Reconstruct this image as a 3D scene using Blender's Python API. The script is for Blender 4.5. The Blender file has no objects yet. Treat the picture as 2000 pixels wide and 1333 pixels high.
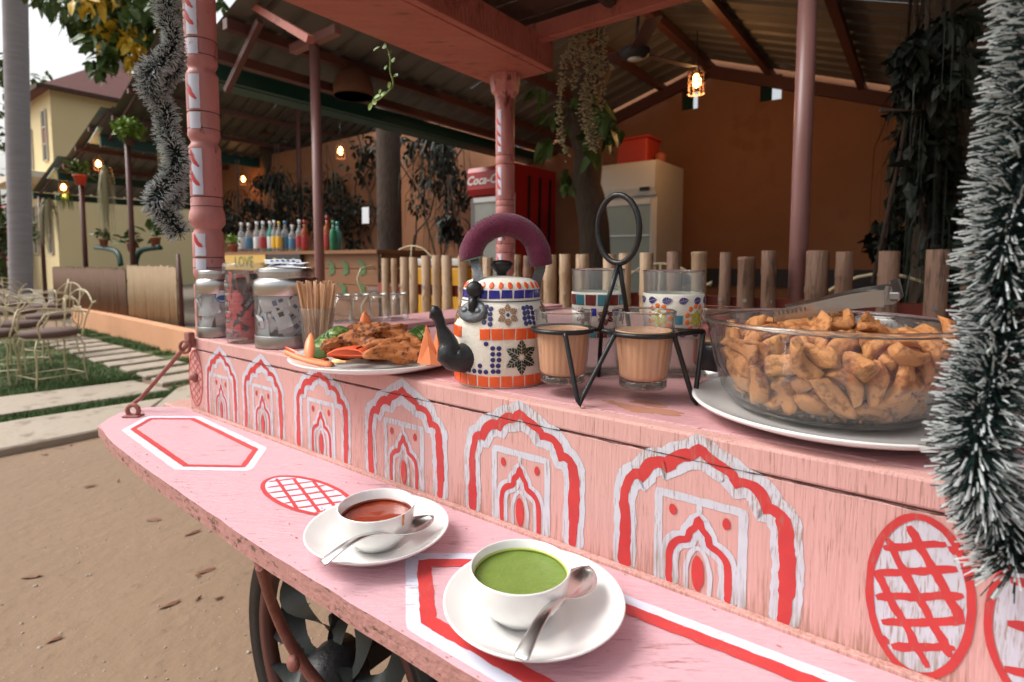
import bpy, bmesh, math, random
from mathutils import Vector, Matrix, noise
random.seed(7)
S = bpy.context.scene
C = S.collection
R = math.radians
# ------------------------------------------------------------------ camera, sky, sun, exposure
CZ = 1.115
cam = bpy.data.objects.new('camera', bpy.data.cameras.new('camera')); C.objects.link(cam)
PITCH = R(4.0); F = 1060.0
cam.location = (0, 0, CZ); cam.rotation_euler = (R(90) - PITCH, 0, 0)
cam.data.sensor_width = 36; cam.data.lens = F / 2000 * 36
cam.data.shift_y = -(666.5 - (508 + F * math.tan(PITCH))) / 2000
cam.data.clip_start = .02; cam.data.clip_end = 2000
cam.data.dof.use_dof = True; cam.data.dof.focus_distance = .62; cam.data.dof.aperture_fstop = 7.0
S.camera = cam
AZ = R(37.0)
w = bpy.data.worlds.new('World'); S.world = w; w.use_nodes = True
nt = w.node_tree; nt.nodes.clear()
sky = nt.nodes.new('ShaderNodeTexSky'); sky.sky_type = 'NISHITA'; sky.sun_disc = False
SUN_EL, SUN_AZ = R(52), R(272)      # azimuth of the sun, clockwise from +Y
sky.sun_elevation = SUN_EL; sky.sun_rotation = SUN_AZ; sky.air_density = 1.6; sky.dust_density = 7.0; sky.ozone_density = 1.0
hs = nt.nodes.new('ShaderNodeHueSaturation'); hs.inputs['Saturation'].default_value = .25
bg = nt.nodes.new('ShaderNodeBackground'); bg.inputs['Strength'].default_value = .15
wo = nt.nodes.new('ShaderNodeOutputWorld')
nt.links.new(sky.outputs[0], hs.inputs['Color']); nt.links.new(hs.outputs[0], bg.inputs[0]); nt.links.new(bg.outputs[0], wo.inputs[0])
sl = bpy.data.lights.new('sun', 'SUN'); sl.energy = 1.1; sl.angle = R(30); sl.color = (1, .97, .93)
so = bpy.data.objects.new('sun', sl); C.objects.link(so)
sd = Vector((math.sin(SUN_AZ) * math.cos(SUN_EL), math.cos(SUN_AZ) * math.cos(SUN_EL), math.sin(SUN_EL)))
so.rotation_euler = sd.to_track_quat('Z', 'Y').to_euler(); so.location = (0, 0, 30)
S.view_settings.view_transform = 'Standard'; S.view_settings.look = 'None'
S.view_settings.exposure = .56; S.view_settings.gamma = 1
S.render.engine = 'CYCLES'
S.cycles.max_bounces = 10; S.cycles.transmission_bounces = 10; S.cycles.transparent_max_bounces = 12

# ------------------------------------------------------------------ survey helpers
A2 = Vector((-math.cos(AZ), math.sin(AZ), 0)); B2 = Vector((math.sin(AZ), math.cos(AZ), 0))
def W(a, b, z): return A2 * a + B2 * b + Vector((0, 0, z))       # street axes: a along the cart, b across it
cs, sn = math.cos(PITCH), math.sin(PITCH); CYP = 508 + F * math.tan(PITCH)
def sight(px, py):
    X = (px - 1000) / F; Y = (py - CYP) / F
    return Vector((X, cs - Y * sn, -sn - Y * cs))
def PZ(px, py, z):
    r = sight(px, py); t = (z - CZ) / r.z; return Vector((r.x * t, r.y * t, z))
def PD(px, py, d):
    r = sight(px, py); t = d / r.y; return Vector((r.x * t, d, CZ + r.z * t))
def PB(px, py, b):
    r = sight(px, py); t = b / r.dot(B2); return Vector((r.x * t, r.y * t, CZ + r.z * t))
def ab(p): return p.dot(A2), p.dot(B2)
LOC = Matrix.Rotation(-AZ, 4, 'Z')        # local x = -a, local y = b

# ------------------------------------------------------------------ materials
MATS = {}
def mat(name, col, rough=.6, metal=0, noise_=None, bump=0, bscale=60, stretch=(1, 1, 1), spec=.5, trans=0, ior=1.45, emit=None, estr=0, coat=0, sheen=0, wear=None, sub=0, low=None):
    """noise_=(colour2, scale, contrast) mottling; wear=(colour, scale vec, amount) flaked specks showing what is under the paint"""
    if name in MATS: return MATS[name]
    m = bpy.data.materials.new(name); m.use_nodes = True; t = m.node_tree; N = t.nodes; L = t.links
    p = N['Principled BSDF']
    def rgb(c): return (c[0], c[1], c[2], 1)
    p.inputs['Base Color'].default_value = rgb(col); p.inputs['Roughness'].default_value = rough
    p.inputs['Metallic'].default_value = metal; p.inputs['Specular IOR Level'].default_value = spec
    p.inputs['Transmission Weight'].default_value = trans; p.inputs['IOR'].default_value = ior
    p.inputs['Coat Weight'].default_value = coat; p.inputs['Coat Roughness'].default_value = .15
    p.inputs['Sheen Weight'].default_value = sheen
    if sub:
        p.inputs['Subsurface Weight'].default_value = sub; p.inputs['Subsurface Radius'].default_value = (.01, .006, .003); p.inputs['Subsurface Scale'].default_value = 1
    if emit: p.inputs['Emission Color'].default_value = rgb(emit); p.inputs['Emission Strength'].default_value = estr
    tc = N.new('ShaderNodeTexCoord'); mp = N.new('ShaderNodeMapping'); mp.inputs['Scale'].default_value = stretch
    L.new(tc.outputs['Object'], mp.inputs['Vector'])
    last = None
    def ntex(sc, det=5, rough_=.55, vec=None):
        n = N.new('ShaderNodeTexNoise'); n.inputs['Scale'].default_value = sc; n.inputs['Detail'].default_value = det; n.inputs['Roughness'].default_value = rough_
        L.new(vec or mp.outputs[0], n.inputs['Vector']); return n
    def ramp(src, a, b):
        r = N.new('ShaderNodeMapRange'); r.inputs['From Min'].default_value = a; r.inputs['From Max'].default_value = b; r.clamp = True
        L.new(src, r.inputs['Value']); return r
    if noise_:
        c2, sc, con = noise_
        n = ntex(sc); r = ramp(n.outputs['Fac'], .5 - .5 * con, .5 + .5 * con)
        mx = N.new('ShaderNodeMix'); mx.data_type = 'RGBA'
        mx.inputs[6].default_value = rgb(col); mx.inputs[7].default_value = rgb(c2)
        L.new(r.outputs[0], mx.inputs[0]); last = mx.outputs[2]
    if wear:
        c3, vec, amt = wear
        mp2 = N.new('ShaderNodeMapping'); mp2.inputs['Scale'].default_value = vec; L.new(tc.outputs['Object'], mp2.inputs['Vector'])
        n = ntex(1, 6, .65, mp2.outputs[0]); big = ntex(9, 3, .5, tc.outputs['Object'])
        ad = N.new('ShaderNodeMath'); ad.operation = 'MULTIPLY_ADD'; L.new(big.outputs['Fac'], ad.inputs[0]); ad.inputs[1].default_value = .45; L.new(n.outputs['Fac'], ad.inputs[2])
        r = ramp(ad.outputs[0], .86 - amt, .97 - amt)
        mx = N.new('ShaderNodeMix'); mx.data_type = 'RGBA'
        if last: L.new(last, mx.inputs[6])
        else: mx.inputs[6].default_value = rgb(col)
        mx.inputs[7].default_value = rgb(c3); L.new(r.outputs[0], mx.inputs[0]); last = mx.outputs[2]
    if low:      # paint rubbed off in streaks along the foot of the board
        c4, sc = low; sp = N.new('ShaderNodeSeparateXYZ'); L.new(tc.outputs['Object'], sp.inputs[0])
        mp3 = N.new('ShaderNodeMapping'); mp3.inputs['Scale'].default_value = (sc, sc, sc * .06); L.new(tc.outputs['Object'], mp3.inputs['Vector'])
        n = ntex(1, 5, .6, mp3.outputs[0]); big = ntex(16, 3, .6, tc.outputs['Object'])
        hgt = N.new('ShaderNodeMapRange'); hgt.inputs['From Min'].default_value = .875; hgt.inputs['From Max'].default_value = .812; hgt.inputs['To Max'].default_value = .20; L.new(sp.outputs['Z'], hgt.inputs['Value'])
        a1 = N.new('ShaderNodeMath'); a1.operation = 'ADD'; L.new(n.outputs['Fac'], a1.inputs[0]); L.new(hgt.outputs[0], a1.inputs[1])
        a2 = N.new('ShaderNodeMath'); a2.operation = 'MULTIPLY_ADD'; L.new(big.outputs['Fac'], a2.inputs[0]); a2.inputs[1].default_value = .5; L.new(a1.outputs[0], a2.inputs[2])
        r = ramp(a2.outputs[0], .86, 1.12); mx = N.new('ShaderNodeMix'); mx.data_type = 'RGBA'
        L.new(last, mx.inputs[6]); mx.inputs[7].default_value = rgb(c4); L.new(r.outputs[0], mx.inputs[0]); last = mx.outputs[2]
    if last: L.new(last, p.inputs['Base Color'])
    if bump:
        n = ntex(bscale, 4); b = N.new('ShaderNodeBump'); b.inputs['Strength'].default_value = min(1, bump); b.inputs['Distance'].default_value = .002 if bscale > 30 else .02
        L.new(n.outputs['Fac'], b.inputs['Height']); L.new(b.outputs[0], p.inputs['Normal'])
    MATS[name] = m; return m
PINK = (.62, .285, .29)
M = {}
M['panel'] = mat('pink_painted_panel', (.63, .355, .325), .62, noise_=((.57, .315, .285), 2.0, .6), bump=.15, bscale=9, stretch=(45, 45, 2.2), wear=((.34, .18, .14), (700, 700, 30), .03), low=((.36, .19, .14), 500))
M['top'] = mat('pink_painted_top', (.54, .27, .285), .38, noise_=((.58, .33, .345), 8, .8), bump=.25, bscale=30, stretch=(2, 8, 2), wear=((.30, .13, .11), (25, 130, 50), .02))
M['shelf'] = mat('pink_shelf_paint', (.60, .345, .39), .33, noise_=((.63, .39, .43), 7, .8), bump=.22, bscale=30, stretch=(2, 8, 2), wear=((.34, .16, .15), (25, 140, 50), .0))
M['edge'] = mat('worn_pink_edge', (.50, .25, .23), .75, noise_=((.36, .17, .14), 60, .7), bump=.9, bscale=120, wear=((.12, .07, .05), (70, 70, 160), .09))
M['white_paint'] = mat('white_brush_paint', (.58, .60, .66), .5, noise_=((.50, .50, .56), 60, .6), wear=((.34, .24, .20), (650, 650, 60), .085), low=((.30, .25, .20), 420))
M['white_clean'] = mat('white_shelf_paint', (.64, .68, .80), .42, noise_=((.58, .60, .70), 30, .6), wear=((.45, .33, .32), (60, 300, 60), .04))
M['red_paint'] = mat('red_brush_paint', (.60, .050, .045), .42, noise_=((.46, .038, .042), 45, .6), wear=((.40, .11, .09), (300, 300, 60), .04))
M['crack'] = mat('dark_joint', (.03, .018, .012), .9)
M['post'] = mat('pink_post_paint', (.47, .19, .175), .45, noise_=((.54, .24, .225), 12, .7), bump=.3, bscale=40, stretch=(6, 6, 1), wear=((.16, .05, .04), (60, 60, 20), .07))
M['canopy'] = mat('salmon_canopy_paint', (.50, .175, .135), .55, noise_=((.35, .105, .075), 6, .8), bump=.3, bscale=30, stretch=(1, 5, 1), wear=((.20, .07, .05), (14, 50, 14), .05))
M['darkwood'] = mat('dark_old_wood', (.05, .025, .018), .85, noise_=((.10, .05, .035), 9, .7), bump=.6, bscale=30)
M['pole'] = mat('pink_brown_pole', (.26, .125, .115), .35, noise_=((.21, .10, .09), 10, .7), spec=.5)
M['rust'] = mat('rusty_pink_iron', (.35, .14, .12), .6, noise_=((.22, .07, .05), 60, .7), bump=.6, bscale=200)
M['ceramic'] = mat('white_glazed_ceramic', (.80, .79, .77), .13, coat=.5, spec=.55)
M['cream_dull'] = mat('cream_glaze', (.72, .71, .68), .2)
M['steel'] = mat('brushed_steel', (.55, .53, .51), .24, 1, bump=.1, bscale=300, stretch=(1, 1, 30))
M['spoon'] = mat('polished_steel', (.74, .73, .71), .22, 1)
M['steel_dull'] = mat('dull_steel', (.40, .39, .38), .38, 1)
M['glass_solid'] = mat('solid_glass', (.96, .98, .97), .03, trans=1, ior=1.45)
def thin(name, tint, ior=1.45, rough=.04, edge=.45, cloud=.0):
    m = bpy.data.materials.new(name); m.use_nodes = True; t = m.node_tree; N = t.nodes; L = t.links; N.remove(N['Principled BSDF'])
    tr = N.new('ShaderNodeBsdfTransparent'); gl = N.new('ShaderNodeBsdfGlossy'); gl.inputs['Roughness'].default_value = rough
    lw = N.new('ShaderNodeLayerWeight'); lw.inputs['Blend'].default_value = .5
    pw = N.new('ShaderNodeMath'); pw.operation = 'POWER'; pw.inputs[1].default_value = 4; L.new(lw.outputs['Facing'], pw.inputs[0])
    mc = N.new('ShaderNodeMix'); mc.data_type = 'RGBA'; mc.inputs[6].default_value = (*tint, 1); mc.inputs[7].default_value = (tint[0] * edge, tint[1] * edge, tint[2] * edge, 1)
    L.new(pw.outputs[0], mc.inputs[0]); L.new(mc.outputs[2], tr.inputs['Color'])
    fr = N.new('ShaderNodeMath'); fr.operation = 'MULTIPLY_ADD'; fr.inputs[1].default_value = .75; fr.inputs[2].default_value = .035 * (ior / 1.45); L.new(pw.outputs[0], fr.inputs[0]); mx = N.new('ShaderNodeMixShader')
    L.new(fr.outputs[0], mx.inputs[0]); L.new(tr.outputs[0], mx.inputs[1]); L.new(gl.outputs[0], mx.inputs[2]); last = mx
    if cloud:
        df = N.new('ShaderNodeBsdfDiffuse'); df.inputs['Color'].default_value = (.8, .8, .78, 1); m2 = N.new('ShaderNodeMixShader')
        tc = N.new('ShaderNodeTexCoord'); n = N.new('ShaderNodeTexNoise'); n.inputs['Scale'].default_value = 25; L.new(tc.outputs['Object'], n.inputs['Vector'])
        mu = N.new('ShaderNodeMath'); mu.operation = 'MULTIPLY'; mu.inputs[1].default_value = cloud * 2; L.new(n.outputs['Fac'], mu.inputs[0]); L.new(mu.outputs[0], m2.inputs[0])
        L.new(mx.outputs[0], m2.inputs[1]); L.new(df.outputs[0], m2.inputs[2]); last = m2
    L.new(last.outputs[0], N['Material Output'].inputs[0]); return m
M['glass'] = thin('clear_glass', (.97, .98, .975), 1.45, .03, .55, .02)
M['oldglass'] = thin('cloudy_glass', (.94, .96, .955), 1.5, .08, .5, .05)
M['plastic_clear'] = thin('clear_plastic', (.97, .97, .97), 1.5, .10, .6, .05)
M['chai'] = mat('milky_chai', (.60, .32, .19), .25, sub=.2, noise_=((.54, .28, .165), 20, .6))
M['chai_foam'] = mat('chai_foam', (.66, .42, .26), .6, noise_=((.52, .28, .14), 300, .7))
M['black_iron'] = mat('black_painted_iron', (.010, .010, .011), .33, bump=.3, bscale=250, spec=.5)
M['black_matte'] = mat('black_sooty_iron', (.010, .010, .011), .38, bump=.5, bscale=160, noise_=((.022, .022, .024), 60, .5))
M['grey_iron'] = mat('grey_worn_iron', (.10, .11, .12), .45, .4, bump=.8, bscale=150, noise_=((.20, .21, .22), 50, .6))
M['maroon'] = mat('maroon_velvet', (.10, .009, .034), .95, sheen=.25, bump=1, bscale=500, noise_=((.145, .014, .05), 300, .6))
M['teal'] = mat('teal_liner', (.16, .42, .33), .5)
M['grout'] = mat('white_grout', (.78, .74, .65), .7, bump=.35, bscale=250, noise_=((.70, .65, .55), 90, .6))
M['t_red'] = mat('orange_red_glass_tile', (.72, .085, .022), .22, noise_=((.80, .13, .03), 70, .5), coat=.3)
M['t_blue'] = mat('cobalt_glass_tile', (.014, .018, .20), .15, noise_=((.03, .03, .33), 80, .5), coat=.5)
M['t_navy'] = mat('navy_dot_tile', (.022, .018, .13), .18, coat=.5)
M['t_green'] = mat('dark_green_leaf_tile', (.012, .030, .022), .2, coat=.4)
M['t_brown'] = mat('bronze_leaf_tile', (.30, .16, .075), .3, coat=.3)
M['t_maroon'] = mat('maroon_tile', (.13, .012, .014), .2, coat=.4)
M['t_teal'] = mat('teal_tile', (.05, .19, .24), .2, coat=.4)
M['t_orange'] = mat('orange_dot_tile', (.75, .17, .035), .2, coat=.4)
M['t_yellow'] = mat('olive_yellow_leaf_tile', (.55, .47, .06), .25, coat=.4)
M['t_violet'] = mat('indigo_leaf_tile', (.07, .065, .24), .2, coat=.4)
M['tomato'] = mat('tomato_soup', (.20, .022, .007), .10, noise_=((.27, .04, .012), 30, .4), coat=.4)
M['green_soup'] = mat('green_coriander_soup', (.135, .20, .028), .38, noise_=((.175, .25, .05), 90, .6), bump=.5, bscale=220, wear=((.05, .09, .015), (420, 420, 420), .02))
M['green_rim'] = mat('green_soup_rim', (.42, .48, .12), .3)
M['snack'] = mat('fried_dough', (.50, .195, .06), .7, noise_=((.62, .29, .105), 55, .9), bump=1, bscale=260, wear=((.30, .10, .028), (95, 95, 95), .13))
M['chicken'] = mat('fried_batter', (.36, .11, .026), .75, noise_=((.46, .16, .045), 55, .9), bump=1, bscale=170, wear=((.10, .024, .007), (110, 110, 110), .14))
M['carrot'] = mat('carrot', (.80, .23, .085), .35, noise_=((.88, .31, .14), 60, .5))
M['tomato_s'] = mat('tomato_slice', (.78, .11, .035), .25)
M['cuke'] = mat('cucumber_flesh', (.42, .55, .17), .3)
M['cuke_skin'] = mat('cucumber_skin', (.045, .14, .02), .35)
M['stick'] = mat('birch_stick', (.60, .36, .20), .6, noise_=((.68, .44, .27), 30, .7), stretch=(1, 1, .1))
M['paper'] = mat('white_paper_sachet', (.72, .74, .78), .55, bump=.3, bscale=80)
M['ink_blue'] = mat('blue_print', (.05, .13, .30), .5)
M['ink_black'] = mat('black_print', (.012, .012, .014), .5)
M['ink_white'] = mat('white_print', (.6, .58, .56), .5)
M['sachet_red'] = mat('red_coffee_sachet', (.58, .045, .05), .3, noise_=((.65, .09, .09), 40, .5))
M['sachet_brown'] = mat('dark_coffee_sachet', (.035, .015, .012), .28)
M['bamboo'] = mat('pale_bamboo', (.46, .32, .20), .55, noise_=((.36, .24, .15), 5, .7), bump=.3, bscale=20, stretch=(8, 8, 1), wear=((.17, .10, .06), (60, 60, 10), .07))
M['bamboo_d'] = mat('brown_bamboo', (.26, .15, .10), .6, noise_=((.18, .10, .065), 5, .7), bump=.4, bscale=20, stretch=(8, 8, 1), wear=((.08, .045, .03), (50, 50, 8), .08))
M['rail'] = mat('red_brown_rail', (.30, .06, .04), .6, noise_=((.22, .045, .03), 8, .6))
M['terracotta'] = mat('terracotta_plaster', (.33, .155, .08), .85, noise_=((.235, .095, .042), 1.1, .6), bump=.5, bscale=3, wear=((.26, .11, .055), (2.5, 2.5, 1.2), .02))
M['corr'] = mat('grey_metal_sheet', (.15, .135, .115), .5, noise_=((.09, .081, .069), 2.5, .7), bump=.2, bscale=8)
M['corr_top'] = mat('green_white_sheet', (.42, .55, .50), .45)
M['steel_red'] = mat('dark_red_steel', (.115, .040, .032), .5, noise_=((.08, .03, .025), 6, .6))
M['steel_green'] = mat('dark_green_steel', (.010, .055, .045), .5)
M['cream_wall'] = mat('cream_house_plaster', (.72, .60, .34), .85, noise_=((.66, .54, .30), 1.2, .7))
M['cream_trim'] = mat('cream_trim', (.70, .64, .50), .7)
M['maroon_roof'] = mat('maroon_shingle', (.16, .055, .045), .8, noise_=((.12, .04, .035), 6, .7), bump=.5, bscale=10)
M['win_dark'] = mat('window_glass_dark', (.06, .075, .07), .15)
M['win_frame'] = mat('window_frame_white', (.45, .40, .32), .5)
M['win_red'] = mat('red_window_pane', (.30, .06, .05), .3)
M['curb'] = mat('orange_plaster', (.66, .34, .19), .85, noise_=((.56, .28, .15), 3, .7), bump=.3, bscale=10)
M['floor'] = mat('grey_floor', (.20, .165, .13), .85, noise_=((.14, .115, .09), 2, .8))
M['slab'] = mat('sandstone_slab', (.36, .305, .245), .85, noise_=((.31, .26, .20), 3, .8), bump=.6, bscale=12, wear=((.20, .16, .12), (8, 8, 8), .05))
M['sand'] = mat('sandy_ground', (.25, .168, .110), .95, noise_=((.19, .125, .08), 1.3, .8), bump=.45, bscale=18, wear=((.17, .11, .072), (20, 20, 20), .015))
M['lawn_soil'] = mat('lawn_soil', (.10, .11, .045), .95, noise_=((.05, .08, .02), 5, .8), bump=.6, bscale=30)
M['grass'] = mat('grass_blade', (.075, .145, .028), .6, noise_=((.045, .10, .02), 3, .8))
M['reed'] = mat('pale_reed', (.46, .33, .20), .7, noise_=((.33, .22, .13), 14, .8), stretch=(6, 6, .4))
M['reed_d'] = mat('brown_reed', (.20, .115, .07), .75, noise_=((.13, .07, .045), 14, .8), stretch=(6, 6, .4))
M['iron_cream'] = mat('cream_wrought_iron', (.50, .42, .26), .5)
M['cushion'] = mat('brown_cushion', (.115, .07, .06), .85, bump=.5, bscale=60)
M['bark'] = mat('tree_bark', (.085, .058, .042), .9, noise_=((.045, .03, .022), 10, .7), bump=1, bscale=16, stretch=(3, 3, 1))
M['palm'] = mat('grey_palm_bark', (.30, .28, .29), .85, noise_=((.22, .20, .21), 2, .6), bump=.5, bscale=10, stretch=(1, 1, 8))
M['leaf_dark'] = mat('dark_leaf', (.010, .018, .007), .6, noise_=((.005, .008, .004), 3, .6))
M['leaf_mid'] = mat('green_leaf', (.075, .125, .025), .5, noise_=((.045, .09, .018), 4, .8))
M['leaf_yel'] = mat('yellow_leaf', (.68, .40, .03), .5, noise_=((.48, .36, .03), 5, .8))
M['leaf_bright'] = mat('fresh_green_leaf', (.17, .28, .04), .5)
M['leaf_dry'] = mat('dry_leaf', (.20, .09, .05), .7)
M['succ'] = mat('succulent_leaf', (.27, .33, .14), .5, noise_=((.36, .25, .20), 40, .8))
M['tinsel_g'] = mat('dark_green_tinsel', (.008, .024, .021), .45, spec=.4)
M['tinsel_w'] = mat('frosted_tinsel_tip', (.72, .75, .75), .6, noise_=((.42, .46, .45), 240, .9))
M['fridge_white'] = mat('off_white_enamel', (.70, .69, .66), .4, noise_=((.62, .61, .58), 3, .6))
M['header_red'] = mat('dull_red_header', (.30, .018, .02), .4)
M['fridge_red'] = mat('red_enamel', (.35, .014, .016), .35)
M['red_plastic'] = mat('red_plastic', (.46, .05, .028), .4)
M['yellow_plastic'] = mat('yellow_plastic', (.72, .36, .02), .4)
M['bar_wood'] = mat('bar_plank', (.25, .115, .052), .55, noise_=((.18, .08, .038), 6, .7), stretch=(1, 1, 8))
M['yellow_board'] = mat('yellow_board', (.58, .37, .10), .6)
M['chalk'] = mat('chalkboard', (.035, .033, .038), .7)
M['ink_yel'] = mat('yellow_print', (.75, .62, .10), .5)
M['ink_green'] = mat('green_print', (.07, .17, .07), .5)
M['bottle_clear'] = thin('clear_bottle_glass', (.80, .84, .85), 1.5, .05, .5, .22)
M['bottle_green'] = mat('green_bottle_glass', (.03, .24, .12), .08, trans=.3)
M['bottle_teal'] = mat('teal_bottle_glass', (.10, .38, .34), .08, trans=.3)
M['bottle_amber'] = mat('amber_spirit', (.42, .09, .02), .08, trans=.3)
M['label_white'] = mat('white_label', (.72, .74, .76), .5)
M['label_blue'] = mat('blue_label', (.07, .20, .33), .4)
M['label_yel'] = mat('yellow_label', (.75, .45, .05), .4)
M['label_red'] = mat('red_label', (.36, .035, .04), .4)
M['terracotta_pot'] = mat('terracotta_pot', (.42, .13, .08), .7)
M['wicker'] = mat('brown_wicker', (.13, .055, .03), .8, bump=1, bscale=60)
M['lamp'] = mat('glowing_bulb', (1, .5, .15), .5, emit=(1, .42, .10), estr=22)
M['amber_glass'] = mat('amber_lantern_glass', (.55, .16, .03), .2, emit=(1, .32, .05), estr=1.2)
M['cloud'] = mat('pink_flower', (.55, .07, .13), .6)

# ------------------------------------------------------------------ mesh helpers
class MB:
    def __init__(s): s.v = []; s.f = []; s.m = []; s.s = []
    def add(s, V, Fs, mi=0, sm=False, X=None):
        o = len(s.v)
        for p in V:
            p = Vector(p); s.v.append(X @ p if X is not None else p)
        for f in Fs: s.f.append([i + o for i in f]); s.m.append(mi); s.s.append(sm)
        return s
    def box(s, c, d, X=None, mi=0, bev=0):
        x, y, z = c; a, b, h = d[0] / 2, d[1] / 2, d[2] / 2
        if bev <= 0:
            V = [(x + i * a, y + j * b, z + k * h) for k in (-1, 1) for j in (-1, 1) for i in (-1, 1)]
            Fs = [(0, 2, 3, 1), (4, 5, 7, 6), (0, 1, 5, 4), (2, 6, 7, 3), (0, 4, 6, 2), (1, 3, 7, 5)]
            return s.add(V, Fs, mi, False, X)
        bm = bmesh.new(); bmesh.ops.create_cube(bm, size=1)
        for v in bm.verts: v.co = Vector((x + v.co.x * d[0], y + v.co.y * d[1], z + v.co.z * d[2]))
        bmesh.ops.bevel(bm, geom=bm.edges[:], offset=bev, segments=2, affect='EDGES', profile=.5)
        s.bm(bm, mi, False, X); bm.free(); return s
    def bm(s, bm, mi=0, sm=False, X=None):
        bm.verts.index_update()
        return s.add([v.co.copy() for v in bm.verts], [[v.index for v in f.verts] for f in bm.faces], mi, sm, X)
    def tube(s, pts, r, n=8, closed=False, mi=0, X=None, flat=None, caps=True):
        pts = [Vector(p) for p in pts]; k = len(pts)
        rs = r if isinstance(r, (list, tuple)) else [r] * k
        V = []; up = None
        for i, p in enumerate(pts):
            if closed: t = (pts[(i + 1) % k] - pts[i - 1])
            else: t = pts[min(i + 1, k - 1)] - pts[max(i - 1, 0)]
            t.normalize()
            if up is None:
                up = Vector((0, 0, 1)) if abs(t.z) < .9 else Vector((0, 1, 0))
            n1 = up - t * up.dot(t); n1.normalize(); n2 = t.cross(n1); up = n1
            for j in range(n):
                q = 2 * math.pi * j / n
                fx = flat if flat else 1
                V.append(p + n1 * math.cos(q) * rs[i] + n2 * math.sin(q) * rs[i] * fx)
        Fs = []
        for i in range(k if closed else k - 1):
            i2 = (i + 1) % k
            for j in range(n): Fs.append((i * n + j, i * n + (j + 1) % n, i2 * n + (j + 1) % n, i2 * n + j))
        s.add(V, Fs, mi, True, X)
        if caps and not closed:
            s.add(V[:n], [tuple(range(n - 1, -1, -1))], mi, False, X); s.add(V[-n:], [tuple(range(n))], mi, False, X)
        return s
    def lathe(s, prof, n=32, X=None, mi=0, cx=0, cy=0, closed=False, sm=True, flute=None):
        V = []; Fs = []; k = len(prof)
        for i, pr in enumerate(prof):
            r, z = pr[0], pr[1]; fl = pr[2] if len(pr) > 2 else 0
            for j in range(n):
                q = 2 * math.pi * j / n; rr = r * (1 + fl * (abs(math.cos(q * (flute or 6))) - .6))
                V.append((cx + rr * math.cos(q), cy + rr * math.sin(q), z))
        for i in range(k if closed else k - 1):
            i2 = (i + 1) % k
            for j in range(n): Fs.append((i * n + j, i * n + (j + 1) % n, i2 * n + (j + 1) % n, i2 * n + j))
        s.add(V, Fs, mi, sm, X)
        if not closed:
            if prof[0][0] > 1e-5: s.add(V[:n], [tuple(range(n - 1, -1, -1))], mi, False, X)
            if prof[-1][0] > 1e-5: s.add(V[-n:], [tuple(range(n))], mi, False, X)
        return s
    def prism(s, poly, z0, z1, X=None, mi=0):
        n = len(poly); V = [(p[0], p[1], z0) for p in poly] + [(p[0], p[1], z1) for p in poly]
        Fs = [tuple(range(n - 1, -1, -1)), tuple(range(n, 2 * n))] + [(i, (i + 1) % n, n + (i + 1) % n, n + i) for i in range(n)]
        return s.add(V, Fs, mi, False, X)
    def beam(s, p, q, w_, h, mi=0, X=None):
        p, q = Vector(p), Vector(q); t = (q - p).normalized()
        up = Vector((0, 0, 1)) if abs(t.z) < .95 else Vector((1, 0, 0))
        sx = t.cross(up).normalized(); u = sx.cross(t).normalized()
        V = [e + sx * i * w_ / 2 + u * j * h / 2 for e in (p, q) for i, j in ((-1, -1), (1, -1), (1, 1), (-1, 1))]
        return s.add(V, [(0, 1, 2, 3), (7, 6, 5, 4), (0, 4, 5, 1), (1, 5, 6, 2), (2, 6, 7, 3), (3, 7, 4, 0)], mi, False, X)
    def build(s, name, mats, parent=None, label=None, world=True, shade=None):
        me = bpy.data.meshes.new(name)
        V = s.v
        if parent is not None and world:
            inv = INV[parent.name]; V = [inv @ p for p in V]
        me.from_pydata([tuple(p) for p in V], [], s.f)
        ml = mats if isinstance(mats, (list, tuple)) else [mats]
        for m in ml: me.materials.append(m)
        me.polygons.foreach_set('material_index', s.m); me.polygons.foreach_set('use_smooth', [shade if shade is not None else x for x in s.s])
        bm = bmesh.new(); bm.from_mesh(me)
        if len(bm.verts) < 60000:
            bmesh.ops.remove_doubles(bm, verts=bm.verts, dist=1e-6)
        bmesh.ops.recalc_face_normals(bm, faces=bm.faces); bm.to_mesh(me); bm.free()
        o = bpy.data.objects.new(name, me); C.objects.link(o)
        if parent is not None: o.parent = parent; INV[o.name] = INV[parent.name]
        else: INV[o.name] = Matrix.Identity(4)
        if label: o['label'] = label
        return o
INV = {}
def thing(name, label, cat, loc=(0, 0, 0), rz=0, group=None):
    o = bpy.data.objects.new(name, None); C.objects.link(o); o.empty_display_size = .05
    o.location = loc; o.rotation_euler = (0, 0, rz)
    o['label'] = label; o['category'] = cat
    if group: o['group'] = group
    INV[o.name] = (Matrix.Translation(Vector(loc)) @ Matrix.Rotation(rz, 4, 'Z')).inverted()
    return o
def cart_thing(name, label, cat, a, b, z, group=None): return thing(name, label, cat, W(a, b, z), -AZ, group)
def tag(o, label, cat, group=None, kind=None):
    if label: o['label'] = label
    if cat: o['category'] = cat
    if group: o['group'] = group
    if kind: o['kind'] = kind
    return o
def struct(o): o['kind'] = 'structure'; return o
def copy_tree(o, loc, rz, label=None):
    r = o.copy(); C.objects.link(r); r.location = loc; r.rotation_euler = (0, 0, rz)
    if label: r['label'] = label
    for ch in [c for c in bpy.data.objects if c.parent == o]:
        c = ch.copy(); C.objects.link(c); c.parent = r
        for g in [x for x in bpy.data.objects if x.parent == ch]:
            d = g.copy(); C.objects.link(d); d.parent = c
    return r
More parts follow.
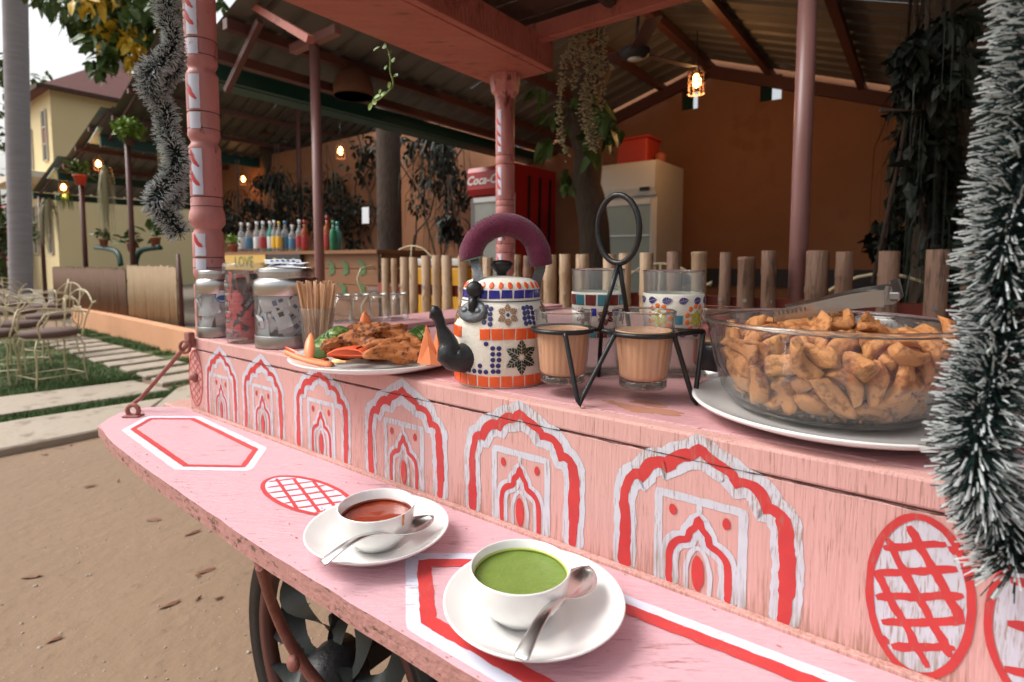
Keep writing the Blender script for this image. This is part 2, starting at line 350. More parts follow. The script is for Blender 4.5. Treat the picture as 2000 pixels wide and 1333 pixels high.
def spline(pts, step=.004, closed=False):
    P = [Vector(p) for p in pts]; n = len(P); out = []
    for i in range(n if closed else n - 1):
        g = lambda k: P[k % n] if closed else P[max(0, min(n - 1, k))]
        p0, p1, p2, p3 = g(i - 1), g(i), g(i + 1), g(i + 2)
        m = max(1, int((p2 - p1).length / step))
        for j in range(m):
            t = j / m
            out.append(.5 * ((2 * p1) + (p2 - p0) * t + (2 * p0 - 5 * p1 + 4 * p2 - p3) * t * t + (3 * p1 - p0 - 3 * p2 + p3) * t ** 3))
    if not closed: out.append(P[-1])
    return out
def poly(pts, step=.004, closed=False):
    P = [Vector(p) for p in pts]
    if closed: P.append(P[0])
    out = []
    for a_, b_ in zip(P, P[1:]):
        m = max(1, int((b_ - a_).length / step))
        for j in range(m): out.append(a_.lerp(b_, j / m))
    if not closed: out.append(P[-1])
    return out
STK = [0]
def stroke(mb, pts, wd, mapf, lift=.0004, mi=0, closed=False, jit=.07, ends=True, cols=1):
    """brush stroke: a ribbon with hand-made edges, laid on a surface through mapf(u, v, height)"""
    STK[0] += 1; seed = STK[0] * 3.7; n = len(pts); V = []
    for i, p in enumerate(pts):
        if closed: t = pts[(i + 1) % n] - pts[i - 1]
        else: t = pts[min(i + 1, n - 1)] - pts[max(0, i - 1)]
        if t.length < 1e-9: t = Vector((1, 0))
        t.normalize(); nn = Vector((-t.y, t.x))
        ww = wd[min(len(wd) - 1, int(i / n * len(wd)))] if isinstance(wd, (list, tuple)) else wd
        if ends and not closed:
            e = min(i, n - 1 - i)
            if e == 0: ww *= .55
            elif e == 1: ww *= .85
        l = ww / 2 * (1 + jit * 2 * noise.noise((p.x * 90 + seed, p.y * 90, 0)) + jit * noise.noise((p.x * 400, p.y * 400 + seed, 3)))
        r = ww / 2 * (1 + jit * 2 * noise.noise((p.x * 90, p.y * 90 + seed, 9)) + jit * noise.noise((p.x * 400 + seed, p.y * 400, 5)))
        h = lift + i * 1.2e-7
        a_ = p + nn * l; b_ = p - nn * r
        V += [mapf(a_.x + (b_.x - a_.x) * c_ / cols, a_.y + (b_.y - a_.y) * c_ / cols, h) for c_ in range(cols + 1)]
    K = cols + 1; Fs = [(K * i + c_, K * i + c_ + 1, K * ((i + 1) % n) + c_ + 1, K * ((i + 1) % n) + c_) for i in range(n if closed else n - 1) for c_ in range(cols)]
    mb.add(V, Fs, mi)
def blob(mb, c, rx, ry, mapf, lift, mi=0, n=16, jit=.12):
    V = [mapf(c[0], c[1], lift)]
    for j in range(n):
        q = 2 * math.pi * j / n; k = 1 + jit * noise.noise((math.cos(q) * 2 + c[0] * 99, math.sin(q) * 2 + c[1] * 99, 1))
        V.append(mapf(c[0] + rx * k * math.cos(q), c[1] + ry * k * math.sin(q), lift))
    mb.add(V, [(0, 1 + j, 1 + (j + 1) % n) for j in range(n)], mi)
def text_mb(txt, size, mapf, mi=0, shear=0, sx=1, bold=0):
    cu = bpy.data.curves.new('t', 'FONT'); cu.body = txt; cu.size = size; cu.align_x = 'CENTER'; cu.align_y = 'CENTER'; cu.shear = shear; cu.offset = bold; cu.resolution_u = 2
    o = bpy.data.objects.new('t', cu); C.objects.link(o)
    dg = bpy.context.evaluated_depsgraph_get(); me = bpy.data.meshes.new_from_object(o.evaluated_get(dg))
    mb = MB(); mb.add([mapf(v.co.x * sx, v.co.y, .0) for v in me.vertices], [list(p.vertices) for p in me.polygons], mi)
    bpy.data.objects.remove(o); bpy.data.curves.remove(cu); bpy.data.meshes.remove(me); return mb

# ================================================================== SETTING
FL = .27                                  # raised floor of the sheds
def Wm(a, b, z): return W(a, b, z)
# ground: undulating sand near, flat far, one sheet
g = MB()
def gz(x, y):
    if abs(x) > 12 or y > 20 or y < -4: return 0
    return .010 * noise.noise((x * 1.7, y * 1.7, 0)) + .005 * noise.noise((x * 7, y * 7, 3)) - .012
xs = [-400, -120, -40, -16] + [-12 + i * .12 for i in range(151)] + [10, 20, 60, 400]
ys = [-60, -10, -2] + [i * .12 for i in range(90)] + [14, 18, 24, 40, 90, 400]
V = [(x, y, gz(x, y)) for y in ys for x in xs]; nx = len(xs)
g.add(V, [(j * nx + i, j * nx + i + 1, (j + 1) * nx + i + 1, (j + 1) * nx + i) for j in range(len(ys) - 1) for i in range(nx - 1)], 0, True)
struct(g.build('ground', M['sand']))
# lawn base
def poly_ab(pts, z0, z1): return [W(a, b, z0) for a, b in pts], [W(a, b, z1) for a, b in pts]
def slab_ab(mb, pts, z0, z1, mi=0):
    lo, hi = poly_ab(pts, z0, z1); n = len(pts)
    mb.add(lo + hi, [tuple(range(n - 1, -1, -1)), tuple(range(n, 2 * n))] + [(i, (i + 1) % n, n + (i + 1) % n, n + i) for i in range(n)], mi)
lawn = MB(); slab_ab(lawn, [(5.72, -1.5), (5.72, 1.90), (11, 2.2), (16, 1.8), (16, -4), (6.2, -4)], -.05, .006)
slab_ab(lawn, [(4.82, -1.5), (4.82, 1.95), (5.12, 1.95), (5.12, -1.5)], -.05, .004)
slab_ab(lawn, [(5.2, 2.48), (5.2, 2.74), (11.4, 2.80), (11.4, 2.42)], -.05, .005)
struct(lawn.build('lawn_ground', M['lawn_soil']))
# slabs of the path
path = thing('stone_path', 'long pale sandstone slabs laid as a path through the lawn, left of the cart', 'path', W(5, 1.2, 0))
def slab(pts, z=.035):
    m = MB(); bm = bmesh.new()
    vs = [bm.verts.new(W(a, b, z * t)) for t in (-.8, 1) for a, b in pts]; n = len(pts)
    bm.faces.new(vs[:n][::-1]); bm.faces.new(vs[n:])
    for i in range(n): bm.faces.new((vs[i], vs[(i + 1) % n], vs[n + (i + 1) % n], vs[n + i]))
    bmesh.ops.bevel(bm, geom=[e for e in bm.edges if e.verts[0].co.z > 0 and e.verts[1].co.z > 0], offset=.01, segments=1, affect='EDGES')
    m.bm(bm); bm.free(); return m
for pts in ([(4.20, -.9), (4.16, 1.28), (4.72, 1.72), (4.86, .86), (4.80, -.9)],
            [(5.16, -.9), (5.10, .9), (4.98, 1.86), (5.62, 1.80), (5.78, .9), (5.80, -.9)],
            [(4.15, 1.33), (4.62, 1.95), (5.05, 2.4), (5.25, 2.4), (4.98, 1.9), (4.75, 1.75)],
            [(3.2, 1.7), (3.3, 2.6), (5.0, 2.62), (5.2, 2.44), (4.6, 1.98), (4.1, 1.4)]):
    slab(pts).build('stone_slab', M['slab'], path)
for i in range(13):
    a0 = 5.32 + i * .43; l = .30 - .03 * (i % 2); j = random.uniform(-.03, .03)
    slab([(a0, 1.93 + j), (a0 + l, 1.96 + j + random.uniform(-.02, .02)), (a0 + l + .02, 2.45 + j), (a0 + .02, 2.47 + j)], .03).build('stepping_stone', M['slab'], path)
# grass blades
def grass(n, area, h, name='grass'):
    V = []; Fs = []
    for i in range(n):
        a, b, k = area()
        c = W(a, b, .0); q = random.uniform(0, 6.28); hh = h * random.uniform(.5, 1.3) * k; s_ = .0035
        d = Vector((math.cos(q), math.sin(q), 0)); t = Vector((-d.y, d.x, 0)) * hh * random.uniform(.2, .8)
        o = len(V); V += [c - d * s_, c + d * s_, c + t + Vector((0, 0, hh))]; Fs.append((o, o + 1, o + 2))
    m = MB(); m.add(V, Fs); return m
def area():
    while True:
        r = random.random()
        if r < .70:
            a = 5.78 + 4.8 * random.random() ** 1.6; b = random.uniform(-.6, 1.92)
            n_ = noise.noise((a * .9, b * .9, 4)) + (.25 if b > 1.3 else 0) + (.25 if a < 6.2 else 0) - (.35 if b < .9 else 0)
            if n_ > -.08 + random.uniform(-.1, .1): return a, b, 1
        elif r < .82:
            return random.uniform(4.84, 5.10), random.uniform(-.2, 1.95), 1.1
        elif r < .95:
            a = random.uniform(5.2, 11); b = random.uniform(2.5, 2.76)
            if noise.noise((a * 2, 0, 1)) > -.1: return a, b, 1.5
        else:
            i = random.randrange(12); return 5.32 + i * .43 - random.uniform(.02, .12), random.uniform(1.95, 2.45), .8
tag(grass(42000, area, .035).build('grass', M['grass']), 'short patchy green grass around the stepping stones and iron chairs', 'grass', kind='stuff')
# dry leaves and pebbles on the sand
for i in range(16):
    p = PZ(random.uniform(20, 470), random.uniform(860, 1320), .004) if i > 5 else PZ(*[(375, 1035), (402, 1110), (85, 882), (330, 1175), (300, 1010), (60, 1120)][i], .004)
    m = MB(); L_ = random.uniform(.012, .03) if i > 5 else .035; q = random.uniform(0, 6.28)
    p.z = gz(p.x, p.y) + .0015
    X = Matrix.Translation(p) @ Matrix.Rotation(q, 4, 'Z') @ Matrix.Rotation(random.uniform(-.15, .15), 4, 'X')
    m.add([(-L_, 0, .004), (-L_ * .3, L_ * .35, .0), (L_ * .6, L_ * .28, .004), (L_, 0, .008), (L_ * .5, -L_ * .3, .002), (-L_ * .4, -L_ * .3, .005), (0, 0, .008)],
          [(0, 6, 1), (1, 6, 2), (2, 6, 3), (3, 6, 4), (4, 6, 5), (5, 6, 0)], 0, False, X)
    tag(m.build('dry_leaf', M['leaf_dry']), 'small dry brown leaf lying on the open sand left of the cart', 'leaf', 'dry leaves scattered on the sand')
peb = MB()
for i in range(380):
    p = PZ(random.uniform(0, 700), random.uniform(850, 1333), 0); r = random.uniform(.0012, .005) * (1 if i % 9 else 1.8)
    bm = bmesh.new(); bmesh.ops.create_icosphere(bm, subdivisions=1, radius=r)
    peb.bm(bm, 0, True, Matrix.Translation(p + Vector((0, 0, gz(p.x, p.y)))) @ Matrix.Diagonal((1, .8, .6, 1))); bm.free()
tag(peb.build('pebbles', M['slab']), 'tiny pebbles and grit scattered over the sand', 'pebbles', kind='stuff')
# raised floor + curb wall
fl = MB(); slab_ab(fl, [(-4, 2.6), (-4, 12), (20, 12), (20, 3.0), (6.2, 2.86), (5.4, 2.75)], -.1, FL); struct(fl.build('shed_floor', M['floor']))
cw = MB(); slab_ab(cw, [(5.15, 2.60), (5.15, 2.75), (11.6, 3.0), (11.6, 2.85)], -.05, FL + .03); tag(cw.build('low_wall', M['curb']), 'low orange plastered kerb wall under the reed fence', 'wall')
# reed fence: reeds as geometry
def reed_fence(label, a0, a1, z0, z1, mt, n):
    t = thing('reed_fence', label, 'fence', W((a0 + a1) / 2, 2.95, z0))
    m = MB()
    for i in range(n):
        a = a0 + (a1 - a0) * (i + .5) / n; r = abs(a1 - a0) / n * .46; top = z1 + random.uniform(-.02, .02)
        m.tube([W(a, 2.93 + random.uniform(-.008, .008), z0), W(a + random.uniform(-.006, .006), 2.93, top)], r, 5)
    m.build('reed_mat', mt, t)['kind'] = 'stuff'
    for z in (z0 + .15, z1 - .18):
        q = MB(); q.beam(W(a0, 2.985, z), W(a1, 2.985, z), .02, .04); q.build('rail', M['darkwood'], t)
    return t
reed_fence('pale yellow reed mat fence between two dark posts', 7.52, 9.18, .24, 1.03, M['reed'], 70)
reed_fence('dark brown reed mat fence beyond the pale one', 9.25, 12.9, .26, .98, M['reed_d'], 120)
m = MB(); m.tube([W(7.42, 2.93, FL - .05), W(7.42, 2.93, .8), W(7.45, 2.93, 1.19)], [.03, .028, .02], 8)
tag(m.build('fence_post', M['steel_red']), 'dark brown post ending the pale reed fence', 'post')

# ------------------------------------------------------------------ back wall with two vent openings
WB = 5.44; RA, RZ = 1.69, 3.02; SLL, SLR = .30, .36
def roofA(a): return RZ - (a - RA) * SLL if a > RA else RZ - (RA - a) * SLR
wt = thing('back_wall', 'terracotta plastered wall with small vents behind the fridges', 'wall', W(3, WB, 0))
vents = [(1.82, 1.98, 2.60, 2.82), (1.07, 1.25, 2.56, 2.78)]
m = MB()
cuts = sorted([-3.0] + [v for q in vents for v in q[:2]] + [RA, 4.3, 13.0])
def wtop(a): return min(3.3, roofA(a) + .12) if a <= 4.3 else 3.05
for a0, a1 in zip(cuts, cuts[1:]):
    hole = [v for v in vents if abs(v[0] - a0) < 1e-4]
    spans = [(0, None)] if not hole else [(0, hole[0][2]), (hole[0][3], None)]
    for z0, z1 in spans:
        t0 = z1 or wtop(a0 + 1e-4); t1 = z1 or wtop(a1 - 1e-4)
        m.add([W(a, b, z) for b in (WB, WB + .22) for a, z in ((a0, z0), (a1, z0), (a1, t1), (a0, t0))],
              [(0, 1, 2, 3), (4, 7, 6, 5), (0, 4, 5, 1), (3, 2, 6, 7), (0, 3, 7, 4), (1, 5, 6, 2)])
m.build('wall', M['terracotta'], wt)
sw = MB(); slab_ab(sw, [(-2.45, 1.7), (-2.45, WB), (-2.62, WB), (-2.62, 1.7)], 0, 2.2); tag(sw.build('light_block_wall', M['terracotta']), 'added terracotta side wall keeping light out of the big shed on its right', 'wall')  # out-of-frame wall added to block light entering the shed from the right
for v in vents:
    q = MB(); q.beam(W(v[1] - .012, WB + .08, v[2] + .01), W(v[1] - .012, WB + .08, v[3] - .01), .02, .15); q.beam(W(v[1] - .05, WB + .10, v[2] + .02), W(v[1] - .05, WB + .10, v[3] - .02), .012, .05); q.build('vent_frame', M['steel_green'], wt)
q = MB(); q.beam(W(-3, WB - .02, .95), W(2.6, WB - .02, .95), .04, .16); q.build('dark_band', M['chalk'], wt)

# ------------------------------------------------------------------ sheds: corrugated roof sheets as parts
def roof_sheet(t, a0, z0, a1, z1, b0, b1, rib=.20, mi=M['corr'], name='roof_sheet', per=5):
    """sheets side by side along b, each with trapezoid ribs running down the slope (along a)"""
    n = int((b1 - b0) / rib); k = 0; slope = (z1 - z0) / (a1 - a0)
    while k < n:
        mb = MB(); prof = []
        e = min(n, k + per)
        for i in range(k, e):
            b = b0 + i * rib
            prof += [(b, 0), (b + rib * .62, 0), (b + rib * .72, .032), (b + rib * .90, .032), (b + rib, 0)][0 if i == k else 1:]
        h = .004 * (k // per % 2)
        V = [W(a, b, z + y + h) for a, z in ((a0, z0), (a1, z1)) for b, y in prof] + [W(a, b, z + y + h + .003) for a, z in ((a0, z0), (a1, z1)) for b, y in prof]
        c = len(prof)
        Fs = [(i, i + 1, c + i + 1, c + i) for i in range(c - 1)] + [(2 * c + i, 3 * c + i, 3 * c + i + 1, 2 * c + i + 1) for i in range(c - 1)]
        mb.add(V, Fs); mb.build(name, mi, t); k = e
def steel(t, name, p, q, w_, h, mt=None):
    mb = MB(); mb.beam(p, q, w_, h); return mb.build(name, mt or M['steel_red'], t)
shA = thing('open_shed', 'large open shed with pitched grey corrugated roof over the bar and fridges', 'shed', W(1.7, 3.5, FL))
b0A, b1A = 1.60, 5.6; aE = 3.70
roof_sheet(shA, RA, roofA(RA), aE, roofA(aE), b0A, b1A)
roof_sheet(shA, -2.6, roofA(-2.6), RA, roofA(RA), b0A, b1A)
for a in (2.15, 2.72, 3.30): steel(shA, 'purlin', W(a, b0A, roofA(a) - .05), W(a, WB, roofA(a) - .05), .05, .06)
for a in (1.15, .45, -.25, -.95, -1.6): steel(shA, 'purlin', W(a, b0A, roofA(a) - .05), W(a, WB, roofA(a) - .05), .05, .06)
steel(shA, 'ridge_beam', W(RA, b0A, RZ - .07), W(RA, WB, RZ - .07), .06, .07)
steel(shA, 'eave_beam', W(aE, b0A, roofA(aE) - .09), W(aE, WB, roofA(aE) - .09), .05, .10, M['steel_green'])
steel(shA, 'eave_beam', W(aE - .22, b0A, roofA(aE) - .06), W(aE - .22, WB, roofA(aE) - .06), .05, .06)
gt = MB(); gt.beam(W(aE + .10, b0A, roofA(aE) - .14), W(aE + .10, WB, roofA(aE) - .14), .16, .012); gt.beam(W(aE + .18, b0A, roofA(aE) - .09), W(aE + .18, WB, roofA(aE) - .09), .012, .11); gt.build('gutter', M['steel_green'], shA)
for b in (WB - .09,):
    steel(shA, 'rafter', W(-2.6, b, roofA(-2.6) - .12), W(RA, b, roofA(RA) - .12), .06, .10)
    steel(shA, 'rafter', W(RA, b, roofA(RA) - .12), W(aE, b, roofA(aE) - .12), .06, .10)
steel(shA, 'wind_brace', W(.15, WB - .35, 2.20), W(-1.3, WB - .75, 2.36), .07, .07)
for nm, (px0, py0), (px1, py1), wd, mt in (('brace', (443, 178), (508, 42), .035, M['steel_red']), ('truss_bar', (462, -8), (606, 78), .04, M['canopy']), ('bracket', (572, 98), (660, 58), .05, M['pole'])):
    steel(shA, nm, PB(px0, py0, 1.72 if nm != 'bracket' else 1.98), PB(px1, py1, 1.72 if nm != 'bracket' else 2.0), wd, wd, mt)
def pole(label, a, b, z0, z1, r, mt=None):
    m = MB(); m.tube([W(a, b, z0), W(a, b, z1)], r, 14); return tag(m.build('steel_pole', mt or M['pole']), label, 'pole')
pole('pink brown steel pole rising behind the bowl of snacks', .335, 2.06, 0, roofA(.335) - .03, .0295)
pole('thin pink brown pole behind the bottles on the bar', 3.02, 2.0, 0, 2.44, .0300)
shB = thing('open_shed', 'second corrugated shed beyond the big one, green beam along its eave', 'shed', W(9, 5, FL))
roof_sheet(shB, 7.6, 4.05, 10.15, 3.0, 2.95, 9.0)
roof_sheet(shB, 4.2, 3.3, 7.6, 4.05, 5.9, 9.0)
for a in (8.2, 8.9, 9.55): steel(shB, 'purlin', W(a, 2.95, 4.05 - (a - 7.6) * .412 - .06), W(a, 9, 4.05 - (a - 7.6) * .412 - .06), .06, .07)
steel(shB, 'eave_beam', W(10.1, 2.95, 2.93), W(10.1, 9, 2.93), .06, .16, M['steel_green'])
steel(shB, 'rafter', W(7.6, 3.06, 3.97), W(10.1, 3.06, 2.94), .03, .04)
m = MB(); m.add([W(10.0, 2.9, 3.10), W(10.45, 2.9, 2.93), W(10.45, 3.9, 2.93), W(10.0, 3.9, 3.10), W(10.0, 2.9, 3.12), W(10.45, 2.9, 2.95), W(10.45, 3.9, 2.95), W(10.0, 3.9, 3.12)], [(0, 1, 2, 3), (7, 6, 5, 4), (0, 4, 5, 1), (1, 5, 6, 2)]); m.build('eave_sheet', M['corr_top'], shB)
shC = thing('open_shed', 'lower corrugated shed roof in front of the cream house', 'shed', W(11.5, 5, FL))
roof_sheet(shC, 10.0, 3.42, 12.4, 2.68, 2.95, 9.0)
for a in (10.6, 11.3, 12.0): steel(shC, 'purlin', W(a, 2.95, 3.42 - (a - 10) * .308 - .06), W(a, 9, 3.42 - (a - 10) * .308 - .06), .06, .07)
steel(shC, 'eave_beam', W(12.35, 2.95, 2.60), W(12.35, 9, 2.60), .06, .14, M['steel_green'])
steel(shC, 'rafter', W(10.0, 3.06, 3.37), W(12.35, 3.06, 2.64), .03, .04)
m = MB(); m.beam(W(12.3, 3.2, 2.73), W(12.8, 3.2, 2.60), .6, .015); m.build('eave_sheet', M['corr_top'], shC)
shD = thing('open_shed', 'lowest and farthest corrugated shed roof, beside the house corner', 'shed', W(13, 5, FL))
roof_sheet(shD, 12.3, 2.95, 14.1, 2.46, 2.95, 9.0)
steel(shD, 'eave_beam', W(14.05, 2.95, 2.38), W(14.05, 9, 2.38), .06, .12, M['steel_green'])
steel(shD, 'rafter', W(12.3, 3.06, 2.90), W(14.05, 3.06, 2.41), .03, .04)
pole('dark red pole with a fern on top, standing at the pale reed fence', 9.22, 3.02, FL, 2.86, .036, M['steel_red'])
pole('dark red pole with a red flower pot, standing at the brown reed fence', 11.35, 3.02, FL, 2.45, .036, M['steel_red'])
pole('farthest dark red shed pole near the house corner', 13.9, 3.02, FL, 2.35, .036, M['steel_red'])
pole('dark red shed pole behind the tinsel left of the pink post', 8.05, 5.0, FL, 3.6, .036, M['steel_red'])

# ------------------------------------------------------------------ cream house
HA, HB = 20.2, 4.75
hs_ = thing('cream_house', 'two storey cream house with maroon roof and narrow windows', 'house', W(HA, HB, 0))
m = MB()
def hbox(mb, a0, a1, b0, b1, z0, z1, mi=0): slab_ab(mb, [(a0, b0), (a0, b1), (a1, b1), (a1, b0)], z0, z1, mi)
hbox(m, HA, HA + 3.4, HB, HB + 9, 0, 3.45); m.build('ground_floor', M['cream_wall'], hs_)
m = MB(); hbox(m, HA, HA + 3.4, HB, HB + 9, 3.62, 6.0); m.build('upper_floor', M['cream_wall'], hs_)
m = MB(); hbox(m, HA - .1, HA + 4.3, HB - .75, HB + 9, 3.452, 3.618); m.build('ledge', M['cream_trim'], hs_)
m = MB(); e0, e1 = HB - .3, HB + 9.3; f0, f1 = HA - .3, HA + 3.7
m.add([W(f0, e0, 6.0), W(f1, e0, 6.0), W(f1, e1, 6.0), W(f0, e1, 6.0), W(HA + 1.7, e0 + 2.0, 7.5), W(HA + 1.7, e1 - 2, 7.5)], [(0, 1, 4), (1, 2, 5, 4), (2, 3, 5), (3, 0, 4, 5), (3, 2, 1, 0)]); m.build('roof', M['maroon_roof'], hs_)
m = MB(); m.beam(W(f0, e0, 5.99), W(f1, e0, 5.99), .10, .12); m.beam(W(f0, e0, 5.99), W(f0, e1, 5.99), .10, .12); m.build('eave_board', M['darkwood'], hs_)
def window(face, u, z0, z1, wd, red):
    """tall narrow window: frame with panes as sub-parts"""
    if face == 'front': P = lambda s, z, o: W(HA + u + s, HB - o, z)
    else: P = lambda s, z, o: W(HA - o, HB + u + s, z)
    fr = MB()
    for s in (-wd / 2, wd / 2): fr.beam(P(s, z0, .02), P(s, z1, .02), .045, .06)
    for z in (z0, (z0 * 2 + z1) / 3, (z0 + 2 * z1) / 3, z1): fr.beam(P(-wd / 2, z, .02), P(wd / 2, z, .02), .04, .04)
    fo = fr.build('window', M['win_frame'], hs_)
    for i in range(3):
        a_, b_ = z0 + (z1 - z0) * i / 3 + .04, z0 + (z1 - z0) * (i + 1) / 3 - .04
        pm = MB(); pm.add([P(-wd / 2 + .03, a_, .012), P(wd / 2 - .03, a_, .012), P(wd / 2 - .03, b_, .012), P(-wd / 2 + .03, b_, .012)], [(0, 1, 2, 3)])
        pm.build('pane', M['win_red'] if i == 1 and red else M['win_dark'], fo)
window('front', .62, 4.05, 5.5, .40, 1); window('front', 2.25, 3.95, 5.15, .40, 1)
window('front', .62, 1.3, 2.9, .40, 0); window('front', 2.25, 1.3, 2.8, .40, 0)

# ------------------------------------------------------------------ vegetation helpers
def leaves(mb, n, c, rad, size, mi=0, droop=.3, hollow=0, clump=0, dirz=None):
    """bent leaf-shaped faces spread through an uneven ellipsoid"""
    cl = [Vector((random.gauss(0, .45), random.gauss(0, .45), random.gauss(0, .45))) for _ in range(clump)] if clump else None
    for i in range(n):
        while True:
            p = Vector((random.uniform(-1, 1), random.uniform(-1, 1), random.uniform(-1, 1)))
            if hollow < p.length < 1: break
        if cl: q = random.choice(cl); p = q + p * .42
        pos = Vector(c) + Vector((p.x * rad[0], p.y * rad[1], p.z * rad[2]))
        s = size * random.uniform(.6, 1.3)
        X = Matrix.Translation(pos) @ Matrix.Rotation(random.uniform(0, 6.28), 4, 'Z') @ Matrix.Rotation(random.gauss(droop, .6), 4, 'Y') @ Matrix.Rotation(random.gauss(0, .6), 4, 'X')
        mb.add([(0, 0, 0), (s * .35, s * .28, .06 * s), (s * .9, s * .16, -.05 * s), (s * 1.15, 0, -.14 * s), (s * .9, -s * .16, -.05 * s), (s * .35, -s * .28, .06 * s), (s * .5, 0, .0)],
               [(0, 6, 1), (1, 6, 2), (2, 6, 3), (3, 6, 4), (4, 6, 5), (5, 6, 0)], mi, False, X)
def strands(mb, n, c, spread, length, wd, mi=0, lw=.012):
    """drooping narrow leaf blades hanging from a cluster point"""
    for i in range(n):
        q = random.uniform(0, 6.28); r = spread * random.random() ** .5; L = length * random.uniform(.5, 1.1)
        p = Vector(c) + Vector((math.cos(q) * r * .3, math.sin(q) * r * .3, random.uniform(-.1, .1) * length)); d = Vector((math.cos(q), math.sin(q), 0)); s = Vector((-d.y, d.x, 0)) * lw
        V = []; k = 5
        for j in range(k + 1):
            t = j / k; w_ = (1 - t * .85) * (0.5 + t if t < .5 else 1)
            pos = p + d * r * min(1, t * 1.6) + Vector((0, 0, .12 * length * math.sin(t * 3.1) - L * t * t)); V += [pos - s * w_, pos + s * w_]
        mb.add(V, [(2 * j, 2 * j + 1, 2 * j + 3, 2 * j + 2) for j in range(k)], mi)
# palms
def palm(label, px, d, r, h, group='palm trunks beyond the lawn'):
    c = PD(px, 560, d); u_ = PD(px - 12, 0, d); lean = (u_.x - c.x) / (u_.z - c.z); t = thing('palm_tree', label, 'palm', (c.x, c.y, 0), 0, None)
    m = MB(); pts = []; rs = []
    for i in range(40):
        z = h * i / 39; pts.append((c.x + lean * z, c.y, z)); rs.append(r * (1.0 + .06 * z / h) * (1 + (.012 if i % 2 else 0)))
    m.tube(pts, rs, 16); m.build('trunk', M['palm'], t)
    cr = MB(); strands(cr, 60, (c.x + lean * h, c.y, h), 2.6, 2.0, 0, 0, .10); cr.build('crown', M['leaf_mid'], t)
palm('thick grey palm trunk in front of the cream house', 40, 13.2, .225, 11)
palm('thinner grey palm trunk showing above the maroon roof', 242, 25, .33, 17)
# broadleaf tree over the lawn (upper left)
tr = thing('broadleaf_tree', 'tree with big green and yellow leaves hanging above the house roof', 'tree', PD(300, 500, 9) * 1.0)
tp = PD(400, 60, 9.0)
m = MB(); m.tube([(tp.x + .6, tp.y + 1.5, 0), (tp.x + .5, tp.y + 1.4, 2.5), (tp.x + .2, tp.y + .8, 4.6), (tp.x - .5, tp.y, 5.6)], [.2, .16, .1, .04], 9)
for q in ((200, 60), (150, 20), (320, 40), (240, 110), (350, 80)):
    e = PD(*q, 8.5 + random.random()); m.tube([(tp.x + .2, tp.y + .8, 4.6), ((tp.x + e.x) / 2, (tp.y + e.y) / 2, max(e.z + .2, 4.9)), e], [.06, .035, .012], 6)
m.build('trunk', M['bark'], tr)
lm = MB()
for (px, py, rx, rz, n, mi) in ((175, 50, .62, .50, 210, 0), (140, 30, .45, .35, 120, 0), (240, 25, .55, .45, 150, 0), (320, 90, .5, .4, 60, 1), (300, 60, .6, .5, 120, 0), (215, 95, .36, .28, 90, 0), (150, 15, .5, .35, 90, 0), (190, 118, .22, .16, 30, 0), (310, 20, .5, .5, 130, 0), (250, 70, .40, .35, 60, 1), (330, 60, .5, .5, 80, 1), (360, 120, .35, .45, 60, 0), (285, 110, .35, .35, 80, 1), (190, 20, .5, .4, 60, 1), (365, 60, .3, .5, 90, 1), (300, -50, 1.4, .5, 200, 0), (120, -40, .9, .5, 160, 0), (225, 55, .5, .4, 50, 1), (345, 10, .4, .4, 60, 1), (265, -5, .6, .3, 60, 1)):
    leaves(lm, n, PD(px, py, 8.6 + random.uniform(-.4, .6)), (rx, rx, rz), .20, mi, .8, 0, 4)
lm.build('crown', [M['leaf_mid'], M['leaf_yel']], tr)
# far trees behind the house and hedge on the left edge
for (px, py, d, rx, rz, lb) in ((95, 200, 27, 2.0, 1.8, 'bushy green tree top just left of the house roof'), (-10, 300, 30, 2.6, 3.6, 'dense tree at the left edge behind the palm trunk')):
    t = thing('garden_tree', lb, 'tree', (PD(px, py, d).x, d, 0)); c = PD(px, py, d)
    m = MB(); m.tube([(c.x, d, 0), (c.x, d, c.z)], [.22, .08], 8); m.build('trunk', M['bark'], t)
    m = MB(); leaves(m, 900, c, (rx, rx, rz), .38, 0, .3, 0, 12); m.build('crown', M['leaf_mid'], t)
hd = thing('hedge', 'dark green hedge with pink flowers at the far left edge', 'hedge', PD(0, 560, 17))
c = PD(-15, 470, 17)
m = MB(); leaves(m, 1500, (c.x, c.y, 1.4), (1.6, 1.2, 1.6), .22, 0, .3, 0, 10); m.build('foliage', M['leaf_mid'], hd)
m = MB(); leaves(m, 60, (c.x + .4, c.y - .6, 2.1), (1.2, .6, 1.2), .16, 0); m.build('flowers', M['cloud'], hd)
for i in range(3):
    t = thing('background_tree', ['tall dark tree beyond the back wall', 'dark tree behind the shed roofs', 'low tree beyond the right end of the back wall'][i], 'tree', W([8, 14, -2.5][i], [12, 14, 11][i], 0))
    c = W([8, 14, -2.5][i], [12, 14, 11][i], [3.4, 4, 1.6][i])
    m = MB(); m.tube([(c.x, c.y, 0), (c.x, c.y, c.z)], .16, 8); m.build('trunk', M['bark'], t)
    m = MB(); leaves(m, 1100, c, (2.6, 2.6, [1.1, 1.8, .9][i]), .36, 0, .3, 0, 14); m.build('crown', M['leaf_dark'], t)
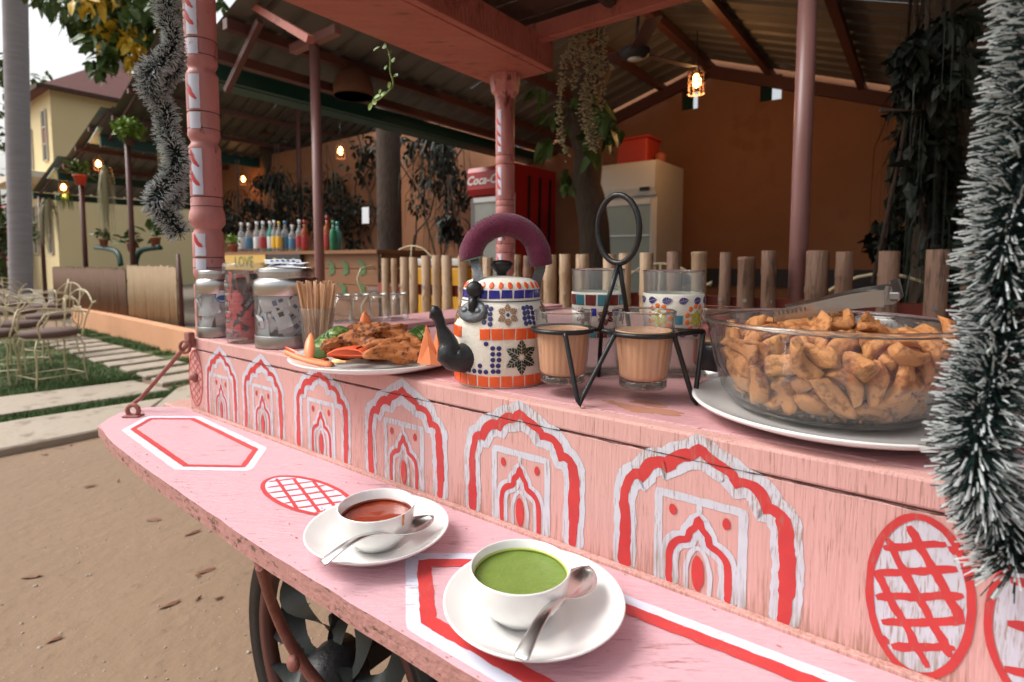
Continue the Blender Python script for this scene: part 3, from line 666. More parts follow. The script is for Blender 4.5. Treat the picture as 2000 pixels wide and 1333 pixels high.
# trees standing inside the sheds
def trunk_tree(label, pts, rs, crowns, mt=M['leaf_dark'], size=.12):
    t = thing('shed_tree', label, 'tree', Vector((pts[0][0], pts[0][1], FL)))
    m = MB(); P_ = spline(pts, .12); n = len(P_)
    m.tube(P_, [rs[0] + (rs[1] - rs[0]) * i / (n - 1) for i in range(n)], 12)
    m.build('trunk', M['bark'], t)
    if crowns:
        m = MB()
        for c, rad, k in crowns: leaves(m, k, c, rad, size, 0, .8, 0, 5)
        m.build('crown', mt, t)
    return t
p = PB(1165, 500, 3.6)
trunk_tree('gnarled tree trunk with broad leaves between the two fridges', [(p.x + .02, p.y, FL), PB(1160, 440, 3.6), PB(1145, 360, 3.6), PB(1150, 300, 3.6), PB(1135, 230, 3.6), PB(1170, 130, 3.6)], (.125, .10),
           [(PB(1180, 225, 3.45), (.17, .2, .18), 40), (PB(1175, 262, 3.4), (.13, .15, .12), 30), (PB(1125, 215, 3.5), (.2, .2, .2), 30), (PB(1075, 240, 3.6), (.16, .16, .2), 22), (PB(1100, 345, 3.5), (.06, .06, .12), 9)], M['leaf_mid'], .13)
p = PB(760, 400, 4.6)
trunk_tree('straight dark tree trunk beside the bar', [(p.x, p.y, FL), (p.x, p.y, 1.5), (p.x, p.y, 3.0)], (.165, .15), None)
# hanging / climbing dark foliage in the sheds
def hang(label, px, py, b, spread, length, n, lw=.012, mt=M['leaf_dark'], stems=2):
    c = PB(px, py, b); t = thing('hanging_plant', label, 'plant', c)
    m = MB(); strands(m, n // 4, c, spread, length, 0, 0, lw)
    for k in range(14): leaves(m, n // 2, c + Vector((random.uniform(-1, 1) * spread * .8, random.uniform(-.5, .5) * spread, -length * random.uniform(-.05, .85))), (spread * .35, spread * .3, length * .14), .065, 0, 1.2)
    for k in range(4): strands(m, n // 9, c + Vector((random.uniform(-1, 1) * spread * .6, random.uniform(-.5, .5) * spread, -length * (.3 + .2 * k))), spread * .8, length * .5, 0, 0, lw)
    m.build('foliage', mt, t)
    m = MB()
    for k in range(stems): m.tube([c + Vector((random.uniform(-.1, .1), 0, .5)), c + Vector((random.uniform(-.1, .1), 0, -.3)), c + Vector((random.uniform(-.2, .2), 0, -length))], .008, 5)
    m.build('stem', M['bark'], t)
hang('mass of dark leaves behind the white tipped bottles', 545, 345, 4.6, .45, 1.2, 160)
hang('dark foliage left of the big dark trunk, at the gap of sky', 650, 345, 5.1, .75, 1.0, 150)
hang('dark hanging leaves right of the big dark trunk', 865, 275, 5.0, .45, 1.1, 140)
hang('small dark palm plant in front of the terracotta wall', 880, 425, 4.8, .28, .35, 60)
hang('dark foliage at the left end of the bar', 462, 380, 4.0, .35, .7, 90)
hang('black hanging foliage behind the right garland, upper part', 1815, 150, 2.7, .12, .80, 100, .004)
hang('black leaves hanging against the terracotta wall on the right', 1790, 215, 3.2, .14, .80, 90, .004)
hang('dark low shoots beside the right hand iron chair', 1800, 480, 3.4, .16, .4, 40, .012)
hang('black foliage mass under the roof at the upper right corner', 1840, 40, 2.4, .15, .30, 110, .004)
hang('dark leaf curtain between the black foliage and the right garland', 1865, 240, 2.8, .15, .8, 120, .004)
t = trunk_tree('broad dark trunk behind the right garland', [tuple(PB(1850, 560, 2.9).xy) + (FL,), tuple(PB(1850, 560, 2.9).xy) + (1.6,), tuple(PB(1860, 560, 2.9).xy) + (2.6,)], (.13, .12), None)
# bare climbing stems on the wall
vn = thing('climbing_vine', 'bare twisted vine stems climbing the terracotta wall', 'vine', W(6, WB, FL)); m = MB()
for k in range(8):
    x0 = random.uniform(630, 900); pts = [PB(x0, 500, 5.3)]
    for j in range(6): x0 += random.uniform(-16, 30) * (1 if k % 2 else -1); pts.append(PB(x0, 500 - (j + 1) * 38, 5.3))
    m.tube(spline(pts, .1), .012, 5)
m.build('stems', M['bark'], vn)
m = MB()
for px, py in ((640, 420), (700, 330), (720, 300), (820, 300), (690, 460), (660, 380), (720, 285), (780, 290)): leaves(m, 40, PB(px, py, 5.25), (.25, .15, .25), .11, 0, .8)
m.build('leaves', M['leaf_dark'], vn)

# ================================================================== SHED FURNITURE
# bar counter
bt = cart_thing('bar_counter', 'plank bar counter with green marks and boards, carrying the bottles', 'bar', 5, 3.0, FL)
m = MB(); m.box((0, .25, 1.185 - FL), (2.75, .62, .03)); m.build('bar_top', M['bar_wood'], bt, world=False)
for i in range(6):
    m = MB(); z = .06 + i * .142; m.box((0, 0, z + .065), (2.66, .022, .134), bev=.004); m.build('plank', M['bar_wood'], bt, world=False)
for s_ in (-1, 1):
    m = MB(); m.box((s_ * 1.32, .3, .45), (.03, .5, .9)); m.build('side_panel', M['bar_wood'], bt, world=False)
def on_bar(px, py):
    p = PB(px, py, 2.985); a, b = ab(p); return a, p.z
for k, (px, py) in enumerate([(645, 525), (672, 525), (705, 525), (668, 568), (704, 568)]):
    a, z = on_bar(px, py); q = MB(); mf = lambda u, v, h: W(a - u, 2.985 - h, z + v); s = .05
    stroke(q, spline([(-s, s), (0, s * 1.1), (s * .6, s * .4), (0, 0), (s * .7, -s * .5), (0, -s), (-s * .6, -s * .6)], .02), .028, mf, .002)
    stroke(q, spline([(s, s), (s * 1.1, -s)], .02), .022, mf, .003); q.build('painted_mark', M['ink_green'], bt)
for (x0, x1, mt, txt, ik, sz) in ((446, 526, M['yellow_board'], 'LOVE', M['ink_green'], .17), (530, 594, M['chalk'], 'Cocktail', M['ink_yel'], .125)):
    a0, _ = on_bar(x0, 500); a1, _ = on_bar(x1, 500); z0, z1 = on_bar(x0, 516)[1], 1.168
    if x0 == 446: z0 = z1 - .16
    else: z0 = z1 - .165
    q = MB(); q.beam(W(a0, 2.955, (z0 + z1) / 2), W(a1, 2.955, (z0 + z1) / 2), .03, z1 - z0); bo = q.build('sign_board', mt, bt)
    ac, zc = (a0 + a1) / 2, (z0 + z1) / 2
    text_mb(txt, sz, lambda u, v, h: W(ac - u, 2.936, zc + v)).build('lettering', ik, bo)
# bottles
def bottle(px, py_top, kind, cap, lab, r=.037, H=.31, label='', fill=None):
    p = PB(px, 493, 3.08 + random.uniform(-.03, .08)); t = thing('bottle', label, 'bottle', (p.x, p.y, 1.20), 0, 'bottles lined up on the bar')
    top = PB(px, py_top, 3.1).z - 1.20; H = max(.2, top)
    m = MB(); m.lathe([(r * .9, 0), (r, .008), (r, H * .58), (r * .85, H * .66), (r * .38, H * .76), (r * .34, H * .9), (.001, H * .9)], 14); m.build('glass_body', kind, t, world=False)
    m = MB(); m.lathe([(r * .42, H * .88), (r * .44, H), (.001, H)], 12); m.build('cap', cap, t, world=False)
    if lab:
        m = MB(); m.lathe([(r * 1.01, H * .12), (r * 1.02, H * .13), (r * 1.02, H * .48), (r * 1.01, H * .49)], 14, closed=False, sm=True); m.v = m.v; m.build('label_band', lab, t, world=False)
lw, lb, ly, lr = M['label_white'], M['label_blue'], M['label_yel'], M['label_red']; cl, gr, am = M['bottle_clear'], M['bottle_green'], M['bottle_amber']
for args in ((473, 434, cl, lw, lw, .037, .3, 'leftmost clear bottle with white label and cap'), (487, 435, cl, lw, lb, .037, .3, 'clear bottle with white cap and blue print, second from left'),
             (503, 434, cl, lw, lw, .036, .3, 'clear bottle with white label just right of the blue one'), (515, 433, cl, lw, lr, .036, .3, 'white capped bottle with a small red label'),
             (529, 432, M['bottle_teal'], lw, lw, .034, .3, 'slim pale bottle with silver neck above the chalk sign'), (537, 431, cl, lw, ly, .03, .3, 'white necked bottle with a yellow label'),
             (546, 434, cl, ly, ly, .032, .3, 'bottle with an orange yellow neck'), (558, 431, cl, lb, lb, .037, .3, 'square looking light blue bottle'),
             (572, 440, cl, lw, lb, .036, .3, 'short round clear bottle with blue label'), (586, 430, cl, lw, lr, .034, .3, 'bottle with white shoulder and red drink inside'),
             (596, 430, am, lr, lr, .036, .3, 'bottle with dark red cap just left of the thin pole'), (626, 434, am, M['ink_black'], lw, .03, .3, 'dark slim bottle just right of the thin pole'),
             (640, 422, am, lr, lr, .034, .3, 'tall amber spirit bottle with red neck'), (652, 432, gr, gr, None, .034, .3, 'green glass bottle beside the amber one'),
             (660, 432, M['bottle_teal'], M['bottle_teal'], None, .036, .3, 'pale teal bottle at the right end of the row')):
    bottle(*args)
def pot(label, p, r, h, leafm, n, ls, spread, mt=M['terracotta_pot'], drop=False, cat='potted plant'):
    t = thing('potted_plant', label, cat, p)
    m = MB(); m.lathe([(r * .7, 0), (r * .95, h * .85), (r * 1.08, h * .86), (r * 1.08, h), (r * .9, h), (r * .85, h * .8), (.001, h * .8)], 16, Matrix.Translation(p)); m.build('pot', mt, t)
    m = MB()
    if drop: strands(m, n, p + Vector((0, 0, h)), spread, ls * 4, 0, 0, .01)
    else: leaves(m, n, p + Vector((0, 0, h + spread * .6)), (spread, spread, spread * .8), ls, 0, -.4)
    m.build('foliage', leafm, t)
p = PB(456, 493, 3.0); pot('small terracotta pot with pale flowers at the left end of the bar', Vector((p.x, p.y, 1.20)), .05, .085, M['leaf_bright'], 60, .05, .07)
# ferns & pots on poles
p = PB(255, 300, 3.0); pot('bushy bright fern on top of the dark red pole', Vector((p.x, p.y, 2.74)), .08, .1, M['leaf_bright'], 520, .07, .19, M['darkwood'])
p = PB(158, 372, 2.98); pot('red flower pot fixed at the pole top', Vector((p.x, p.y, 2.36)), .1, .16, M['leaf_mid'], 60, .12, .15, M['red_plastic'])
for (px, py, lb_) in ((128, 378, 'small plant hanging from the far lantern by the house'), (205, 340, 'long stringy plant hanging below the lit lantern'), (92, 400, 'brown hanging plant at the house corner'), (335, 275, 'yellow green hanging plant behind the left garland')):
    c = PB(px, py, 3.1); t = thing('hanging_plant', lb_, 'plant', c); m = MB()
    strands(m, 70, c, .14 if px != 205 else .10, {128: .3, 205: 1.0, 92: .9, 335: .5}[px], 0, 0, .014); m.build('foliage', M['leaf_mid'] if px in (128,) else M['succ'], t)
# pots on curved green stands by the far pole
st = thing('plant_stand', 'green metal plant stand with two curved arms behind the reed fence', 'plant stand', PB(248, 520, 3.4)); m = MB()
for sgn in (-1, 1):
    pts = [PB(250 + sgn * 14, 520, 3.4), PB(250 + sgn * 18, 500, 3.4), PB(250 + sgn * 30, 488, 3.4), PB(250 + sgn * 64, 483, 3.4)]
    q = MB(); q.tube(spline(pts, .05), .022, 6, flat=2.2); q.build('arm', M['steel_green'], st)
for px, lb_ in ((203, 'terracotta pot with a cactus on the left arm of the green stand'), (304, 'dark pot on the right arm of the green stand'), (258, 'terracotta pot between the arms of the green stand')):
    p = PB(px, 482 if px != 258 else 492, 3.4); pot(lb_, p, .075, .14, M['leaf_mid'], 26, .14, .12)
# lanterns
def lantern(label, px, py, b, s=1.0, z_top=None, power=6):
    c = PB(px, py, b); t = thing('lantern', label, 'lantern', c)
    m = MB()
    for k in range(8):
        q = k * math.pi / 4; m.tube([c + Vector((math.cos(q) * .055 * s, math.sin(q) * .055 * s, -.09 * s)), c + Vector((math.cos(q) * .06 * s, math.sin(q) * .06 * s, .05 * s)), c + Vector((math.cos(q) * .02 * s, math.sin(q) * .02 * s, .10 * s))], .005 * s, 4)
    for z in (-.09, -.02, .05): m.tube([c + Vector((math.cos(q * .4) * .058 * s, math.sin(q * .4) * .058 * s, z * s)) for q in range(16)], .005 * s, 4, closed=True)
    m.build('cage', M['darkwood'], t)
    m = MB(); m.lathe([(.001, -.05 * s), (.03 * s, -.03 * s), (.034 * s, 0), (.015 * s, .04 * s), (.001, .05 * s)], 12, Matrix.Translation(c)); m.build('bulb', M['lamp'], t)
    m = MB(); m.tube([c + Vector((0, 0, .1 * s)), c + Vector((0, 0, .1 * s + .25))], .004, 4); m.build('cord', M['ink_black'], t)
    L = bpy.data.lights.new('lamp_light', 'POINT'); L.energy = power; L.color = (1, .5, .2); L.shadow_soft_size = .03
    lo = bpy.data.objects.new('lamp_light', L); C.objects.link(lo); lo.location = INV[t.name] @ (c + Vector((0, 0, -.12 * s))); lo.parent = t
lantern('glowing amber lantern in front of the wall vent', 1360, 158, 4.0, 1.0, power=8)
lantern('glowing amber lantern beside the gap of sky', 665, 295, 4.6, 1.1, power=2)
lantern('small lit lantern above the left of the bottles', 475, 350, 5.2, 1.1, power=1.5)
lantern('lit lantern above the long stringy plant', 192, 320, 3.05, 1.1, power=3)
lantern('lit lantern nearest the house', 124, 366, 3.05, 1.2, power=3)
# wicker lamp shade
c = PB(690, 160, 2.5); t = thing('wicker_lamp', 'bell shaped brown wicker lamp hanging under the roof', 'lamp', c)
s = .14; m = MB(); m.lathe([(s, -s * .75), (s * 1.0, -s * .3), (s * .85, s * .25), (s * .5, s * .65), (.01, s * .8), (s * .48, s * .62), (s * .82, s * .23), (s * .97, -s * .3), (s * .97, -s * .75)], 28, Matrix.Translation(c)); m.build('shade', M['wicker'], t)
m = MB(); m.tube([c + Vector((0, 0, s * .8)), c + Vector((0, 0, s * .8 + .25))], .005, 5); m.build('cord', M['ink_black'], t)
m = MB(); m.lathe([(.001, -.06), (.03, -.03), (.02, .03), (.001, .04)], 12, Matrix.Translation(c)); m.build('bulb', M['cream_dull'], t)
# ceiling fans
def fan(label, px, py, b, s, ang):
    c = PB(px, py, b); a, bb = ab(c); t = thing('ceiling_fan', label, 'fan', c)
    m = MB(); m.lathe([(.001, -.05), (.09, -.04), (.115, -.005), (.115, .02), (.06, .045), (.02, .06)], 24, Matrix.Translation(c) @ Matrix.Scale(s, 4)); m.build('motor', M['chalk'], t)
    m = MB(); m.lathe([(.001, -.056), (.055, -.05), (.056, -.046)], 20, Matrix.Translation(c) @ Matrix.Scale(s, 4)); m.build('motor_cap', M['cream_dull'], t)
    m = MB(); m.tube([c, c + Vector((.02, 0, .35 * s))], .012 * s, 6); m.build('rod', M['chalk'], t)
    for k in range(3):
        q = ang + k * 2.094; X = Matrix.Translation(c) @ Matrix.Rotation(q, 4, 'Z') @ Matrix.Rotation(.2, 4, 'X') @ Matrix.Scale(s, 4)
        m = MB(); m.box((.37, 0, 0), (.50, .12, .006), X); m.box((.13, 0, .002), (.1, .03, .008), X); m.build('blade', M['bar_wood'] if s > .99 else M['steel_red'], t)
fan('ceiling fan with a round black motor near the hanging succulents', 1240, 104, 2.9, .72, .5)
fan('distant ceiling fan under the second shed roof', 555, 272, 5.6, .9, .2)
fan('small ceiling fan behind the middle pink post', 915, 235, 4.2, .7, 1.1)

# ------------------------------------------------------------------ fridges
def fridge_geo(kind, a_l, a_r, b0, b1, z1, label):
    t = thing('drinks_fridge', label, 'fridge', W((a_l + a_r) / 2, b0, FL))
    body = M['fridge_white'] if kind == 'w' else M['fridge_red']; wd = a_l - a_r; H = z1 - .30
    def P(u, z, o): return W(a_l - u * wd, b0 - o, z)
    m = MB(); slab_ab(m, [(a_l, b0), (a_l, b1), (a_r, b1), (a_r, b0)], FL + .02, z1); m.build('cabinet', body, t)
    # header (rounded)
    m = MB(); prof = [(0, z1 - .30), (.05, z1 - .30), (.075, z1 - .24), (.075, z1 - .06), (.05, z1 - .01), (0, z1)]
    V = [P(u, z, o) for u in (-.01, 1.01) for o, z in prof]; n = len(prof)
    m.add(V, [tuple(range(n)), tuple(range(2 * n - 1, n - 1, -1))] + [(i, (i + 1) % n, n + (i + 1) % n, n + i) for i in range(n)]); hd_ = m.build('header', body if kind == 'w' else M['header_red'], t)
    # door frame
    fr = MB(); za, zb = FL + .12, z1 - .33
    for u in (.05, .95): fr.beam(P(u, za, .02), P(u, zb, .02), wd * .09, .05)
    for z in (za, zb - .02): fr.beam(P(.09, z, .018), P(.91, z, .018), .05, .05)
    dr = fr.build('door', M['fridge_white'] if kind == 'w' else M['steel_dull'], t)
    g_ = MB(); g_.add([P(.09, za, .03), P(.91, za, .03), P(.91, zb, .03), P(.09, zb, .03)], [(0, 1, 2, 3)]); g_.build('door_glass', mat('fridge_glass_' + kind, (.20, .26, .24) if kind == 'w' else (.16, .12, .10), .12, noise_=((.30, .34, .31), 2.5, .7)), dr)
    for k in range(3):
        z = za + (zb - za) * (k + 1) / 4; s_ = MB(); s_.beam(P(.10, z, .038), P(.90, z, .038), .012, .012); s_.build('shelf_edge', M['label_white'] if kind == 'w' else M['steel_dull'], dr)
    return t, P, hd_, wd, z1
aL = ab(PB(1178, 331, 4.5))[0]; aR = ab(PB(1285, 318, 4.5))[0]
ft, P_, hd_, wd, z1 = fridge_geo('w', aL, aR, 4.5, 5.12, 1.97, 'off white glass door fridge with a rounded header')
q = MB(); q.beam(P_(.76, z1 - .25, .078), P_(.92, z1 - .25, .078), .02, .03); q.build('badge', M['ink_black'], hd_)
aL2 = ab(PB(922, 325, 4.5))[0]; aR2 = ab(PB(1008, 330, 4.5))[0]
ft2, P2, hd2, wd2, z12 = fridge_geo('r', aL2, aR2, 4.5, 5.25, 2.10, 'red soft drink fridge half hidden behind the middle pink post')
text_mb('Coca-Cola', .130, lambda u, v, h: P2(.45 + u / wd2, z12 - .15 + v, .079), shear=.35, bold=.003).build('lettering', M['ink_white'], hd2)
for k in range(3):
    q = MB(); b_ = 4.65 + k * .2
    q.add([W(aR2 - .004, b_, FL + .1), W(aR2 - .004, b_ + .05, FL + .1), W(aR2 - .004, b_ + .11, 2.0), W(aR2 - .004, b_ + .06, 2.0)], [(0, 1, 2, 3)]); q.build('side_stripe', M['ink_black'], ft2)
# cooler on the fridge
t = thing('cooler_box', 'red plastic tub resting on top of the off white fridge', 'tub', W(aL - .2, 4.8, 1.97)); m = MB()
cx = W((aL + aR) / 2 + .03, 4.75, 1.97); m.box((0, 0, .115), (.30, .30, .23), Matrix.Translation(cx) @ Matrix.Rotation(-AZ, 4, 'Z'), bev=.02); m.build('tub', M['red_plastic'], t)
m = MB(); m.box((0, 0, .235), (.33, .33, .018), Matrix.Translation(cx) @ Matrix.Rotation(-AZ, 4, 'Z'), bev=.006); m.build('rim', M['red_plastic'], t)
cx2 = W(aR + .08, 4.75, 1.97); m = MB(); m.lathe([(.045, 0), (.05, .08), (.03, .10), (.001, .1)], 14, Matrix.Translation(cx2)); tag(m.build('small_pot', M['terracotta_pot']), 'small brown pot beside the red tub on the fridge', 'pot')
# notice on the wall
p = PB(714, 421, 4.3); m = MB(); m.box((0, 0, 0), (.13, .006, .20), Matrix.Translation(p) @ Matrix.Rotation(-AZ, 4, 'Z')); n_ = tag(m.build('paper_notice', M['paper']), 'white paper notice left of the big dark trunk', 'notice')
# yellow crate
t = cart_thing('yellow_crate', 'yellow plastic icebox with a white lid behind the bamboo fence', 'crate', 2.56, 2.72, FL)
m = MB(); m.box((0, 0, .40), (.44, .32, .80), bev=.02); m.build('box', M['yellow_plastic'], t, world=False)
m = MB(); m.box((0, 0, .83), (.47, .35, .05), bev=.012); m.build('lid', M['cream_dull'], t, world=False)
for i in (-1, 0, 1):
    m = MB(); m.box((i * .13, -.165, .42), (.03, .012, .66), bev=.004); m.build('rib', M['yellow_plastic'], t, world=False)

# ------------------------------------------------------------------ wrought iron chairs
def iron_chair():
    t = thing('iron_chair', 'x', 'chair', (0, 0, 0)); r = .0072
    sh = .45
    m = MB(); m.lathe([(.001, sh - .01), (.185, sh - .01), (.205, sh + .005), (.21, sh + .03), (.19, sh + .05), (.001, sh + .055)], 24); m.build('cushion', M['cushion'], t, world=False)
    for sx, sy in ((-1, -1), (1, -1), (1, 1), (-1, 1)):
        m = MB(); m.tube(spline([(sx * .15, sy * .15, sh - .02), (sx * .185, sy * .18, sh - .10), (sx * .175, sy * .17, .2), (sx * .19, sy * .19, 0)], .05), r, 6); m.build('leg', M['iron_cream'], t, world=False)
    m = MB()
    m.tube([(math.cos(q * .314) * .185, math.sin(q * .314) * .185, sh - .02) for q in range(20)], r, 6, closed=True)
    m.build('seat_frame', M['iron_cream'], t, world=False); m = MB()
    for z in (.10,): m.tube([(-.18, -.18, z), (.18, -.18, z), (.18, .18, z), (-.18, .18, z)], r * .8, 5, closed=True)
    m.build('stretcher', M['iron_cream'], t, world=False)
    m = MB()       # back: bowed hoop, inner hoops and curls
    y = .20
    m.tube(spline([(-.17, y - .03, sh - .02), (-.19, y, sh + .15), (-.25, y + .03, sh + .28), (-.29, y + .04, sh + .300), (-.28, y + .04, sh + .28)], .04), r, 6)
    m.tube(spline([(.17, y - .03, sh - .02), (.19, y, sh + .15), (.25, y + .03, sh + .28), (.29, y + .04, sh + .300), (.28, y + .04, sh + .28)], .04), r, 6)
    m.tube(spline([(-.25, y + .03, sh + .275), (-.13, y + .05, sh + .365), (0, y + .055, sh + .395), (.13, y + .05, sh + .365), (.25, y + .03, sh + .275)], .04), r, 6)
    m.tube(spline([(-.20, y, sh + .15), (-.1, y + .02, sh + .21), (0, y + .02, sh + .225), (.1, y + .02, sh + .21), (.20, y, sh + .15)], .04), r * .9, 6)
    m.build('back_frame', M['iron_cream'], t, world=False)
    m = MB()
    m.tube([(0, y + .01, sh), (0, y + .05, sh + .395)], r * .8, 6)
    for s_ in (-1, 1): m.tube(spline([(s_ * .02, y, sh + .02), (s_ * .09, y + .01, sh + .12), (s_ * .06, y + .02, sh + .24), (0, y + .02, sh + .225)], .04), r * .8, 6)
    m.build('back_scroll', M['iron_cream'], t, world=False)
    for s_ in (-1, 1):
        m = MB(); m.tube(spline([(s_ * .20, y, sh + .20), (s_ * .235, .05, sh + .22), (s_ * .24, -.12, sh + .20), (s_ * .235, -.17, sh + .12), (s_ * .19, -.14, sh - .02)], .05), r, 6); m.build('arm', M['iron_cream'], t, world=False)
    t['group'] = 'cream wrought iron chairs'
    return t
ch0 = iron_chair(); used = False
def chair(px, py, rz, label, floor=0.0, zseat=.48, b=None, sc=1):
    global used
    if b is None: p = PZ(px, py, floor + zseat)
    else: p = PB(px, py, b)
    loc = Vector((p.x, p.y, floor))
    if not used: ch0.location = loc; ch0.rotation_euler.z = rz; ch0['label'] = label; used = True
    else: copy_tree(ch0, loc, rz, label)
chair(97, 648, R(-28), 'nearest cream iron chair with round brown cushion on the lawn')
chair(30, 632, R(100), 'cream iron chair left of the nearest one, cut by the frame edge')
chair(95, 616, R(-20), 'cream iron chair directly behind the nearest one')
chair(30, 607, R(80), 'cream iron chair at the left edge, in the third row')
chair(90, 598, R(-50), 'cream iron chair farthest back beside the house corner')
chair(20, 592, R(60), 'cream iron chair farthest back at the left frame edge')
chair(-30, 650, R(30), 'cream iron chair mostly outside the left frame edge')
chair(767, 455, R(-AZ * 57.3 + 10), 'cream iron chair behind the bamboo fence, beside the dark trunk', FL + .12, b=3.0)
chair(1250, 490, R(-40), 'cream iron chair behind the fence in front of the white fridge', FL - .02, b=2.65)
chair(1740, 490, R(-30), 'cream iron chair behind the fence on the right', FL - .06, b=2.55)
# garden table tops among lawn chairs
# ------------------------------------------------------------------ bamboo fence
bf = thing('bamboo_fence', 'fence of upright cut bamboo lengths bolted to a red rail behind the cart', 'fence', W(1, 2, 0))
def bamboo(a, wd, zt, mt, b=2.0):
    r = wd / 2; m = MB(); prof = []; z = random.uniform(.1, .3); zz = [0.0]
    ps = []; rs = []
    nodes = []
    while z < zt: nodes.append(z); z += random.uniform(.24, .36)
    for n_ in nodes:
        for dz, k in ((-.014, 1), (-.005, 1.09), (.0, 1.03), (.006, 1.07), (.014, 1)):
            if 0 < n_ + dz < zt: ps.append(n_ + dz); rs.append(r * k)
    ps = [0] + ps + [zt - .001, zt]; rs = [r] + rs + [r, r * .96]
    lean = random.uniform(-.012, .012)
    prof = [(q, p_) for p_, q in zip(ps, rs)] + [(r * .72, zt), (r * .70, zt - .04), (.001, zt - .045)]
    X = Matrix.Translation(W(a, b, 0)) @ Matrix.Rotation(lean, 4, 'Y') @ Matrix.Rotation(random.uniform(-.01, .01), 4, 'X')
    m.lathe(prof, 12, X); o = m.build('bamboo_pole', mt, bf)
    k = MB(); k.lathe([(.001, -.004), (.006, -.003), (.007, .0)], 8, Matrix.Translation(W(a, b - r, .975)) @ Matrix.Rotation(-AZ, 4, 'Z') @ Matrix.Rotation(R(90), 4, 'X')); k.build('bolt', M['steel_dull'], o)
for px, w_, py, d_ in ((752, 15, 505, 0), (768, 12, 505, 0), (786, 17, 503, 0), (808, 17, 503, 0), (833, 19, 500, 0), (855, 18, 499, 0), (877, 20, 499, 0), (903, 20, 500, 0), (930, 20, 499, 0), (953, 20, 503, 0), (1005, 22, 498, 0), (1027, 18, 500, 1), (1052, 18, 498, 0), (1080, 26, 498, 0), (1108, 22, 497, 0), (1143, 26, 497, 0), (1185, 24, 497, 0), (1225, 24, 495, 0), (1268, 27, 494, 0), (1321, 26, 492, 1), (1370, 29, 492, 0), (1412, 22, 493, 1), (1461, 32, 502, 1), (1510, 27, 490, 0), (1592, 40, 490, 0), (1646, 30, 492, 1), (1728, 35, 491, 1), (1832, 38, 488, 1), (1895, 38, 490, 1), (1965, 40, 489, 1)):
    p = PB(px, py, 2.0); a, _ = ab(p); bamboo(a, w_ / F * p.y * 1.0, p.z, M['bamboo_d'] if d_ or px > 1400 else M['bamboo'])
for z, h in ((.955, .055), (.35, .05)):
    q = MB(); q.beam(W(2.5, 2.052, z), W(-.6, 2.052, z), .04, h); q.build('rail', M['rail'], bf)

# ================================================================== THE CART
ZT, ZS, BF = .96, .812, .478            # counter top, shelf top, face of the front panel
cart = thing('food_cart', 'pink hand painted wooden food cart with red and white arches on its side', 'cart', W(.5, .9, 0))
def cbox(name, a0, a1, b0, b1, z0, z1, mt, bev=.003, parent=None):
    m = MB(); m.box(((-(a0 + a1) / 2), (b0 + b1) / 2, (z0 + z1) / 2), (abs(a1 - a0), abs(b1 - b0), z1 - z0), LOC, bev=bev)
    return m.build(name, mt, parent or cart)
AR = -.30
top = cbox('counter_top', 1.07, AR, .4985, 1.48, .938, ZT, M['top'], .002)
cbox('counter_end', 1.165, 1.0705, .4985, .62, .938, ZT - .0004, M['top'], .002)
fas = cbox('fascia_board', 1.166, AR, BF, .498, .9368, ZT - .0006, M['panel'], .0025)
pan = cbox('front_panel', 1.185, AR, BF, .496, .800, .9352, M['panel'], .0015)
cbox('joint_backing', 1.15, AR, .484, .4955, .93, .938, M['crack'], 0)
cbox('end_ledge', 1.068, .905, .64, 1.47, ZT + .0005, ZT + .014, M['top'], .003)
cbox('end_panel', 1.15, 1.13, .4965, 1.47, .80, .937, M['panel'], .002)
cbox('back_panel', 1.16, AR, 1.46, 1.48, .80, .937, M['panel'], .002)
cbox('deck', 1.14, AR, .52, 1.455, .78, .80, M['darkwood'], .002)
cbox('side_beam', 1.26, AR, .53, .60, .705, .779, M['canopy'], .006)
cbox('side_beam', 1.26, AR, 1.38, 1.45, .705, .779, M['canopy'], .006)
cbox('cross_beam', .98, .90, .47, 1.40, .62, .704, M['canopy'], .006)
cbox('cross_beam', .50, .42, .47, 1.40, .62, .704, M['darkwood'], .006)
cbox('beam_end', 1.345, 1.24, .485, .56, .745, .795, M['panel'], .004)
# shelf: outline with a chamfered far corner and a slightly bowed outer edge
SH = [(1.20, .4765), (1.265, .43), (1.262, .375), (1.20, .325), (1.06, .305), (.90, .295), (.55, .282), (.2, .282), (AR, .284), (AR, .4765)]
def outline(pts):
    o = []
    for i, p in enumerate(pts):
        q = pts[(i + 1) % len(pts)]; k = max(1, int(math.dist(p, q) / .03))
        for j in range(k): o.append((p[0] + (q[0] - p[0]) * j / k, p[1] + (q[1] - p[1]) * j / k))
    return o
bm = bmesh.new(); ol = outline(SH)
ol = [(a, b + (.0016 * noise.noise((a * 30, b * 30, 0)) if b < .46 else 0)) for a, b in ol]
up = [bm.verts.new(W(a, b, ZS)) for a, b in ol]; lo = [bm.verts.new(W(a, b, ZS - .021)) for a, b in ol]
ft_ = bm.faces.new(up); bm.faces.new(lo[::-1]); n = len(ol); ft_.material_index = 0
for i in range(n): f_ = bm.faces.new((up[i], lo[i], lo[(i + 1) % n], up[(i + 1) % n])); f_.material_index = 1
bmesh.ops.bevel(bm, geom=[e for e in bm.edges if abs(e.verts[0].co.z - ZS) < 1e-5 and abs(e.verts[1].co.z - ZS) < 1e-5], offset=.0028, segments=2, affect='EDGES')
m = MB(); m.bm(bm)
bm.free(); shelf = m.build('shelf_board', [M['shelf'], M['edge']], cart)
for p_ in shelf.data.polygons: p_.material_index = 0 if p_.normal.z > .3 else 1
# strap joining shelf and panel: dirty seam strip
cbox('seam_strip', 1.16, AR, .470, .4778, ZS - .004, ZS + .0035, M['panel'], .001)
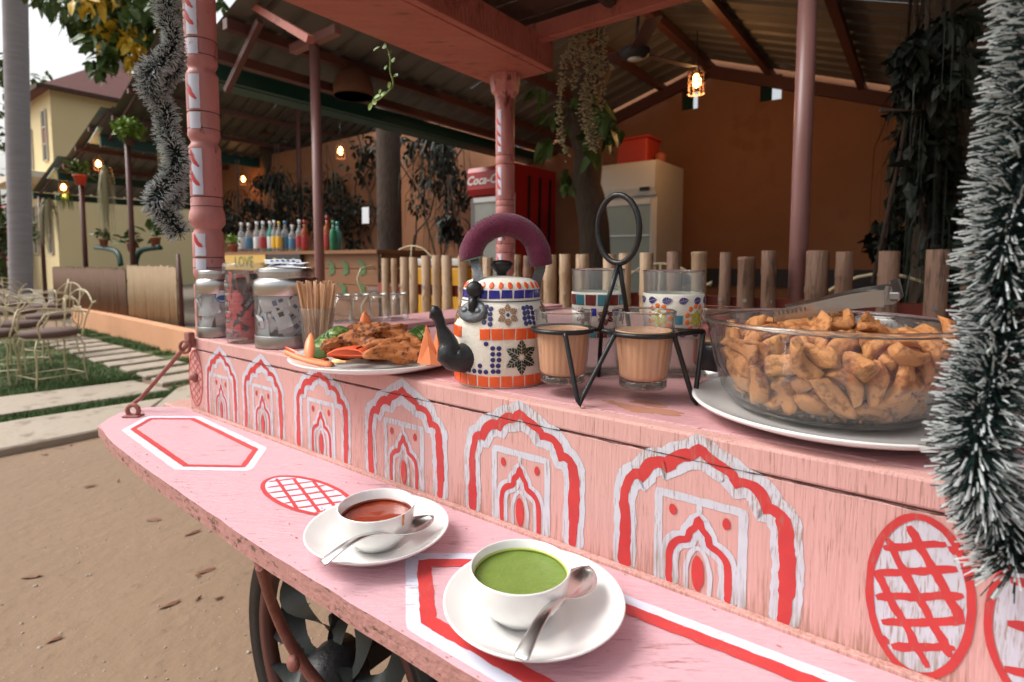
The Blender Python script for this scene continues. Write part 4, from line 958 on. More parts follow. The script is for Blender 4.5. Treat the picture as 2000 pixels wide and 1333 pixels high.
# painted decoration -------------------------------------------------
def pmap(a0):                       # on the panel, u to the viewer's right
    return lambda u, v, h: W(a0 - u, BF - h, ZS + v)
def vec(pts): return [Vector(p) for p in pts]
def cutgap(mb):
    keep = [i for i, f in enumerate(mb.f) if not (.9350 < sum(mb.v[j].z for j in f) / len(f) < .9372)]
    mb.f = [mb.f[i] for i in keep]; mb.m = [mb.m[i] for i in keep]; mb.s = [mb.s[i] for i in keep]
def arch(a0, hw, top, par=pan):
    mb = MB(); mf = pmap(a0); k = hw / .085; H = top / .137
    half = [(.815, .002), (.82, .04), (.815, .070), (.80, .084), (.745, .0935), (.655, .0965), (.625, .0945), (.60, .1035), (.51, .1115), (.38, .1135), (.345, .1110), (.315, .1175), (.20, .1235), (.08, .1265), (0, .1325)]
    half = [(x * .085 * k, z * H) for x, z in half]; v_ = lambda: random.uniform(-.0012, .0012); wl = random.uniform(.9, 1.12)
    jl = random.uniform(-.002, .002)
    full = [(-x + v_(), z + v_() * .6) for x, z in half] + [(x + v_(), z + jl * .5 + v_() * .6) for x, z in half[::-1][1:]]
    P_ = spline([(x, z, 0) for x, z in full], .0035); P_ = [Vector((p.x, p.y)) for p in P_]
    wd = .0255 * wl * k ** .6; stroke(mb, P_, [wd * .92, wd * .92, wd * 1.05, wd * 1.12, wd * 1.12, wd * 1.05, wd * .95, wd * .92], mf, .00035, 0, jit=.07)
    stroke(mb, P_, [.0125 * k, .0105 * k, .0085 * k, .011 * k, .0115 * k, .0095 * k, .0085 * k, .0095 * k, .0125 * k, .013 * k, .010 * k], mf, .0006, 1, jit=.12)
    # inner frame
    w_ = .0365 * k; h_ = .086 * H
    stroke(mb, poly([Vector(p) for p in ((-w_, .001), (-w_, h_), (w_, h_), (w_, .001))], .003), .0075 * k, mf, .00035, 0, jit=.08)
    ih = vec([(.0255, .002), (.0258, .026), (.024, .038), (.018, .045), (.0095, .049), (.008, .056), (.003, .062), (0, .0695)])
    ih = [Vector((p.x * k, p.y * H)) for p in ih]
    fl_ = [Vector((-p.x, p.y)) for p in ih] + ih[::-1][1:]
    Q = [Vector((p.x, p.y)) for p in spline([(p.x, p.y, 0) for p in fl_], .0025)]
    stroke(mb, Q, .0165 * k, mf, .00042, 0, jit=.08); stroke(mb, Q, .0062 * k, mf, .00068, 1, jit=.12)
    dq = [Vector((p.x, p.y)) for p in spline([(-.0098 * k, .002, 0), (-.0105 * k, .022 * H, 0), (-.006 * k, .038 * H, 0), (0, .0435 * H, 0), (.006 * k, .038 * H, 0), (.0105 * k, .022 * H, 0), (.0098 * k, .002, 0)], .003)]
    stroke(mb, dq, .0042 * k, mf, .0005, 0, jit=.1)
    blob(mb, (0, .020 * H), .0055 * k, .0165 * H, mf, .0007, 1)
    for s_ in (-1, 1): blob(mb, (s_ * .0232 * k, .0725 * H), .0034 * k, .0052 * H, mf, .0007, 1)
    stroke(mb, vec([(0, .085 * H), (0, .080 * H), (0, .073 * H)]), .006 * k, mf, .0005, 0)
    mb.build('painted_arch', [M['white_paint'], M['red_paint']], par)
for a0, hw, tp_ in ((1.050, .066, .132), (.900, .071, .134), (.728, .076, .136), (.541, .083, .136), (.349, .085, .138), (.150, .0875, .139)): arch(a0, hw, tp_)
def lattice(mb, cx, cy, rx, ry, mf, kind):
    ell = [Vector((cx + rx * math.cos(q * .1257), cy + ry * math.sin(q * .1257))) for q in range(50)]
    if kind != 'bolt': blob(mb, (cx, cy), rx * .96, ry * .97, mf, .0003, 0, 40, .03)
    n_ = 6 if kind != 'shelf' else 7
    big = max(rx, ry)
    for d in ((1, .42), (.55, -1)) if kind == 'panel' else ((1, .75), (1, -.75)) if kind == 'bolt' else ((.95, .30), (.55, -.85)):
        dv = Vector(d).normalized(); nv = Vector((-dv.y, dv.x))
        for i in range(-n_, n_ + 1):
            off = i * big * (.30 if kind == 'panel' else .23)
            pts = [Vector((cx, cy)) + nv * off + dv * t * .003 for t in range(-50, 51)]
            ins = [p for p in pts if ((p.x - cx) / rx) ** 2 + ((p.y - cy) / ry) ** 2 < .86]
            if len(ins) > 2: stroke(mb, ins, {'panel': .0058, 'shelf': .0042, 'bolt': .0016}[kind], mf, .0005 if d[1] > 0 else .00055, 1, jit=.28 if kind == 'panel' else .12)
    stroke(mb, ell, {'panel': .0052, 'shelf': .0055, 'bolt': .0028}[kind], mf, .0007, 1, closed=True, jit=.12)
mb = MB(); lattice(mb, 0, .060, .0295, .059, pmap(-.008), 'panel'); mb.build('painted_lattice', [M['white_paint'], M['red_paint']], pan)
for a0 in (1.156, -.082):
    mb = MB(); lattice(mb, 0, .066, .029, .056, pmap(a0), 'bolt')
    if a0 < 0:
        mb = MB(); mf = pmap(a0); blob(mb, (0, .062), .033, .056, mf, .0003, 0, 40, .03)
        ell = [Vector((.036 * math.cos(q * .1257), .062 + .058 * math.sin(q * .1257))) for q in range(50)]
        stroke(mb, ell, .0045, mf, .0007, 1, closed=True)
        for v in (.028, .060, .09): stroke(mb, vec([(-.026 + t * .005, v + t * .0006) for t in range(11)]), .007, mf, .0005, 1, jit=.2)
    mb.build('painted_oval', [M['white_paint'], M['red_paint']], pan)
    q = MB(); q.lathe([(.009, 0), (.0105, .002), (.007, .006), (.004, .010), (.001, .0105)], 16, Matrix.Translation(W(a0, BF - .0008, ZS + .068)) @ Matrix.Rotation(-AZ, 4, 'Z') @ Matrix.Rotation(R(90), 4, 'X')); q.build('bolt', M['rust'], pan)
smap = lambda a, b, h: W(a, b, ZS + h)
mb = MB(); jp = [Vector((-1.13 + i * .004, .1240 + .0005 * noise.noise((i * .15, 0, 0)) + .0003 * noise.noise((i * .9, 3, 0)))) for i in range(355)]
stroke(mb, jp, .0008, pmap(0), .0010, 0, jit=.7); mb.build('board_joint', M['crack'], pan)
def hexa(pts, w1, w2, name='painted_hexagon'):
    mb = MB(); c = Vector((sum(p[0] for p in pts) / 6, sum(p[1] for p in pts) / 6))
    def inset(d):
        out = []; P_ = [Vector(p) for p in pts]; n = len(P_)
        for i in range(n):
            e1 = (P_[i] - P_[i - 1]).normalized(); e2 = (P_[(i + 1) % n] - P_[i]).normalized()
            n1 = Vector((-e1.y, e1.x)); n2 = Vector((-e2.y, e2.x))
            if n1.dot(c - P_[i]) < 0: n1 = -n1; n2 = -n2
            b_ = (n1 + n2).normalized(); out.append(P_[i] + b_ * d / max(.5, b_.dot(n1)))
        return out
    stroke(mb, poly(inset(w1 / 2), .004, True), w1, smap, .0003, 0, closed=True, jit=.05)
    stroke(mb, poly(inset(w1 + w2 * .42), .004, True), w2, smap, .0006, 1, closed=True, jit=.09)
    mb.build(name, [M['white_clean'], M['red_paint']], shelf)
hexa([(1.190, .400), (1.125, .338), (.850, .318), (.757, .382), (.832, .447), (1.105, .462)], .0125, .0085)
hexa([(.414, .366), (.326, .288), (-.20, .292), (-.29, .370), (-.20, .452), (.325, .434)], .0125, .0135)
mb = MB(); lattice(mb, .625, .385, .085, .0345, smap, 'shelf'); mb.build('painted_lattice', [M['white_clean'], M['red_paint']], shelf)
# chips and scratches on the shelf edge
mb = MB()
for i in range(170):
    a = random.uniform(-.1, 1.25); 
    b = .2845 + random.random() ** 2 * .012 if random.random() < .6 else random.uniform(.30, .468)
    if a > .75: b += .012
    if a > 1.1 and b < .34: continue
    blob(mb, (a, b), random.uniform(.0006, .0022), random.uniform(.0004, .0011), smap, .0009 if b > .3 else .00012, 0, 7, .6)
mb.build('paint_chips', M['edge'], shelf)['kind'] = 'stuff'
# chai stain on the counter
mb = MB(); tmap = lambda a, b, h: W(a, b, ZT + h)
for px, py, rx, ry in ((1250, 800, .020, .012), (1210, 790, .014, .006), (1300, 805, .018, .010), (1190, 785, .008, .004), (1270, 790, .02, .008)):
    a, b = ab(PZ(px, py, ZT)); blob(mb, (a, b), rx, ry, tmap, .0002 + .00005 * len(mb.f) / 22, 0, 22, .5)
mb.build('chai_spill', mat('dried_chai_stain', (.46, .21, .12), .18, noise_=((.52, .25, .18), 40, .8)), top)
# posts
def post_geo(a, b, z0, z1, feats, r, label, side=1, name='post'):
    prof = [(r * 1.02, z0)]
    z = z0
    for zf, kind in feats:
        if kind == 'ring': prof += [(r, zf - .004), (r * .965, zf - .001), (r * .965, zf + .001), (r, zf + .004)]
        if kind == 'neck': prof += [(r, zf - .016), (r * 1.02, zf - .012), (r * .84, zf - .005), (r * .82, zf), (r * .9, zf + .004), (r * 1.03, zf + .012), (r, zf + .02)]
        if kind == 'bulge': prof += [(r * .98, zf - .03), (r * .84, zf - .024), (r * .86, zf - .02), (r * 1.10, zf - .012), (r * 1.15, zf), (r * 1.08, zf + .013), (r, zf + .02)]
    prof += [(r, z1)]
    m = MB(); m.lathe(prof, 40, Matrix.Translation(W(a, b, 0))); po = m.build(name, M['post'], cart)
    for zf, kind in feats:
        for dz in ([0] if kind == 'ring' else [.024]):
            q = MB(); q.tube([W(a, b, zf + dz) + Vector((math.cos(t * .157), math.sin(t * .157), 0)) * (r * (1.0 if kind != 'ring' else .975)) for t in range(40)], .0007, 4, closed=True); q.build('groove_line', M['crack'], po)
    return po
feL = [(1.035, 'ring'), (1.075, 'neck'), (1.12, 'ring'), (1.20, 'bulge'), (1.243, 'ring'), (1.355, 'neck'), (1.412, 'ring'), (1.50, 'neck'), (1.555, 'ring'), (1.66, 'neck')]
pL = post_geo(1.185, .525, .80, 1.74, feL, .0295, 'l')
feB = [(1.02, 'ring'), (1.06, 'neck'), (1.14, 'ring'), (1.17, 'ring'), (1.27, 'ring'), (1.30, 'ring'), (1.32, 'ring'), (1.44, 'ring'), (1.47, 'ring')]
pB = post_geo(1.16, 1.50, .80, 1.68, feB, .0325, 'b')
m = MB(); m.lathe([(.034, 1.66), (.036, 1.672), (.046, 1.682), (.048, 1.70), (.052, 1.715), (.052, 1.7395)], 8, Matrix.Translation(W(1.16, 1.50, 0))); m.build('capital', M['post'], pB, shade=False)
pR = post_geo(-.100, .535, ZT, 1.80, [(z + .0, k) for z, k in feL if z > 1.0], .0295, 'r')
pR2 = post_geo(-.235, 1.44, ZT, 1.80, feB, .0325, 'r2')
# white stripes with red leaf strokes on the posts
def on_post(a, b, r, ang0):
    c = W(a, b, 0)
    return lambda u, v, h: c + Vector((math.cos(ang0 + u / r), math.sin(ang0 + u / r), 0)) * (r + .0006 + h) + Vector((0, 0, v))
def post_paint(a, b, r, ang, zs, po, wd=.022):
    mf = on_post(a, b, r, ang)
    for z0, z1 in zs:
        mb = MB()
        stroke(mb, poly(vec([(0, z0), (0, z1)]), .006), wd, mf, .0002, 0, jit=.04, ends=False, cols=6)
        z = z0 + .018
        while z < z1 - .022:
            L = random.uniform(.026, .034)
            stroke(mb, [Vector((p.x, p.y)) for p in spline([(-.011, z + L, 0), (-.006, z + L * .4, 0), (.005, z, 0)], .003)], [.004, .008, .008, .005], mf, .0008, 1, cols=3)
            z += random.uniform(.030, .038)
        mb.build('painted_stripe', [M['white_clean'], M['red_paint']], po)
angL = math.atan2(-W(1.185, .525, 0).y, -W(1.185, .525, 0).x)
post_paint(1.185, .525, .0297, angL - .55, [(.97, 1.032), (1.04, 1.060), (1.095, 1.117), (1.123, 1.168), (1.246, 1.338), (1.377, 1.409), (1.416, 1.483), (1.522, 1.552), (1.559, 1.643)], pL)
angB = math.atan2(-W(1.16, 1.5, 0).y, -W(1.16, 1.5, 0).x)
post_paint(1.16, 1.50, .0327, angB - .6, [(.98, 1.04), (1.08, 1.135), (1.18, 1.26), (1.335, 1.43), (1.48, 1.62)], pB, .014)
angR = math.atan2(-W(-.1, .535, 0).y, -W(-.1, .535, 0).x)
post_paint(-.100, .535, .0297, angR - .5, [(.985, 1.05), (1.13, 1.165), (1.25, 1.335), (1.42, 1.48)], pR)
# canopy
cbox('canopy_plank', 1.262, 1.03, .38, 1.565, 1.7405, 1.775, M['canopy'], .004)
cbox('canopy_plank', -.20, -.06, .38, 1.565, 1.802, 1.84, M['canopy'], .004)
cbox('canopy_fascia', 1.0295, 1.006, .38, 1.565, 1.743, 1.835, M['canopy'], .003)
cbox('canopy_beam', 1.25, AR, 1.475, 1.51, 1.815, 1.87, M['canopy'], .003)
cbox('canopy_beam', 1.25, AR, .40, .44, 1.84, 1.89, M['canopy'], .003)
for i in range(11):
    b = .30 + i * .118; cbox('roof_plank', 1.32, AR - .1, b, b + .112, 1.892 + .0, 1.912, M['darkwood'], .003)
for a in (.75, .40, .05):
    m = MB(); m.tube(spline([W(a, .45, 1.872), W(a + .02, .8, 1.862), W(a, 1.2, 1.868), W(a, 1.47, 1.866)], .08), .024, 8); m.build('roof_log', M['bark'], cart)
# iron stay rod of the shelf with its rusty hook and eye
m = MB(); p0 = W(1.150, .4655, .952); p1 = PZ(262, 793, .823)
m.tube(spline([p1 + Vector((-.008, 0, -.001)), p1 + Vector((0, 0, .006)), p1.lerp(p0, .12), p1.lerp(p0, .5), p1.lerp(p0, .88), p0 + Vector((.0, -.004, -.003)), p0], .01), .0042, 8)
m.tube([p0 + Vector((-.006 + .010 * math.cos(q * .52), -.004, -.008 + .012 * math.sin(q * .52))) for q in range(12)], .0030, 6, closed=True)
rod = m.build('stay_rod', M['rust'], cart)
m = MB(); X = Matrix.Translation(PZ(260, 806, ZS + .008)); m.box((0, 0, -.0065), (.03, .022, .004), X, bev=.001)
m.tube([X @ Vector((.011 * math.cos(q * .52), 0, .0035 + .0115 * math.sin(q * .52))) for q in range(12)], .0042, 6, closed=True); m.build('eye_bolt', M['rust'], rod)
m = MB(); m.box((0, 0, 0), (.022, .012, .03), Matrix.Translation(W(1.158, .470, .957)) @ Matrix.Rotation(-AZ, 4, 'Z'), bev=.002); m.build('hook_plate', M['rust'], rod)
# wheel: rim, tyre, twisted leaf-like iron spokes
wa, wz, wb, WR = .700, .475, .475, .222
wh = cbox('axle', wa + .02, wa - .02, .45, 1.4, wz - .02, wz + .02, M['black_iron'], .003)
WX = Matrix.Translation(W(wa, wb, wz)) @ Matrix.Rotation(-AZ, 4, 'Z') @ Matrix.Rotation(R(90), 4, 'X')
m = MB(); m.lathe([(WR, -.014), (WR + .012, -.017), (WR + .016, 0), (WR + .012, .017), (WR, .014), (WR - .012, .012), (WR - .012, -.012)], 72, WX, closed=True); wheel = m.build('wheel', M['black_matte'], cart)
m = MB(); m.lathe([(WR - .014, -.012), (WR - .030, -.010), (WR - .030, .010), (WR - .014, .012)], 72, WX, closed=True); m.build('rim', M['steel_red'], wheel)
m = MB(); m.lathe([(.045, -.03), (.048, 0), (.040, .035), (.022, .05), (.001, .052)], 24, WX); m.build('hub', M['black_matte'], wheel)
for i in range(14):
    q = i * 2 * math.pi / 14; m = MB(); V = []; k = 14
    for j in range(k + 1):
        t = j / k; rr = .035 + t * (WR - .06); wd = .004 + .017 * math.sin(math.pi * t) ** .8; tw = t * 3.4 + i; bx = .022 * math.sin(t * 6.3 + i * 2.1)
        c = Vector((math.cos(q) * rr - math.sin(q) * bx, math.sin(q) * rr + math.cos(q) * bx, .012 * math.sin(t * 5 + i)))
        d = Vector((-math.sin(q), math.cos(q), 0)) * math.cos(tw) * wd + Vector((0, 0, 1)) * math.sin(tw) * wd
        V += [c - d, c + d]
    V2 = [v + Vector((0, 0, .0015)) for v in V]
    Fs = [(2 * j, 2 * j + 1, 2 * j + 3, 2 * j + 2) for j in range(k)]
    m.add(V, Fs, 0, True, WX); m.build('spoke', mat('dark_green_iron', (.018, .032, .032), .45, noise_=((.05, .05, .045), 30, .7), bump=.4, bscale=100), wheel)
# red brace in front of the wheel
m = MB(); br = [PZ(508, 1098, ZS - .022), PB(532, 1180, .36), PB(570, 1262, .385), PB(630, 1345, .41), PB(760, 1480, .44)]
m.tube(spline(br, .02), .0105, 8, flat=.6); brace = m.build('brace', M['rust'], cart)
m = MB(); m.lathe([(.010, 0), (.011, .006), (.006, .010), (.001, .011)], 8, Matrix.Translation(PB(578, 1293, .372)) @ Matrix.Rotation(-AZ, 4, 'Z') @ Matrix.Rotation(R(90), 4, 'X')); m.build('bolt', M['rust'], brace)
cbox('leg', .545, .50, .50, .545, .0, .704, M['black_iron'], .003); cbox('leg', -.1, -.15, .50, .545, 0, .704, M['black_iron'], .003); cbox('leg', .545, .50, 1.35, 1.395, .0, .704, M['black_iron'], .003)
for i in range(7):
    cbox('side_slat', .50 - i * .062, .475 - i * .062, .505, .517, .50, .702, M['bamboo_d'], .003)
cbox('lower_rail', .50, AR, .5175, .535, .50, .53, M['darkwood'], .003)

# ================================================================== THINGS ON THE SHELF
def saucer_cup(c_s, c_c, soup, soupname, rimcol, slabel, clabel, splabel, tip, bowlc, rs=.0755, rc=.0425):
    t = (lambda m: tag(m, slabel, 'saucer', None))
    m = MB(); z0 = ZS
    prof = [(.001, .004), (.020, .004), (.030, .0035), (.034, .006), (.050, .0085), (.064, .0145), (.0735, .0215), (.0755, .0225), (.0760, .0212), (.0735, .0185), (.060, .0095), (.040, .0035), (.036, .0), (.030, .0), (.029, .002), (.001, .002)]
    m.lathe([(r * rs / .0755, z) for r, z in prof], 72); o = m.build('saucer', M['ceramic']); o.location = (c_s.x, c_s.y, z0); t(o)
    cup = thing('soup_cup', clabel, 'cup', (c_c.x, c_c.y, z0 + .0068)); k = rc / .0425
    m = MB(); pr = [(.001, .003), (.0215, .003), (.022, .0), (.0240, .0), (.0250, .0028), (.0325, .0085), (.0385, .0175), (.0412, .0285), (.0425, .0395), (.0422, .0405), (.0415, .0407), (.0408, .0400), (.0394, .0285), (.0365, .0185), (.030, .0105), (.020, .006), (.001, .005)]
    m.lathe([(r * k, z) for r, z in pr], 72); m.build('cup_body', M['ceramic'], cup, world=False)
    m = MB(); zs = .0300 if soupname == 'green_soup' else .0265; rs_ = {True: .0395, False: .0391}[soupname == 'green_soup'] * k
    V = [(0, 0, zs)]; rings = 9; n = 48
    for i in range(1, rings + 1):
        for j in range(n):
            q = 2 * math.pi * j / n; rr = rs_ * i / rings
            V.append((rr * math.cos(q), rr * math.sin(q), zs + .0004 * noise.noise((rr * 90 * math.cos(q), rr * 90 * math.sin(q), 2)) + (.0006 if i == rings else 0)))
    Fs = [(0, 1 + j, 1 + (j + 1) % n) for j in range(n)] + [(1 + (i - 1) * n + j, 1 + i * n + j, 1 + i * n + (j + 1) % n, 1 + (i - 1) * n + (j + 1) % n) for i in range(1, rings) for j in range(n)]
    m.add(V, Fs, 0, True); m.build(soupname, soup, cup, world=False)
    m = MB(); m.lathe([(rs_ - .0008, zs + .0007), (rs_ + .0004, zs + .0012), (rs_ + .0009, zs + .0032), (rs_ + .0002, zs + .0035)], 48, closed=True); m.build('soup_ring', rimcol, cup, world=False)
    if soupname == 'tomato_soup':
        m = MB(); q = -.62; cc = Vector((math.cos(q), math.sin(q), 0)); tt = Vector((-math.sin(q), math.cos(q), 0)); V = []
        for zz, ww in ((.0405, .0016), (.037, .0013), (.033, .0010), (.030, .0014), (.0288, .0006)): rr = (.0424 if zz > .0395 else .0416 + (zz - .0285) * .12) * k + .0003; V += [cc * rr - tt * ww + Vector((0, 0, zz)), cc * (rr + .0003) + Vector((0, 0, zz)), cc * rr + tt * ww + Vector((0, 0, zz))]
        m.add(V, [(3 * i + j, 3 * i + j + 1, 3 * i + j + 4, 3 * i + j + 3) for i in range(4) for j in range(2)], 0, True); m.build('soup_drip', mat('orange_drip', (.62, .24, .05), .25), cup, world=False)
    spoon(tip, bowlc, splabel)
def spoon(tip, bw, label, up=False):
    """tip = end of handle, bw = far end of the bowl"""
    d = bw - tip; L = d.length; ex = d.normalized(); ez = Vector((0, 0, 1)); ey = ez.cross(ex).normalized(); ez = ex.cross(ey)
    def sec(t):      # t 0..1 along; half width and profile height
        if t < .60: wv = .0058 - .0030 * (t / .60) ** .8; dep = 0
        else:
            s = (t - .60) / .40; wv = .0028 + .0128 * math.sin(min(1, s * 1.02) * math.pi) ** .72 * (1 if s > .02 else .3); dep = .0065 * math.sin(s * math.pi) ** .8 if s < 1 else 0
        if t > .985: wv *= .55
        if t < .02: wv *= .7
        return wv, dep
    V = []; n = 46; c = 9
    for i in range(n + 1):
        t = i / n; wv, dep = sec(t); arch_ = .010 * math.sin(min(1, t / .62) * math.pi) * (1 if t < .62 else 0) 
        for j in range(c):
            u = j / (c - 1) * 2 - 1
            z = arch_ + (-dep * (1 - u * u) if dep else .0006 * (1 - u * u))
            V.append(tip + ex * (t * L) + ey * (u * wv) + ez * z)
    th = .0011; N0 = len(V); V += [v - ez * th for v in V]
    Fs = []
    for i in range(n):
        for j in range(c - 1):
            a_ = i * c + j; Fs.append((a_, a_ + 1, a_ + c + 1, a_ + c)); Fs.append((N0 + a_, N0 + a_ + c, N0 + a_ + c + 1, N0 + a_ + 1))
        Fs.append((i * c, i * c + c, N0 + i * c + c, N0 + i * c)); Fs.append((i * c + c - 1, N0 + i * c + c - 1, N0 + (i + 1) * c + c - 1, (i + 1) * c + c - 1))
    for i0 in (0, n):
        for j in range(c - 1):
            a_ = i0 * c + j; Fs.append((a_, N0 + a_, N0 + a_ + 1, a_ + 1))
    m = MB(); m.add(V, Fs, 0, True); tag(m.build('spoon', M['spoon']), label, 'spoon')
saucer_cup(Vector((.0182, .4385, 0)), Vector((.0072, .4400, 0)), M['green_soup'], 'green_soup', M['green_rim'], 'white saucer under the cup of green soup, nearest the viewer', 'white cup filled with green soup', 'steel spoon lying right of the green soup cup', PZ(1016, 1288, ZS + .030), PZ(1150, 1106, ZS + .031))
saucer_cup(Vector((-.1425, .5600, 0)), Vector((-.1420, .5530, 0)), M['tomato'], 'tomato_soup', M['tomato'], 'white saucer under the cup of red soup', 'white cup holding red tomato soup', 'steel spoon lying across the saucer of the red soup cup', PZ(630, 1100, ZS + .028), PZ(846, 1008, ZS + .031), .0745, .0400)

# ================================================================== KETTLE
KX, KY = -.0135, .703
kt = thing('tea_kettle', 'mosaic tiled tea kettle with black spout and maroon velvet handle', 'kettle', (KX, KY, ZT))
kprof = [(.0595, 0), (.0610, .004), (.0612, .070), (.0608, .076), (.0590, .082), (.0555, .094), (.0515, .104)]
def kr(z, pf=kprof):
    for (r0, z0), (r1, z1) in zip(pf, pf[1:]):
        if z0 <= z <= z1: return r0 + (r1 - r0) * (z - z0) / (z1 - z0)
    return pf[-1][0]
m = MB(); m.lathe([(.001, .0005)] + kprof[:1] + kprof[1:] + [(.0495, .1055), (.046, .106)], 64); kb = m.build('kettle_body', M['grout'], kt, world=False)
m = MB(); m.lathe([(.0590, .0002), (.0606, .0002), (.0600, -.0001)], 64); 
def kmap(h0=0, pf=None):
    def f(th, z, h): r = (kr(z) if pf is None else kr(z, pf)) + h + h0; return Vector((r * math.sin(th), -r * math.cos(th), z))
    return f
def tile_quad(par, mt, f, th0, th1, z0, z1, h=.0011, name='mosaic_tile', skew=0):
    j = lambda s: random.uniform(-s, s)
    c = [(th0 + j(.012), z0 + j(.0004)), (th1 + j(.012), z0 + j(.0004)), (th1 + j(.012), z1 + j(.0004)), (th0 + j(.012), z1 + j(.0004))]
    m = MB(); ct = ((th0 + th1) / 2, (z0 + z1) / 2); inn = [(ct[0] + (x - ct[0]) * .9, ct[1] + (z - ct[1]) * .9) for x, z in c]
    mid = lambda p, q: ((p[0] + q[0]) / 2, (p[1] + q[1]) / 2)
    c2 = []; i2 = []
    for k in range(4): c2 += [c[k], mid(c[k], c[(k + 1) % 4])]; i2 += [inn[k], mid(inn[k], inn[(k + 1) % 4])]
    tl = j(.0002)
    V = [f(x, z, -.0005) for x, z in c2] + [f(x, z, h * .7) for x, z in c2] + [f(x, z, h + tl) for x, z in i2] + [f(ct[0], ct[1], h + .0001)]
    Fs = [(i, (i + 1) % 8, 8 + (i + 1) % 8, 8 + i) for i in range(8)] + [(8 + i, 8 + (i + 1) % 8, 16 + (i + 1) % 8, 16 + i) for i in range(8)] + [(16 + i, 16 + (i + 1) % 8, 24) for i in range(8)]
    m.add(V, Fs); return m.build(name, mt, par, world=False)
def tile_blob(par, mt, f, th, z, ru, rv, R0, h=.0010, name='mosaic_dot', n=14):
    V = []
    for k, hh in ((1, -.0004), (1, h * .6), (.75, h)):
        for j in range(n): q = 2 * math.pi * j / n; V.append(f(th + ru * k * math.cos(q) / R0, z + rv * k * math.sin(q), hh))
    V.append(f(th, z, h * 1.1))
    Fs = [(a * n + j, a * n + (j + 1) % n, (a + 1) * n + (j + 1) % n, (a + 1) * n + j) for a in (0, 1) for j in range(n)] + [(2 * n + j, 2 * n + (j + 1) % n, 3 * n) for j in range(n)]
    m = MB(); m.add(V, Fs, 0, False); return m.build(name, mt, par, world=False)
def leaf_tile(par, mt, f, th, z, ang, L, wd, R0, h=.0010, name='leaf_tile', nv=5):
    """leaf of glass: segments split by veins, pointing along ang from (th, z)"""
    m = MB(); ca, sa = math.cos(ang), math.sin(ang)
    def P(x, y, hh):   # x along the leaf
        return f(th + (x * ca - y * sa) / R0, z + x * sa + y * ca, hh)
    hw = lambda x: wd / 2 * math.sin(math.pi * min(1, max(0, x / L)) ** .85)
    for s in (-1, 1):
        for i in range(nv):
            x0 = L * (i + .12) / nv; x1 = L * (i + .86) / nv
            y0 = s * wd * .045; q = []
            sk = L * .16
            q = [(x0, y0), (x1, y0), (min(L, x1 + sk), s * max(wd * .06, hw(min(L, x1 + sk)))), (min(L, x0 + sk), s * max(wd * .06, hw(min(L, x0 + sk))))]
            V = [P(x, y, -.0003) for x, y in q] + [P(x, y, h) for x, y in q]
            m.add(V, [(4, 5, 6, 7), (0, 1, 5, 4), (1, 2, 6, 5), (2, 3, 7, 6), (3, 0, 4, 7)])
    return m.build(name, mt, par, world=False)
kf = kmap(); N = 26
for i in range(N):
    t0 = -math.pi + i * 2 * math.pi / N; dt = 2 * math.pi / N
    tile_quad(kb, M['t_red'], kf, t0 + dt * .06, t0 + dt * .94, .0020, .0155)
    if not (-1.15 < t0 < -.55): tile_quad(kb, M['t_red'], kf, t0 + dt * .06 + .05, t0 + dt * .94 + .05, .0595, .0730)
def flower(par, f, th, z, r0, L, wd, mt, R0, n=6, cen=None, nv=5):
    for k in range(n):
        a_ = math.pi / 2 + k * 2 * math.pi / n
        leaf_tile(par, mt, f, th + r0 * math.cos(a_) / R0, z + r0 * math.sin(a_), a_, L, wd, R0, nv=nv)
    if cen: tile_blob(par, cen, f, th, z, .0022, .0022, R0)
for th in (.42, 1.75, 3.0, -2.0): flower(kb, kf, th, .0378, .0030, .0188, .0118, M['t_green'], .061)
for th in (.15, 1.25, 2.4, -2.4, -1.3): flower(kb, kf, th, .0893, .0036, .0100, .0080, M['t_brown'], .057, cen=M['t_navy'], nv=4)
dots = []
for zc in (.0215, .0285, .0355, .0425, .0495): dots += [(-.16 + .0, zc), (-.04, zc)]
for zc in (.0235, .0305, .0375, .0455, .052): dots += [(1.02, zc), (1.13, zc - .003)]
dots += [(-.28, .0275), (-.55, .0275), (-.16, .0225), (-.04, .0225), (.14, .0225), (.16, .052)] * 0 + [(x, .0205) for x in (-.30, -.43, -.56, -.69, -.82, -.95, -1.08)] + [(-.42, .0275), (-.28, .0545), (-.95, .030), (-1.1, .036)]
for zc in (.0785, .0845, .0905, .0965): dots += [(-.22, zc), (-.335, zc + .002), (.52, zc), (.63, zc + .001), (.74, zc)]
for th, zc in dots:
    tile_blob(kb, M['t_navy'], kf, th + random.uniform(-.012, .012), zc, .0030, .0029, kr(zc))
# lid
ld_prof = [(.0488, .106), (.0492, .1075), (.0492, .1188), (.0475, .1225), (.0445, .1275), (.036, .1315), (.010, .1345)]
m = MB(); m.lathe([(.050, .1045), (.0512, .1055), (.0500, .1065)] + ld_prof[1:] + [(.001, .1348)], 56); lid = m.build('lid', M['grout'], kt, world=False)
lf = kmap(0, ld_prof)
for i in range(20):
    t0 = -math.pi + i * 2 * math.pi / 20; dt = math.pi / 10
    tile_quad(lid, M['t_blue'], lf, t0 + dt * .06, t0 + dt * .92, .1080, .1182)
for i in range(26): tile_blob(lid, M['t_red'], lf, i * 2 * math.pi / 26, .1238, .0030, .0042, .045, name='mosaic_petal')
m = MB(); m.lathe([(.006, .134), (.007, .139), (.0125, .144), (.0150, .149), (.0135, .1535), (.001, .155)], 24); m.build('knob', M['black_iron'], lid, world=False)
m = MB(); m.lathe([(.0512, .1035), (.0525, .1045), (.0512, .1055)], 48); m.build('lid_seat', M['grey_iron'], kt, world=False)
